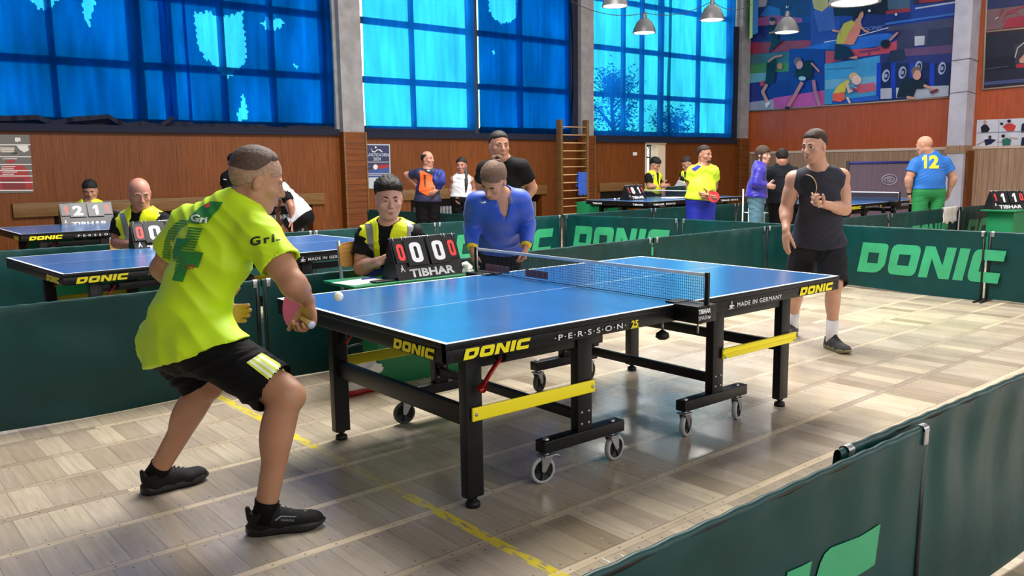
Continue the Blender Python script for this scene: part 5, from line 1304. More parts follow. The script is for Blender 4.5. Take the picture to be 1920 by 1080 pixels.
    def shoes(s, m, sole, L_=.29, sock=None, sockh=.1, h=.004, detail=1, lace=None, high=.0, tip=None):
        for a in 'LR':
            an, toe = s.J['an' + a], s.J['toe' + a]; d = V(toe) - an; d[2] = 0; d = nrm(d); r = empty('shoe', (0, 0, 0)); r.parent = s.root
            ang = math.atan2(d[1], d[0]); back = an - d * .068 * s.s; r.location = (back[0], back[1], 0); r.rotation_euler = (0, 0, ang); k = L_ / .30
            S = Sdf(); A = np.array
            S.cone((.045 * k, 0, .045), (.12 * k, 0, .045), .038, .040, .02); S.cone((.12 * k, 0, .045), (.245 * k, 0, .036), .040, .040, .02, f=(0, 0, 1), fs=.8)
            S.cone((.20 * k, .008 * (1 if a == 'R' else -1), .034), (.258 * k, 0, .032), .045, .030, .02, f=(0, 0, 1), fs=.66)
            S.cone((.055 * k, 0, .05), (.052 * k, 0, .115 + high), .043, .045, .02, caps=[((.05 * k, 0, .098 + high), (-.28, 0, 1))])
            S.cone((.10 * k, 0, .07), (.17 * k, 0, .055), .034, .026, .02); S.cone((.085 * k, 0, .09), (.11 * k, 0, .105), .022, .018, .015)
            S.cone((.010 * k, 0, .07), (.004 * k, 0, .108 + high), .012, .010, .015)
            v, f = S.mesh(h, clips=[((0, 0, .014), (0, 0, -1))]); npmesh('upper', [(v, f)], m, r, 1)
            if lace:
                mb = MB()
                for i in range(5): x = (.105 + .019 * i) * k; z = .114 - .0085 * i; mb.tube([(x, -.022, z - .012), (x + .006, 0, z + .002), (x + .002, .022, z - .012)], .0025, lace, 6)
                mb.tube([(.10 * k, 0, .118), (.085 * k, .03, .128), (.07 * k, .035, .112), (.10 * k, .005, .118)], .002, lace, 5); mb.build('laces', r)
            out = [(-.004, 0), (.006, .028), (.03, .038), (.07, .040), (.13, .039), (.18, .047), (.22, .050), (.26, .042), (.288, .022), (.296, 0)]
            ring = out + [(x, -y) for x, y in out[-2:0:-1]]; n2 = len(ring); vs = []
            for z, q in ((0, .95), (.010, 1.03), (.026, 1.03), (.034, .98)):
                for x, y in ring: vs.append(((.14 + (x - .14) * q) * k, y * q, z + (.016 * max(0, (x - .21) / .085) ** 2 if z < .02 else .004 * max(0, (x - .21) / .085) ** 2) + (.012 if x < .01 and z > .02 else 0)))
            fs = [tuple(range(n2))[::-1], tuple(range(3 * n2, 4 * n2))]
            for j in range(3):
                for q in range(n2): a_ = j * n2 + q; b_ = j * n2 + (q + 1) % n2; fs.append((a_, b_, b_ + n2, a_ + n2))
            t = MB(); t.add(vs, fs, sole, True); t.build('sole', r)
            if sock:
                kn = s.J['kn' + a]; u = nrm(kn - an); MB().tube([an - u * .04, an + u * .02, an + u * sockh], [.050 * s.s, .044 * s.s, .047 * s.s], sock, 20, flat=1).build('sock', s.root)
    def face(s, **k): add_face(s.body, s.P, s.Lh, s.Fw, s.U, s.hs, s.sk, **k)
    def hair(s, style, col, h=.005): return hair_mesh(s.root, s.H, s.Lh, s.Fw, s.U, s.hs, style, col, h)
    def vest(s, off=.022, tip=.30, seed=2, h=None, hemdrop=-.02, amp=.003, mat_=None):
        """sleeveless high-visibility vest with a deep V"""
        J = s.J; sc = s.s; S = Sdf(); s.torso(S, off, k=.04, lower=False); hemP = J['pelvis'] - s.up * hemdrop * sc
        S.cone(s.waist, hemP, s.rw + off + .006, s.rp + off + .01, .05, f=s.fB, fs=.8, caps=[(hemP, -s.up)])
        nb = J['neck']; dn = nrm(s.H - nb)
        S.cone(nb - dn * .03, nb + dn * .2, .075 * sc, .10 * sc, .01, sub=True)
        p1 = nb - s.up * tip * sc + s.fT * .16 * sc; w_ = .064 * sc
        S.cone(nb + s.fT * .15 * sc + s.up * .03, p1, w_, .012, .01, sub=True); S.cone(nb + s.fT * .07 * sc + s.up * .02, p1 - s.fT * .05 * sc, w_ * .8, .01, .01, sub=True)
        for a, sg in (('L', 1), ('R', -1)):
            c = J['sh' + a] + s.latT * sg * .060 * sc - s.up * .03 * sc; S.ell(c, (.060 * sc, .10 * sc, .115 * sc), np.array([s.latT, s.fT, s.up]), .012, sub=True)
        return s.cloth('safety_vest', S, mat_ or VEST, h, seed, amp, 12)
VEST = mat('hi_vis_yellow_cloth', srgb(232, 246, 16), .55, bump=.1, bscale=60)
REFL = mat('reflective_tape', srgb(138, 144, 150), .35, metal=.25)
NAVYC = mat('black_polo_cloth', srgb(9, 10, 15), .8, spec=.25)

def bat(center, handle, normal, face1, face2, label, R=.077):
    c = V(center); hd = nrm(handle); n = nrm(V(normal) - hd * (V(normal) @ hd)); t = np.cross(hd, n)
    r = empty('table_tennis_bat'); tag(r, label, 'bat')
    wood = mat('bat_wood', srgb(196, 160, 110), .5); ring = [c + (t * math.cos(a) * R * .97 + hd * math.sin(a) * R * 1.02) for a in [2 * PI * k / 36 for k in range(36)]]
    def slab(a, b, m, name, sc=1.0):
        N = 36; vs = [c + (p - c) * sc + n * a for p in ring] + [c + (p - c) * sc + n * b for p in ring]
        mb = MB(); mb.add(vs, [tuple(range(N))[::-1], tuple(range(N, 2 * N))] + [(i, (i + 1) % N, N + (i + 1) % N, N + i) for i in range(N)], m); mb.build(name, r)
    slab(-.003, .003, wood, 'blade'); slab(.003, .0065, face1, 'rubber', .985); slab(-.0065, -.003, face2, 'rubber', .985)
    mb = MB(); mb.tube([c + hd * R * .75, c + hd * (R + .02), c + hd * (R + .06), c + hd * (R + .098)], [.013, .0125, .0135, .0165], wood, 12, flat=.8); mb.build('handle', r)
    mb = MB(); mb.tube([c + hd * (R + .098), c + hd * (R + .1)], [.0165, .0165], mat('handle_end', srgb(190, 200, 225), .4), 12); mb.build('end_cap', r); return r
def stripes(poly, y0, y1, period, thick, slope=0):
    """slanted bands clipped to a polygon (picture coordinates)"""
    out = []; y = y0
    def cross(yy):
        xs = []
        for i in range(len(poly)):
            (x1, a), (x2, b) = poly[i - 1], poly[i]; a -= slope * x1; b -= slope * x2
            if (a > yy) != (b > yy): xs.append(x1 + (yy - a) * (x2 - x1) / (b - a))
        return sorted(xs)
    while y < y1:
        a, b = cross(y), cross(y + thick)
        for k in range(0, min(len(a), len(b)) - 1, 2):
            out.append(curve_poly([[(a[k], y + slope * a[k]), (a[k + 1], y + slope * a[k + 1]), (b[k + 1], y + thick + slope * b[k + 1]), (b[k], y + thick + slope * b[k])]]))
        y += period
    return join2d(*out)
def Z(ox, oy, sc): return lambda *pts: [(ox + x / sc, oy + y / sc) for x, y in pts]

def grip(p, side, handle, f1, f2, label, normal=None, adv=.078, lift=.026, R=.077, slide=.045):
    """bat whose handle lies across the palm of a person's hand"""
    W, D, N = p.grips[side]; hd = nrm(handle); g = W + D * adv + N * lift
    n = np.cross(hd, D) if normal is None else normal
    return bat(g - hd * (R + slide), hd, n, f1, f2, label, R)
def stand(J_, g=0, spread=.09, bend=(0, 0)):
    """legs straight down from the hips to the floor"""
    for a in 'LR':
        h = V(J_['hip' + a]); sc = h[2] / .92
        J_['kn' + a] = V((h[0] + bend[0] * .5, h[1] + bend[1] * .5, .50 * sc)); J_['an' + a] = V((h[0], h[1], .09)); J_['toe' + a] = J_['an' + a] + V((J_['_f'][0] * .17, J_['_f'][1] * .17, -.06))
def sit(J_, f, knee=.47):
    f = nrm(f)
    for a in 'LR':
        h = V(J_['hip' + a]); k = h + f * .42; k[2] = knee; J_['kn' + a] = k; an = k - f * .02; an[2] = .09; J_['an' + a] = an; t = an + f * .17; t[2] = .03; J_['toe' + a] = t
def joints(hd, facing, pose='stand', leg=None, **px):
    """px: name=(u, v[, offset away])"""
    J_ = {k: V(J(p[0], p[1], hd + (p[2] if len(p) > 2 else 0))) for k, p in px.items()}
    f = nrm(V(c3(facing[0], facing[1], 0))); J_['_f'] = f
    if pose == 'stand': stand(J_)
    elif pose == 'sit': sit(J_, V(c3(leg[0], leg[1], 0)) if leg else f)
    return J_
# ------------------------------------------------------------------ the player in neon yellow
NEON = mat('neon_yellow_jersey', srgb(196, 236, 22), .6, bump=.05, bscale=300)
BLKSH = mat('black_shorts_cloth', srgb(6, 6, 8), .8, spec=.2)
BLKSHOE = mat('black_knit_shoe', srgb(8, 8, 9), .7, spec=.3, bump=.3, bscale=400); BLKSOLE = mat('black_shoe_sole', srgb(14, 14, 15), .5)
p1 = Person('player in neon yellow jersey with a green 4, seen from behind, crouching', dict(
    head=J(481, 340, 3.36), neck=J(452, 392, 3.34), chest=J(402, 470, 3.32), waist=J(362, 565, 3.32), pelvis=J(350, 628, 3.32),
    shL=J(352, 422, 3.44), shR=J(492, 445, 3.20), elL=J(304, 503, 3.55), wrL=J(412, 588, 3.58), elR=J(548, 531, 3.13), wrR=J(577, 563, 3.34),
    hipL=J(318, 642, 3.44), hipR=J(388, 652, 3.22), knL=J(388, 722, 3.50), knR=J(538, 742, 3.14),
    anL=(-.72, 1.245, .09), anR=(-.525, .515, .09), toeL=(-.52, 1.26, .03), toeR=(-.32, .43, .03)),
    scale=1.02, headscale=1.03, look=c3(.86, .42, -.28), headup=c3(.35, .1, 1), h=.006, hh=.0035, pup=c3(-.28, .1, 1), skinc=(176, 130, 102), fat=1.06, arm=1.14, leg=1.12,
    hands={'R': dict(D=c3(.12, .1, -1), N=c3(-.75, -.60, -.1), curl=(.9, 1.1, .9), thumb=(.75, .25, .75), tcurl=.2), 'L': dict(D=c3(.9, -.1, .0), N=c3(.1, -.8, .2), curl=(.35, .4, .3))})
jer = p1.tee(NEON, off=.016, sleeve=.60, hemdrop=.075, hem_r=1.30, flare=1.32, seed=4, amp=.0055, name='jersey', h=.006, freq=10)
sho = p1.shorts(BLKSH, frac=.86, off=.020, flare=1.28, h=.006, seed=9, amp=.006)
p1.shoes(BLKSHOE, BLKSOLE, .30, lace=mat('dark_laces', srgb(60, 62, 66), .6), sock=BLKSH, sockh=.045)
p1.face(); p1.hair('fade', (118, 94, 84), .004); p1.hair('stubble', (220, 180, 152), .004)

GRN = mat('green_print', srgb(40, 136, 56), .6); BLKP = mat('black_print', srgb(14, 30, 20), .6); WHP = mat('white_print', srgb(232, 240, 226), .6); REDP = mat('red_print', srgb(176, 66, 40), .6)
z = Z(240, 260, 2.572)
top = z((398, 303), (460, 307), (436, 345), (408, 372), (385, 405), (335, 412), (288, 404), (300, 376), (345, 335))
decal(curve_poly([top]), jer, GRN, 'printed_number', step=5)
arm = z((300, 372), (240, 400), (198, 440), (176, 500), (167, 580), (205, 585), (212, 520), (232, 470), (262, 430), (300, 404))
decal(stripes(arm, 375 / 2.572 + 260 - 20, 500, 5.0, 2.9, .08), jer, GRN, 'printed_stripes', step=5)
stem = z((300, 408), (372, 412), (350, 465), (330, 520), (312, 560), (290, 615), (225, 640), (238, 590), (262, 520), (285, 460))
decal(stripes(stem, 398, 520, 5.0, 2.9, .08), jer, GRN, 'printed_stripes', step=5)
decal(curve_poly([z((238, 480), (262, 482), (300, 490), (286, 515), (262, 522), (246, 566), (222, 572), (212, 560))]), jer, GRN, 'printed_number', step=5)
decal(curve_poly([z((318, 543), (365, 550), (340, 622), (292, 616), (266, 692), (214, 682), (236, 622), (262, 590), (300, 570))]), jer, GRN, 'printed_number', step=5)
bar_ = z((168, 520), (240, 527), (300, 535), (318, 545), (300, 600), (200, 586), (167, 580))
decal(stripes(bar_, 400 + 46, 520, 5.0, 2.9, .08), jer, GRN, 'printed_stripes', step=5)
decal(pxtext('Gri', z((302, 398))[0], (31, 5.5), (3, -13), .04), jer, WHP, 'lettering', step=5, lift=.0045)
decal(curve_poly([z((372, 322), (398, 310), (402, 330), (380, 338))]), jer, REDP, 'red_mark', step=5, lift=.0045)
decal(pxtext('CT', z((286, 628))[0], (16, 1), (0, -8), .05), jer, REDP, 'lettering', step=5, lift=.0045)
decal(curve_poly([z((131, 703), (168, 712), (168, 718), (131, 709))]), jer, REDP, 'red_mark', step=5)
decal(pxtext('Gri', z((592, 518))[0], (45, -7), (-1, -16), .03, 1.3), jer, BLKP, 'lettering', step=4, lift=.003)
decal(curve_poly([z((714, 488), (733, 486), (733, 493), (714, 495))]), jer, BLKP, 'lettering', step=4, lift=.003)
z = Z(240, 580, 2.4); A_ = z((532, 240), (606, 297), (682, 352)); B_ = z((600, 196), (680, 245), (724, 300))
YS = mat('lime_stripe', srgb(206, 220, 70), .6)
for i in range(7):
    f0, f1 = i / 7, (i + 1) / 7; L0 = [(a[0] + (b[0] - a[0]) * f0, a[1] + (b[1] - a[1]) * f0) for a, b in zip(A_, B_)]; L1 = [(a[0] + (b[0] - a[0]) * f1, a[1] + (b[1] - a[1]) * f1) for a, b in zip(A_, B_)]
    decal(curve_poly([L0 + L1[::-1]]), sho, YS if i % 2 == 0 else WHP, 'stripe', step=3)
PINK = mat('pink_rubber', srgb(214, 72, 226), .5); BLKR = mat('black_rubber_sheet', srgb(20, 20, 22), .45)
grip(p1, 'R', c3(.62, -.75, -.22), PINK, BLKR, 'pink bat in the right hand of the player in neon yellow', normal=c3(-.8, -.6, .1))

for sh_ in [c for c in p1.root.children if c.name.startswith('shoe')]:
    up_ = [c for c in sh_.children if c.name.startswith('upper')][0]
    bpy.context.view_layer.update()
    if (sh_.matrix_world.translation - Vector((-.6, .55, 0))).length < .25: SHR = up_
GREYP = mat('grey_print', srgb(120, 126, 132), .6)
decal(pxtext('FAGAOUE', (527, 977), (25, 1), (0, -4.5), .02), SHR, GREYP, 'lettering', step=4, lift=.0012)
decal(curve_poly([[(515, 975), (526, 967), (556, 968), (556, 970), (527, 969.5), (517, 977)]]), SHR, GREYP, 'stripe', step=4, lift=.0012)
# ------------------------------------------------------------------ the player in the sleeveless top
CHAR = mat('charcoal_top', srgb(48, 50, 62), .8, noise=.12, nscale=5, spec=.25); CHSH = mat('dark_shorts_cloth', srgb(24, 24, 31), .8, spec=.25)
WSOCK = mat('white_sock', srgb(222, 222, 226), .85, bump=.3, bscale=200); GSHOE = mat('dark_grey_shoe', srgb(52, 52, 56), .7, bump=.4, bscale=250); YSOLE = mat('sole_grey_yellow', srgb(120, 112, 80), .6)
j = joints(6.25, (-.6, -.8), None, head=(1527, 275, -.08), neck=(1535, 320, -.02), chest=(1537, 368, 0), waist=(1536, 415, .08), pelvis=(1533, 452, .12),
    shR=(1489, 336, .02), shL=(1577, 332, 0), elR=(1474, 392, .08), wrR=(1474, 432, -.05), elL=(1584, 392, -.02), wrL=(1544, 383, -.26),
    hipR=(1510, 462, .2), hipL=(1556, 462, .06), knR=(1495, 532, .25), knL=(1564, 536, -.10))
j.update(anR=(4.27, 1.26, .09), anL=(4.08, .80, .09), toeR=V((4.27, 1.26, .03)) + V(c3(-.10, -.15, 0)), toeL=(3.995, .635, .03)); j.pop('_f')
p2 = Person('player in charcoal sleeveless top and dark shorts beyond the table, holding a black bat', j, scale=1.0, look=c3(-.80, -.58, -.12), h=.008, hh=.0045, skinc=(196, 152, 130), fat=1.05, arm=1.12, leg=1.0,
    hands={'R': dict(D=c3(-.05, -.1, -1), N=c3(.9, .2, .1), curl=(.12, .2, .15), thumb=(.85, .35, .3)), 'L': dict(D=c3(-.80, -.35, .1), N=c3(-.1, -.5, .9), curl=(.8, 1.0, .8), thumb=(.55, .2, .8))})
tp = p2.tee(CHAR, off=.014, sleeveless=True, hemdrop=.0, hem_r=1.16, seed=14, amp=.004, name='sleeveless_top', h=.0075)
sh2 = p2.shorts(CHSH, frac=.97, off=.022, flare=1.25, h=.008, seed=5, amp=.005)
p2.shoes(GSHOE, YSOLE, .30, sock=WSOCK, sockh=.15, lace=BLKSOLE, h=.005)
p2.face(); p2.hair('buzz', (72, 50, 40), .004)
decal(curve_poly([[(1592, 480), (1594, 480), (1592, 503), (1590, 503)]]), sh2, WHP, 'print', step=5) if 0 else None
grip(p2, 'L', c3(.42, -.45, -.95), BLKR, BLKR, 'black bat held up by the player in the sleeveless top', normal=c3(.9, .45, .2))
# ------------------------------------------------------------------ the young referee
BLUEB = mat('blue_vest_band', srgb(24, 52, 150), .6)
j = joints(5.65, (.3, -.95), 'sit', head=(729, 374, 0), neck=(729, 424, .06), chest=(731, 462, .10), waist=(728, 512, .14), pelvis=(724, 552, .16), shR=(686, 444, .10), shL=(776, 442, .04),
    elR=(677, 502, .05), wrR=(714, 489, -.20), elL=(796, 484, .12), wrL=(806, 506, .02), hipR=(700, 556, .2), hipL=(748, 556, .12), leg=(.9, .2))
um = Person('young dark haired referee in yellow vest seated behind the 0-0 score board', j, scale=1.0, headscale=1.12, look=c3(.28, -.95, -.14), h=.008, hh=.0042, skinc=(206, 160, 142), arm=1.2, fat=1.1,
    hands={'R': dict(D=c3(.55, -.4, .35), N=c3(.3, -.2, -.9), curl=(.7, .9, .6), thumb=(.8, .2, .6))})
sh = um.tee(NAVYC, off=.014, sleeve=.62, hemdrop=.02, seed=21, amp=.003, name='polo_shirt', h=.007, collar=.012, neck_r=1.05)
vs_ = um.vest(h=.0075, tip=.30, off=.028)
um.shorts(NAVYC, full=True, seed=2, name='trousers', amp=.004); um.shoes(BLKSHOE, BLKSOLE, .29)
um.face(brow=(36, 28, 24)); um.hair('quiff', (34, 28, 26), .004)
def vq(o, pts, m, name='reflective_strip', lift=.003): return decal(curve_poly([pts]), o, m, name, step=5, lift=lift)
vq(vs_, [(678, 403), (688, 400), (699, 424), (701, 460), (702, 505), (692, 505), (690, 460), (687, 430)], REFL); vq(vs_, [(760, 402), (770, 405), (775, 420), (774, 455), (764, 455), (764, 425)], REFL)
vq(vs_, [(664, 503), (700, 505), (742, 500), (742, 517), (700, 519), (664, 516)], BLUEB, 'blue_band'); vq(vs_, [(664, 516.5), (700, 519.5), (742, 517.5), (742, 530), (664, 530)], REFL, 'grey_band')
vq(vs_, [(712, 438), (733, 438), (733, 440), (712, 440)], BLKP, 'pocket_seam'); vq(vs_, [(709, 451), (733, 452), (733, 453.5), (709, 453)], BLKP, 'pocket_seam')
vq(sh, [(668, 417), (681, 418), (680.5, 422), (667.5, 421.5)], mat('flag_blue', srgb(44, 90, 200), .6), 'flag_patch'); vq(sh, [(667.5, 421.5), (680.5, 422), (680, 427), (667, 426)], mat('flag_yellow', srgb(236, 214, 60), .6), 'flag_patch')
# ------------------------------------------------------------------ the woman in the blue jacket
JBLUE = mat('blue_track_jacket', srgb(22, 74, 190), .5, sheen=.2, bump=.15, bscale=25); YCUFF = mat('yellow_cuff', srgb(226, 204, 30), .6)
BLKT = mat('black_trousers_cloth', srgb(5, 5, 7), .8, spec=.2)
j = joints(6.0, (-.15, -1), 'stand', head=(925, 338, -.12), neck=(944, 368, .02), chest=(934, 402, .05), waist=(932, 432, .18), pelvis=(934, 455, .30), shR=(892, 380, .0), shL=(976, 376, .05),
    elR=(884, 424, .08), wrR=(886, 466, -.05), elL=(989, 420, .14), wrL=(986, 462, .02), hipR=(914, 462, .32), hipL=(954, 461, .32))
wo = Person('woman in blue track jacket with yellow cuffs, bending forward, hair in a bun', j, scale=.98, fem=True, headscale=1.1, look=c3(-.38, -.62, -.72), headup=c3(-.1, -.75, .65), h=.009, hh=.0045, skinc=(190, 142, 120), fat=1.12, arm=1.1,
    hands={'R': dict(D=c3(0, 0, -1), N=c3(.9, .2, 0), curl=(.3, .4, .3)), 'L': dict(D=c3(-.05, .1, -1), N=c3(-.9, .2, 0), curl=(.6, .7, .5))})
jk = wo.tee(JBLUE, off=.018, long=True, hemdrop=-.01, hem_r=1.06, seed=33, amp=.005, name='track_jacket', h=.0075, vneck=.10, freq=12)
for a in 'LR':
    w_, e = wo.J['wr' + a], wo.J['el' + a]; d = nrm(w_ - e); MB().tube([w_ - d * .055, w_ - d * .004], [.039, .040], YCUFF, 18).build('cuff', wo.root)
wo.shorts(BLKT, full=True, seed=3, name='trousers', amp=.004, h=.012); wo.shoes(BLKSHOE, BLKSOLE, .26, h=.008)
wo.face(closed=True); wo.hair('tied', (156, 122, 98), .005)
Hh = wo.H; bp = Hh + wo.U * .095 - wo.Fw * .095; HB = mat('hair_bun', srgb(118, 90, 72), .8, bump=.6, bscale=120)
mb = MB(); tor = []
for k in range(40):
    t = k / 40 * 2 * PI * 2; tor.append(V(bp) + wo.Lh * math.cos(t) * .026 + wo.Fw * math.sin(t) * .024 + wo.U * (.012 * math.sin(t * 1.5) + .012))
mb.tube(tor, .0145, HB, 10, closed=True); mb.build('hair_bun', wo.root)
decal(curve_poly([[(906, 379), (909, 377), (912, 379), (910, 381), (904, 381), (900, 378), (905, 379.5)]]), jk, WHP, 'emblem', step=5)
decal(curve_poly([rnd([(948, 369), (960, 368), (961, 382), (949, 382)], 3)]), jk, mat('faded_crest', srgb(120, 124, 150), .6), 'crest', step=5)
# ------------------------------------------------------------------ standing man in black behind her
POLO = mat('black_tee_cloth', srgb(9, 9, 12), .8, spec=.25)
def simple(label, hd, facing, J_, hairstyle, haircol, shirt, lower, pose='stand', leg=None, scale=1.0, shorts=None, extra=None, h=.013, hh=.007, tee={}, face=True, shoe=True, vest=False, closed=False, **k):
    j = joints(hd, facing, pose, leg, **J_); p = Person(label, j, scale=scale, h=h, hh=hh, **k)
    tk = dict(off=.014, sleeve=.6, seed=int(hd * 7) % 50, amp=.004, name='shirt', h=min(h, .011)); tk.update(tee); p.shirt = p.tee(shirt, **tk)
    if shorts: p.low = p.shorts(lower, frac=shorts, off=.020, flare=1.25, h=min(h, .011), seed=4, amp=.004)
    else: p.low = p.shorts(lower, full=True, off=.016, name='trousers', h=min(h, .012), seed=4, amp=.004)
    if shoe: p.shoes(BLKSHOE, BLKSOLE, .29, h=.009)
    if face: p.face(closed=closed)
    if hairstyle: p.hair(hairstyle, haircol, .006)
    if vest: p.vst = p.vest(h=.010, off=.026, **(vest if isinstance(vest, dict) else {}))
    return p
SKA = (186, 136, 112)
m1 = simple('man in black shirt with cropped hair standing behind the woman in blue jacket', 7.6, (.2, -1), dict(head=(936, 275, -.02), neck=(944, 302, .02), pelvis=(945, 430, .05), shR=(908, 318, .06), shL=(979, 314, .0), elR=(902, 350, .2), wrR=(915, 385, .1), elL=(998, 352, .12), wrL=(978, 384, .05), hipR=(927, 438, .08), hipL=(963, 438, .04)),
    'buzz', (52, 42, 36), POLO, BLKT, look=c3(.35, -.93, .0), h=.010, hh=.0055, skinc=SKA, scale=1.02, headscale=1.08, fat=1.1, arm=1.1)
# ------------------------------------------------------------------ orange and navy
NAVYS = mat('navy_sports_shirt', srgb(26, 28, 62), .6); ORNG = mat('orange_print', srgb(226, 92, 26), .6)
m2 = simple('man in a navy shirt with an orange front panel, hands on hips by the wall', 12.7, (.4, -.9), dict(head=(802, 299), neck=(803, 319), pelvis=(801, 374), shR=(783, 326, .0), shL=(822, 327, .02), elR=(762, 327, .1), wrR=(784, 352, .02), elL=(829, 347, .1), wrL=(817, 358, -.12), hipR=(792, 378), hipL=(812, 378)),
    'balding', (40, 36, 36), NAVYS, BLKT, look=c3(.82, -.5, 0), skinc=(176, 126, 104), fat=1.12, shorts=.8, h=.012)
decal(curve_poly([rnd([(787, 321), (793, 320), (815, 332), (816, 345), (814, 367), (800, 367), (785, 358), (788, 340)], 2)]), m2.shirt, ORNG, 'orange_panel', step=4)
decal(pxtext('Hummel', (795, 326), (0, 22), (4.5, 0), .03), m2.shirt, BLKP, 'lettering', step=4, lift=.005) if 0 else decal(pxtext('Mizuno', (794, 328), (2, 22), (4.5, 0), .03), m2.shirt, BLKP, 'lettering', step=4, lift=.006)
decal(curve_poly([rnd([(800, 316), (806, 315), (804, 318), (806, 321), (801, 321)], 1)]), m2.shirt, WHP, 'emblem', step=4)
crumple('blue_bag', J(824, 345, 12.0), (.10, .07, .13), mat('blue_bag_cloth', srgb(26, 40, 120), .6), 5, 'blue bag under the arm of the man in orange and navy', 'bag', flatb=False)
# ------------------------------------------------------------------ woman in white tank top
WTANK = mat('white_tank', srgb(200, 198, 204), .7)
m3 = simple('woman with long dark hair in a white tank top and black trousers by the wall', 12.9, (-.1, -1), dict(head=(865, 311), neck=(866, 330), pelvis=(865, 370), shR=(850, 337), shL=(883, 338), elR=(845, 356, .05), wrR=(852, 372, -.05), elL=(888, 358, .05), wrL=(884, 372, -.1), hipR=(858, 375), hipL=(875, 375)),
    'tied', (34, 24, 22), WTANK, BLKT, fem=True, look=c3(-.15, -1, 0), skinc=(160, 112, 96), tee=dict(sleeveless=True, off=.008, hemdrop=-.02), scale=1.0)
MB().tube([V(m3.H) + m3.U * .06 - m3.Fw * .07, V(m3.H) + m3.Lh * .07 - m3.U * .06, V(m3.H) + m3.Lh * .09 + m3.Fw * .09 - m3.U * .28, V(m3.H) + m3.Lh * .08 + m3.Fw * .10 - m3.U * .40], [.04, .034, .026, .010], mat('dark_hair', srgb(30, 22, 20), .6), 12, flat=.8).build('ponytail', m3.root)
# ------------------------------------------------------------------ bald referee and far left referee
m4 = simple('bald referee in a yellow vest seated at the second table, looking down', 7.65, (.3, -1), dict(head=(262, 364, 0), neck=(267, 400, .05), pelvis=(268, 492, .12), shR=(226, 418, .08), shL=(307, 416, .0), elR=(219, 455, .05), wrR=(262, 462, -.2), elL=(318, 450, .02), wrL=(300, 462, -.25), hipR=(248, 496, .15), hipL=(290, 496, .1)),
    None, None, NAVYC, NAVYC, pose='sit', leg=(.9, .25), look=c3(.52, -.78, -.30), h=.010, hh=.005, skinc=(188, 132, 112), scale=1.05, headscale=1.12, fat=1.2, arm=1.2, closed=True, vest=dict(tip=.30), tee=dict(collar=.012))
vq(m4.vst, [(222, 392), (229, 388), (240, 420), (249, 460), (239, 462), (230, 425)], REFL); vq(m4.vst, [(212, 456), (250, 460), (276, 452), (276, 470), (212, 470)], REFL, 'grey_band'); vq(m4.vst, [(294, 382), (303, 384), (308, 400), (309, 420), (299, 420), (298, 400)], REFL)
m5 = simple('seated referee in a yellow vest behind the 1-2-1-1 score board at the far left', 11.35, (.1, -1), dict(head=(169, 358), neck=(169, 379), pelvis=(169, 436, .1), shR=(148, 391, .03), shL=(192, 390), elR=(138, 412, .05), wrR=(138, 418, -.25), elL=(204, 410, .05), wrL=(200, 418, -.25), hipR=(158, 440, .1), hipL=(182, 440, .1)),
    'short', (34, 28, 26), NAVYC, NAVYC, pose='sit', leg=(.9, .25), look=c3(.35, -.9, -.28), skinc=(176, 128, 106), scale=1.05, headscale=1.06, vest=True, closed=True, tee=dict(collar=.012))
vq(m5.vst, [(140, 377), (146, 375), (149, 388), (142, 390)], REFL); vq(m5.vst, [(191, 372), (197, 372), (198, 388), (192, 388)], REFL)
# ------------------------------------------------------------------ men behind the neon player
m6 = simple('dark haired man in black, half hidden behind the neon yellow player\'s head', 12.5, (.4, -.9), dict(head=(438, 305), neck=(438, 322), pelvis=(440, 378), shR=(423, 333), shL=(460, 333), elR=(420, 358, .05), wrR=(428, 380, -.1), elL=(463, 358, .05), wrL=(452, 378, -.1), hipR=(432, 382), hipL=(450, 382)),
    'short', (30, 24, 22), POLO, BLKT, look=c3(.5, -.8, -.1), skinc=(160, 112, 92))
decal(curve_poly([[(419, 335), (425, 336), (425, 338), (419, 337)]]), m6.shirt, WHP, 'print', step=4)
WHTS = mat('white_grey_shirt', srgb(196, 198, 206), .7)
j = joints(12.0, (-1, 0), None, head=(512, 362, -.02), neck=(524, 355, 0), chest=(540, 368), waist=(556, 386), pelvis=(568, 402), shL=(534, 362, -.17), shR=(530, 358, .18), elL=(546, 386, -.22), wrL=(547, 412, -.2), elR=(520, 385, .2), wrR=(522, 410, .2),
    hipL=(566, 408, -.11), hipR=(570, 408, .11), knL=(534, 428, -.13), knR=(536, 430, .13))
j.pop('_f')
for a in 'LR': j['an' + a] = V((j['kn' + a][0] + .12, j['kn' + a][1] - .05, .09)); j['toe' + a] = j['an' + a] + V(c3(-.17, 0, -.06))
m7 = Person('man in white and black shirt bending low with his hand on his thigh', j, scale=1.04, look=c3(-.8, -.2, -.6), h=.012, hh=.006, skinc=(168, 118, 96), fat=1.08, hands={'L': dict(D=c3(.12, -.1, -1), N=c3(-.9, 0, -.1), spread=.35, curl=(.1, .1, .1), thumb=(.6, .8, .1))})
m7.shirt = m7.tee(WHTS, off=.016, sleeve=.55, seed=3, h=.010, amp=.005, name='shirt'); m7.shorts(BLKT, frac=.85, off=.03, h=.011); m7.shoes(BLKSHOE, BLKSOLE, .29, h=.009); m7.face(); m7.hair('short', (40, 32, 28), .006)
sl = Sdf(); sl.cone(m7.J['shL'] * .95 + m7.J['elL'] * .05, m7.J['shL'] * .42 + m7.J['elL'] * .58, .078, .082, .02, caps=[(m7.J['shL'] * .40 + m7.J['elL'] * .60, m7.J['elL'] - m7.J['shL'])]); m7.cloth('black_sleeve', sl, POLO, .010, 2, .003)
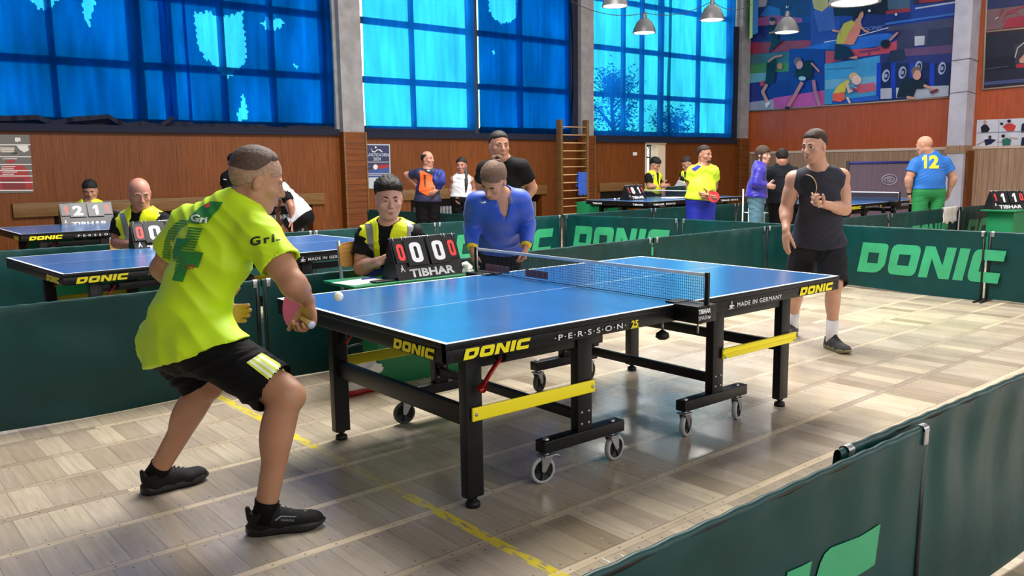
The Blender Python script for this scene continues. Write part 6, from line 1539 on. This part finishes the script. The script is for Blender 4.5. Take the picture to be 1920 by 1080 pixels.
# ------------------------------------------------------------------ people round the door table
m8 = simple('referee in a yellow vest standing in front of the open door, looking down', 17.4, (.6, -.4), dict(head=(1228, 309), neck=(1225, 325), pelvis=(1224, 366), shR=(1216, 332, -.15), shL=(1234, 332, .15), elR=(1217, 350, -.18), wrR=(1240, 349, -.22), elL=(1236, 350, .15), wrL=(1243, 349, .0), hipR=(1218, 370, -.09), hipL=(1228, 370, .09)),
    'short', (30, 26, 24), NAVYC, mat('navy_trousers', srgb(28, 44, 84), .8), look=c3(.55, -.6, -.45), skinc=(180, 130, 108), scale=1.18, vest=True, h=.014, closed=True)
vq(m8.vst, [(1222, 328), (1226, 326), (1233, 345), (1230, 350), (1226, 345)], REFL)
m9 = simple('referee in a vest with a sheet of paper, half hidden behind the man in yellow', 17.2, (-.5, -.6), dict(head=(1288, 307), neck=(1290, 322), pelvis=(1291, 362), shR=(1281, 330, .05), shL=(1300, 330, -.05), elR=(1277, 346, .0), wrR=(1272, 344, -.2), elL=(1302, 348, -.05), wrL=(1286, 352, -.3), hipR=(1286, 366), hipL=(1298, 366)),
    'buzz', (60, 48, 40), NAVYC, mat('navy_trousers', srgb(28, 44, 84), .8), look=c3(-.8, -.4, -.5), skinc=(180, 130, 108), scale=1.16, vest=True, h=.014)
vq(m9.vst, [(1277, 327), (1281, 325), (1281, 345), (1278, 345)], REFL)
q = J(1280, 353, 16.8); o = MB().box((-.16, -.004, -.12), (.16, .004, .12), M['white']).build('paper_sheet', None, q); o.rotation_euler = (.5, .5, math.radians(-38)); tag(o, 'white sheet of paper held by the referee behind the man in yellow', 'paper')
LIME = mat('lime_sports_shirt', srgb(198, 232, 44), .6); RBLUE = mat('royal_blue_shorts', srgb(20, 36, 160), .7)
m10 = simple('bearded man in lime shirt and royal blue shorts holding a red bat', 11.44, (.5, -.85), dict(head=(1321, 291), neck=(1319, 312), chest=(1318, 332), pelvis=(1314, 370), shR=(1298, 322, .02), shL=(1338, 322, .0), elR=(1293, 352, .05), wrR=(1322, 366, -.2), elL=(1339, 350, .08), wrL=(1328, 364, -.18), hipR=(1302, 375), hipL=(1326, 375)),
    'buzz', (60, 44, 34), LIME, RBLUE, look=c3(.6, -.78, .0), skinc=(170, 122, 98), fat=1.15, arm=1.15, shorts=.78, scale=1.05, h=.011, tee=dict(sleeve=.55))
decal(curve_poly([[(1296, 317), (1309, 309), (1315, 312), (1303, 321)]]), m10.shirt, RBLUE, 'shoulder_panel', step=4); 
bd = Sdf(); bd.ell(m10.P(0, .045, -.082), np.array([.048, .046, .034]) * 1.05, np.array([m10.Lh, m10.Fw, m10.U]), .01); bd.ell(m10.P(0, .085, -.045), np.array([.04, .03, .02]) * 1.0, np.array([m10.Lh, m10.Fw, m10.U]), .01, sub=True); npmesh('beard', [bd.mesh(.006)], mat('beard_hair', srgb(46, 34, 28), .9), m10.root)
REDR = mat('red_rubber', srgb(190, 26, 40), .45)
bat(J(1338, 369, 11.15), c3(-1, .1, .35), c3(.1, -1, .1), REDR, REDR, 'red bat held in front of the man in the lime shirt')
PBLUE = mat('violet_blue_jacket', srgb(40, 30, 160), .45, sheen=.2); JEAN = mat('pale_jeans', srgb(88, 130, 150), .8, noise=.2, nscale=20)
m11 = simple('woman in a violet blue jacket and pale jeans, turning her head to the camera', 12.3, (.9, .3), dict(head=(1431, 291), neck=(1425, 309), pelvis=(1418, 366), shR=(1424, 322, -.16), shL=(1420, 320, .16), elR=(1417, 344, -.2), wrR=(1438, 348, -.18), elL=(1430, 344, .2), wrL=(1442, 348, .1), hipR=(1417, 371, -.08), hipL=(1420, 371, .08)),
    'long', (92, 70, 56), PBLUE, JEAN, fem=True, look=c3(.62, -.75, -.02), skinc=(200, 156, 136), tee=dict(long=True, off=.02, hemdrop=.02, name='jacket'), scale=1.06, fat=1.1)
m12 = simple('broad man in black seen from behind, next to the woman in jeans', 12.7, (.1, 1), dict(head=(1466, 297), neck=(1465, 312), pelvis=(1466, 375), shL=(1443, 324), shR=(1491, 324), elL=(1438, 350, .05), wrL=(1450, 362, .25), elR=(1496, 350, .05), wrR=(1484, 362, .25), hipL=(1454, 380), hipR=(1478, 380)),
    'short', (34, 26, 24), mat('dark_navy_top', srgb(14, 19, 27), .8, spec=.25), BLKT, look=c3(.1, .9, -.3), skinc=(170, 122, 100), fat=1.45, arm=1.3, scale=1.1, leg=1, face=False) if 0 else simple('broad man in black seen from behind, next to the woman in jeans', 12.7, (.1, 1), dict(head=(1466, 297), neck=(1465, 312), pelvis=(1466, 375), shL=(1443, 324), shR=(1491, 324), elL=(1438, 350, .05), wrL=(1450, 362, .25), elR=(1496, 350, .05), wrR=(1484, 362, .25), hipL=(1454, 380), hipR=(1478, 380)),
    'short', (34, 26, 24), mat('dark_navy_top', srgb(14, 19, 27), .8, spec=.25), BLKT, look=c3(.1, .9, -.3), skinc=(170, 122, 100), fat=1.4, arm=1.3, scale=1.06, face=False)
SKYB = mat('sky_blue_shirt', srgb(26, 108, 196), .6); GRSH = mat('green_shorts_cloth', srgb(30, 134, 70), .65)
m13 = simple('bald heavy man in a blue shirt numbered 12 and green shorts, seen from behind', 12.5, (-.1, 1), dict(head=(1733, 273), neck=(1744, 293), chest=(1744, 315), pelvis=(1742, 352), shL=(1716, 307, .0), shR=(1773, 305, .0), elL=(1704, 336, .0), wrL=(1705, 362, .05), elR=(1787, 334, .0), wrR=(1780, 358, .05), hipL=(1726, 360), hipR=(1757, 360)),
    None, None, SKYB, GRSH, look=c3(-.65, .72, -.2), skinc=(196, 148, 124), fat=1.42, arm=1.3, leg=1.15, scale=1.04, headscale=1.08, shorts=.75, h=.010, hh=.006, tee=dict(sleeve=.55, hemdrop=.0), face=False)
decal(join2d(*[([(ox + a * sx, 316 - b * 25) for a, b in fit2d(g_, 0, 0, 1, 1)[0]], g_[1]) for g_, ox, sx in ((ONE, 1729, 9), (text2d('2', 1, .05), 1742, 18))]), m13.shirt, mat('yellow_print', srgb(232, 220, 50), .5), 'printed_number', step=4, lift=.004)
decal(pxtext('ПОДОЛЯК Д', (1727, 290), (34, -1), (0, -3.5), .03), m13.shirt, WHP, 'lettering', step=4, lift=.004) if 0 else None
MB().lathe([(.038, -.012), (.040, 0), (.038, .012)], m13.J['wrL'], M['black'], m13.J['wrL'] - m13.J['elL'], 16).build('wrist_watch', m13.root)
# ------------------------------------------------------------------ mural and pictures on the end wall
NX = HM.to_3x3() @ Vector((1, 0, 0))
def BW(u, v, lift): return onp(u, v, hall(18.71 - lift, 0), NX)
PRN = {}
def pc(c):
    if c not in PRN: PRN[c] = mat('print_colour', srgb(*c), .32, noise=.22, nscale=2.5, coat=.3)
    return PRN[c]
class Pic:
    def __init__(s, label, outline, base, cat='mural', name='mural'):
        s.r = empty(name); tag(s.r, label, cat); s.k = 0
        mb = MB(); a = [BW(u, v, .02) for u, v in outline]; b = [BW(u, v, .004) for u, v in outline]; n = len(a)
        mb.add(a + b, [tuple(range(n))] + [(i, (i + 1) % n, n + (i + 1) % n, n + i) for i in range(n)], pc(base)); mb.build('sheet', s.r); s.mb = MB()
    def p(s, c, *pts, lv=1):
        vf = curve_poly([list(pts)]); s.k += 1
        s.mb.add([BW(u, v, .022 + lv * .004 + s.k * .0003) for u, v in vf[0]], vf[1], pc(c)); return s
    def e(s, c, x, y, rx, ry, lv=2, rot=0):
        return s.p(c, *[(x + rx * math.cos(t) * math.cos(rot) - ry * math.sin(t) * math.sin(rot), y + rx * math.cos(t) * math.sin(rot) + ry * math.sin(t) * math.cos(rot)) for t in [2 * PI * k / 18 for k in range(18)]], lv=lv)
    def line(s, c, pts, w_, lv=3):
        for a, b in zip(pts, pts[1:]):
            d = Vector((b[0] - a[0], b[1] - a[1])).normalized(); n = Vector((-d.y, d.x)) * w_ / 2; s.p(c, (a[0] + n.x, a[1] + n.y), (b[0] + n.x, b[1] + n.y), (b[0] - n.x, b[1] - n.y), (a[0] - n.x, a[1] - n.y), lv=lv)
            s.e(c, b[0], b[1], w_ / 2, w_ / 2, lv)
        return s
    def done(s): s.mb.build('print', s.r)
SKN = (196, 142, 122); NV = (22, 28, 62); BK = (22, 24, 34)
m = Pic('large blue mural of table tennis players high on the end wall', [(1411, -60), (1793, -60), (1778, 180), (1403, 207)], (34, 62, 150))
m.p((40, 60, 120), (1411, -60), (1540, -60), (1540, 30), (1409, 34)).p((172, 176, 190), (1414, 0), (1440, -4), (1436, 12), (1418, 14)).p((50, 120, 200), (1440, 10), (1462, 16), (1464, 30), (1425, 30))
m.p((160, 84, 140), (1409, 36), (1450, 28), (1504, 34), (1504, 42), (1408, 50)).p((30, 46, 120), (1408, 50), (1520, 42), (1520, 78), (1407, 82)).p((150, 44, 70), (1407, 80), (1520, 75), (1520, 92), (1406, 102))
m.p((62, 110, 120), (1406, 102), (1480, 97), (1480, 128), (1405, 132)).p((70, 140, 84), (1405, 124), (1440, 116), (1479, 118), (1479, 134), (1405, 138), lv=2).p((104, 180, 200), (1404, 138), (1440, 135), (1438, 152), (1404, 156)).p((26, 52, 140), (1404, 157), (1478, 150), (1478, 186), (1403, 195)).p((150, 164, 190), (1403, 192), (1450, 186), (1453, 205), (1402, 207))
m.p((26, 54, 150), (1480, 92), (1546, 88), (1546, 172), (1478, 180)).p((188, 84, 160), (1449, 184), (1546, 169), (1546, 198), (1452, 206)).p((52, 52, 130), (1480, 137), (1546, 134), (1546, 139), (1480, 142), lv=2)
m.p((46, 70, 160), (1520, 0), (1575, 0), (1575, 88), (1520, 90)).p((70, 96, 180), (1525, 20), (1562, 10), (1566, 55), (1535, 60), lv=2).p((24, 26, 44), (1540, -20), (1680, -30), (1678, 28), (1560, 30)).p((196, 186, 120), (1523, 0), (1553, -4), (1553, 12), (1541, 22), (1526, 16), lv=2)
m.p((30, 44, 110), (1620, 26), (1680, 30), (1680, 62), (1622, 60)).p((66, 96, 120), (1664, 0), (1708, -10), (1706, 16), (1665, 18), lv=2).p((150, 50, 60), (1662, 20), (1707, 14), (1706, 22), (1660, 27), lv=2).p((28, 46, 120), (1660, 27), (1707, 22), (1706, 34), (1660, 40))
m.p((30, 62, 150), (1712, 14), (1791, 4), (1790, 30), (1712, 38)).p((40, 44, 60), (1712, -50), (1792, -60), (1791, 2), (1712, 8)).p((150, 44, 50), (1722, -10), (1770, -14), (1768, 2), (1724, 6), lv=2).line((180, 190, 215), [(1716, 16), (1791, 4)], 3).line((60, 110, 200), [(1660, 45), (1790, 26)], 4)
m.p((70, 70, 100), (1662, 50), (1788, 34), (1786, 52), (1740, 56), (1738, 86), (1714, 86), (1714, 56), (1662, 58)).p((60, 56, 90), (1682, 58), (1714, 56), (1714, 92), (1682, 92)).p((50, 54, 82), (1740, 56), (1786, 50), (1785, 84), (1738, 88)).p((196, 200, 214), (1715, 68), (1734, 67), (1733, 84), (1715, 86), lv=3)
m.p((186, 72, 92), (1548, 96), (1640, 90), (1682, 76), (1681, 98), (1600, 108), (1548, 120)).p((44, 106, 206), (1504, 91), (1560, 76), (1664, 62), (1676, 66), (1652, 86), (1610, 92), (1560, 93), lv=2).line((206, 216, 240), [(1545, 79), (1600, 70), (1665, 52)], 1.6).p((120, 50, 90), (1610, 96), (1650, 90), (1650, 94), (1612, 100), lv=3).p((120, 50, 90), (1628, 94), (1632, 94), (1632, 104), (1628, 104), lv=3)
m.p((64, 150, 206), (1546, 120), (1606, 112), (1650, 104), (1648, 186), (1546, 196)).p((110, 168, 200), (1547, 150), (1600, 146), (1645, 142), (1646, 158), (1547, 168), lv=2).line((60, 110, 150), [(1550, 130), (1600, 127)], 1.5).p((190, 90, 110), (1606, 160), (1640, 154), (1642, 170), (1608, 176), lv=2).p((40, 90, 190), (1560, 188), (1648, 178), (1648, 188), (1560, 196), lv=2)
m.p((46, 50, 120), (1650, 104), (1786, 84), (1780, 178), (1648, 187)).p((104, 70, 110), (1690, 92), (1785, 84), (1784, 100), (1690, 106), lv=2).p((40, 44, 70), (1670, 95), (1695, 92), (1700, 112), (1660, 120), lv=2)
for x in (1644, 1671, 1706, 1744): m.p((24, 60, 190), (x, 118), (x + 8, 117), (x + 7, 180), (x - 1, 181), lv=3)
for x, w_ in ((1652, 18), (1680, 24), (1716, 26), (1752, 30)): m.p((26, 32, 78), (x, 119), (x + w_, 117), (x + w_ - 1, 164), (x, 166), lv=3)
for x, y in ((1661, 142), (1692, 136), (1766, 128), (1722, 126)): m.e((170, 178, 206), x, y, 7, 12, 4, .2).e((26, 32, 78), x + 1, y, 4.5, 8, 5, .2).e((150, 158, 190), x, y, 3, 4, 6, .2)
m.p((186, 190, 206), (1651, 166), (1779, 160), (1778, 178), (1651, 186), lv=3).p((24, 50, 150), (1672, 164), (1680, 164), (1680, 184), (1672, 185), lv=4).p((176, 176, 190), (1700, 184), (1779, 176), (1778, 180), (1700, 187), lv=6)
# figures of the mural (generic players)
m.p((196, 190, 70), (1596, 38), (1606, 42), (1600, 84), (1568, 82), (1570, 66), (1582, 44), lv=7).p((214, 130, 110), (1604, 42), (1616, 44), (1612, 62), (1600, 84), (1582, 83), (1592, 60), lv=8).p(SKN, (1605, 30), (1616, 34), (1613, 46), (1603, 42), lv=9).e(SKN, 1612, 28, 7, 9, 10, .3).p((26, 22, 26), (1598, 24), (1606, 19), (1618, 20), (1612, 25), (1608, 34), (1600, 38), lv=11)
m.line(SKN, [(1577, 60), (1562, 57)], 4, 9).line(SKN, [(1612, 48), (1622, 58), (1628, 60)], 4, 9).p(NV, (1566, 82), (1592, 88), (1603, 104), (1582, 112), (1564, 112), lv=9).line(SKN, [(1592, 106), (1605, 108)], 6, 7).e(BK, 1660, 82, 9, 8, 9).line(SKN, [(1668, 76), (1682, 62)], 4, 9)
m.e(SKN, 1448, 41, 5, 6, 8).e(BK, 1448, 36, 5.5, 4, 9).p(BK, (1441, 47), (1456, 46), (1460, 60), (1458, 74), (1468, 76), (1452, 90), (1444, 98), (1441, 96), (1446, 82), (1446, 64), (1441, 62), lv=7).line(SKN, [(1442, 62), (1452, 60)], 3, 9)
m.p(BK, (1438, 118), (1444, 112), (1456, 112), (1454, 132), (1451, 156), (1435, 157), lv=7).e(SKN, 1462, 124, 5, 6, 7).line(SKN, [(1440, 116), (1452, 107), (1466, 104)], 4, 8).line(SKN, [(1438, 158), (1430, 172), (1438, 190)], 6, 7).p((224, 224, 224), (1434, 194), (1442, 190), (1444, 194), (1436, 203), lv=8).p((190, 60, 90), (1424, 154), (1433, 150), (1433, 160), (1426, 162), lv=7)
m.e((206, 150, 150), 1499, 122, 6, 8, 9, .3).e((110, 90, 90), 1496, 116, 8, 9, 8).p(BK, (1490, 132), (1505, 124), (1510, 114), (1522, 112), (1524, 128), (1522, 148), (1495, 150), lv=7).line(SKN, [(1521, 118), (1535, 133)], 3.5, 8).line((196, 130, 130), [(1504, 154), (1492, 176), (1478, 200)], 6.5, 8).line((176, 116, 140), [(1525, 150), (1528, 170), (1536, 196)], 6.5, 8).e((150, 200, 214), 1504, 147, 7, 4, 10).p(BK, (1472, 200), (1480, 200), (1480, 204), (1472, 204), lv=10)
m.e((226, 190, 180), 1606, 150, 9, 9, 9, -.5).e((206, 168, 120), 1601, 144, 9, 8, 8).p((206, 190, 60), (1561, 176), (1572, 160), (1588, 150), (1594, 152), (1586, 166), (1584, 176), lv=7).p((226, 90, 60), (1561, 176), (1584, 172), (1584, 186), (1576, 191), (1561, 189), lv=8).line((226, 190, 180), [(1588, 156), (1592, 172), (1604, 166)], 5, 9).line((226, 190, 180), [(1588, 182), (1593, 192)], 4, 9).e((150, 60, 80), 1602, 168, 5, 3, 10)
m.e((206, 150, 130), 1719, 140, 8, 10, 9).p((120, 96, 88), (1708, 134), (1712, 126), (1722, 124), (1728, 130), (1716, 132), (1711, 142), lv=10).p(BK, (1681, 183), (1688, 156), (1704, 144), (1718, 152), (1730, 148), (1742, 160), (1732, 166), (1718, 166), (1712, 182), lv=8).line((206, 150, 130), [(1732, 160), (1748, 166), (1756, 170)], 5, 9).line((206, 150, 130), [(1700, 182), (1712, 184)], 5, 9).p((120, 40, 60), (1742, 172), (1758, 166), (1760, 170), (1746, 176), lv=11)
for x, y in ((1476, 13), (1607, 0), (1630, 20), (1680, 27)): m.e((230, 232, 236), x, y, 2.4, 2.4, 12)
v_ = fit2d(text2d('DONIC', 1, .05), 0, 0, 1, 1); m.mb.add([BW(1617 + a * 40 + b * 3, 59 - a * 5 - b * 8, .06) for a, b in v_[0]], v_[1], pc((90, 110, 180)))
m.done()
m = Pic('upper picture right of the wall pillar, red sports floor in it', [(1852, -60), (1990, -75), (1980, 44), (1848, 57)], (120, 92, 96))
m.p((30, 40, 90), (1852, -60), (1990, -75), (1988, 2), (1850, 18)).p((160, 40, 60), (1890, 34), (1985, 20), (1980, 44), (1880, 53)).line((170, 50, 70), [(1880, 42), (1888, 22), (1920, 12), (1960, 8)], 2.5).line((170, 50, 70), [(1888, 26), (1905, 22), (1915, 34)], 2).line((140, 70, 80), [(1880, 16), (1872, 30), (1868, 36)], 3).line((180, 184, 200), [(1866, 36), (1872, 32)], 2); m.done()
m = Pic('dark picture right of the wall pillar, below the red one', [(1846, 63), (1985, 50), (1976, 153), (1843, 165)], (34, 32, 44))
m.p((70, 78, 120), (1843, 154), (1977, 142), (1976, 150), (1843, 160)).p((26, 22, 26), (1843, 110), (1905, 104), (1900, 128), (1843, 134)).p((60, 50, 56), (1900, 84), (1925, 78), (1960, 90), (1960, 130), (1905, 128), lv=2).line((190, 190, 190), [(1903, 108), (1908, 90), (1920, 80)], 2).p((170, 40, 50), (1905, 121), (1930, 118), (1930, 126), (1906, 127), lv=4).p((200, 150, 130), (1911, 112), (1925, 96), (1930, 118), (1912, 118), lv=3).line((90, 94, 120), [(1845, 130), (1890, 124)], 1); m.done()
m = Pic('white poster with four small player figures at the right edge', [(1832, 225), (1985, 219), (1983, 270), (1829, 275)], (206, 208, 222), 'poster', 'poster')
m.line((120, 124, 140), [(1832, 249), (1984, 244)], 1).line((150, 154, 170), [(1873, 224), (1871, 274)], .8)
m.e(SKN, 1847, 229, 3, 4).p(BK, (1839, 238), (1845, 233), (1851, 234), (1856, 242), (1852, 248), (1840, 249)).e(BK, 1892, 227, 3.5, 3).p((200, 60, 50), (1887, 232), (1897, 231), (1905, 236), (1901, 246), (1889, 246), (1880, 238)).e(BK, 1878, 232, 3, 2.5)
m.e((70, 50, 40), 1856, 257, 3, 3).p(NV, (1845, 262), (1855, 260), (1868, 262), (1858, 270), (1848, 273)).e(BK, 1881, 255, 3.5, 3).p((40, 110, 90), (1878, 262), (1888, 258), (1896, 262), (1894, 272), (1880, 273)).line(SKN, [(1893, 258), (1908, 260)], 1.5).line(SKN, [(1846, 264), (1832, 271)], 1.5).line(SKN, [(1878, 266), (1869, 266)], 1.5)
m.p(BK, (1916, 232), (1924, 230), (1928, 248), (1914, 248)).p(NV, (1916, 258), (1926, 256), (1928, 272), (1914, 273)); m.done()
# frames of the pictures
wf = mat('picture_frame', srgb(150, 138, 128), .5)
mb = MB()
for a, b in (((1402, 209), (1779, 182)), ((1842, 168), (1977, 155)), ((1847, 60), (1982, 47)), ((1843, 168), (1852, -50))): mb.tube([BW(*a, .03), BW(*b, .03)], .022, wf, 6)
structure(mb.build('trim_12'))
# ------------------------------------------------------------------ catch net behind the right hand table
cn = empty('catch_net'); tag(cn, 'tall catch net with a navy top band behind the table at the right', 'net')
A_, B_ = J(1589, 330, 16.4), J(1712, 330, 16.9); A_.z = B_.z = 0; u_ = (B_ - A_)
def CP(t, z, o=0): return A_ + u_ * t + Vector((0, 0, z)) + HV * o
top = J(1589, 306, 16.4).z
nm = bpy.data.materials.new('violet_net'); nm.use_nodes = True; nm.node_tree.nodes['Principled BSDF'].inputs['Base Color'].default_value = (*srgb(74, 66, 104), 1); nm.node_tree.nodes['Principled BSDF'].inputs['Alpha'].default_value = .62
mb = MB(); mb.quad(CP(0, .25), CP(1, .25), CP(1, top), CP(0, top), nm); mb.build('netting', cn)
bb = mat('navy_band', srgb(24, 32, 110), .6); mb = MB(); mb.tube([CP(0, top), CP(1, top)], .028, bb, 8); mb.build('top_band', cn)
for t in (0, 1): MB().tube([CP(t, 0), CP(t, top + .04)], .03, M['black'], 8).build('post', cn); 
MB().tube([CP(0, .06, -.3), CP(0, .06, .3)], .03, M['black'], 8).build('foot', cn)
lg = mat('pale_net_print', srgb(134, 132, 156), .7); mb = MB()
def ring(cx, cz, rx, rz, w_):
    mb.tube([CP(cx + rx * math.cos(t), cz + rz * math.sin(t), -.01) for t in [2 * PI * k / 24 for k in range(24)]], w_, lg, 6, closed=True)
zc = J(1667, 337, 16.6).z; ring(.63, zc, .115, .10, .012); ring(.63, zc, .075, .05, .012); ring(.63, zc, .03, .022, .012); mb.build('print', cn)
# ------------------------------------------------------------------ flag in the far corner
n = 8
def q(a, b): return hall(18.25 + .42 * a / n, -.32 - .05 * math.sin(a * 1.3) - .003 * b, 6.6 - 1.85 * b / 10 + (.25 * a / n if b == 10 else 0))
M['flagb'] = mat('flag_blue_cloth', srgb(30, 110, 190), .7); M['flagy'] = mat('flag_pale_cloth', srgb(150, 200, 130), .7)
fl = MB()
for i in range(n):
    for j_ in range(10): fl.add([q(i, j_), q(i + 1, j_), q(i + 1, j_ + 1), q(i, j_ + 1)], [(0, 1, 2, 3)], M['flagb'] if i >= 4 else M['flagy'])
o = fl.build('flag'); md = o.modifiers.new('t', 'SOLIDIFY'); md.thickness = .004; tag(o, 'blue and pale green flag hanging in the far corner left of the mural', 'flag')
# high white chair beside the woman in jeans
r = empty('high_chair'); b_ = J(1404, 400, 13.5); r.location = (b_.x, b_.y, 0); tag(r, 'high white tubular chair left of the woman in pale jeans', 'chair'); h_ = b_.z
for dx, dy in ((0, 0), (.36, 0), (0, .36), (.36, .36)): MB().tube([(dx * .777 + dy * .63, -dx * .63 + dy * .777, 0), (dx * .777 + dy * .63, -dx * .63 + dy * .777, h_ + (.38 if dx == 0 else 0))], .013, M['white'], 8).build('leg', r)
MB().add([(0, 0, h_), (.28, -.227, h_), (.507, .053, h_), (.227, .28, h_)], [(0, 1, 2, 3)], M['white']).build('seat', r)
# cables strung between the lamps
mb = MB(); P_ = [J(1070, 2, 14), J(1210, 24, 15.4), J(1335, 2, 15), J(1410, 8, 15)]
pts = []
for a, b in zip(P_, P_[1:]):
    for k in range(8): t = k / 8; p = a.lerp(b, t); p.z -= .12 * 4 * t * (1 - t); pts.append(p)
mb.tube(pts + [P_[-1]], .006, M['black'], 5); tag(mb.build('lamp_cable'), 'thin sagging cable strung between the pendant lamps', 'cable')
print('SCENE BUILT')
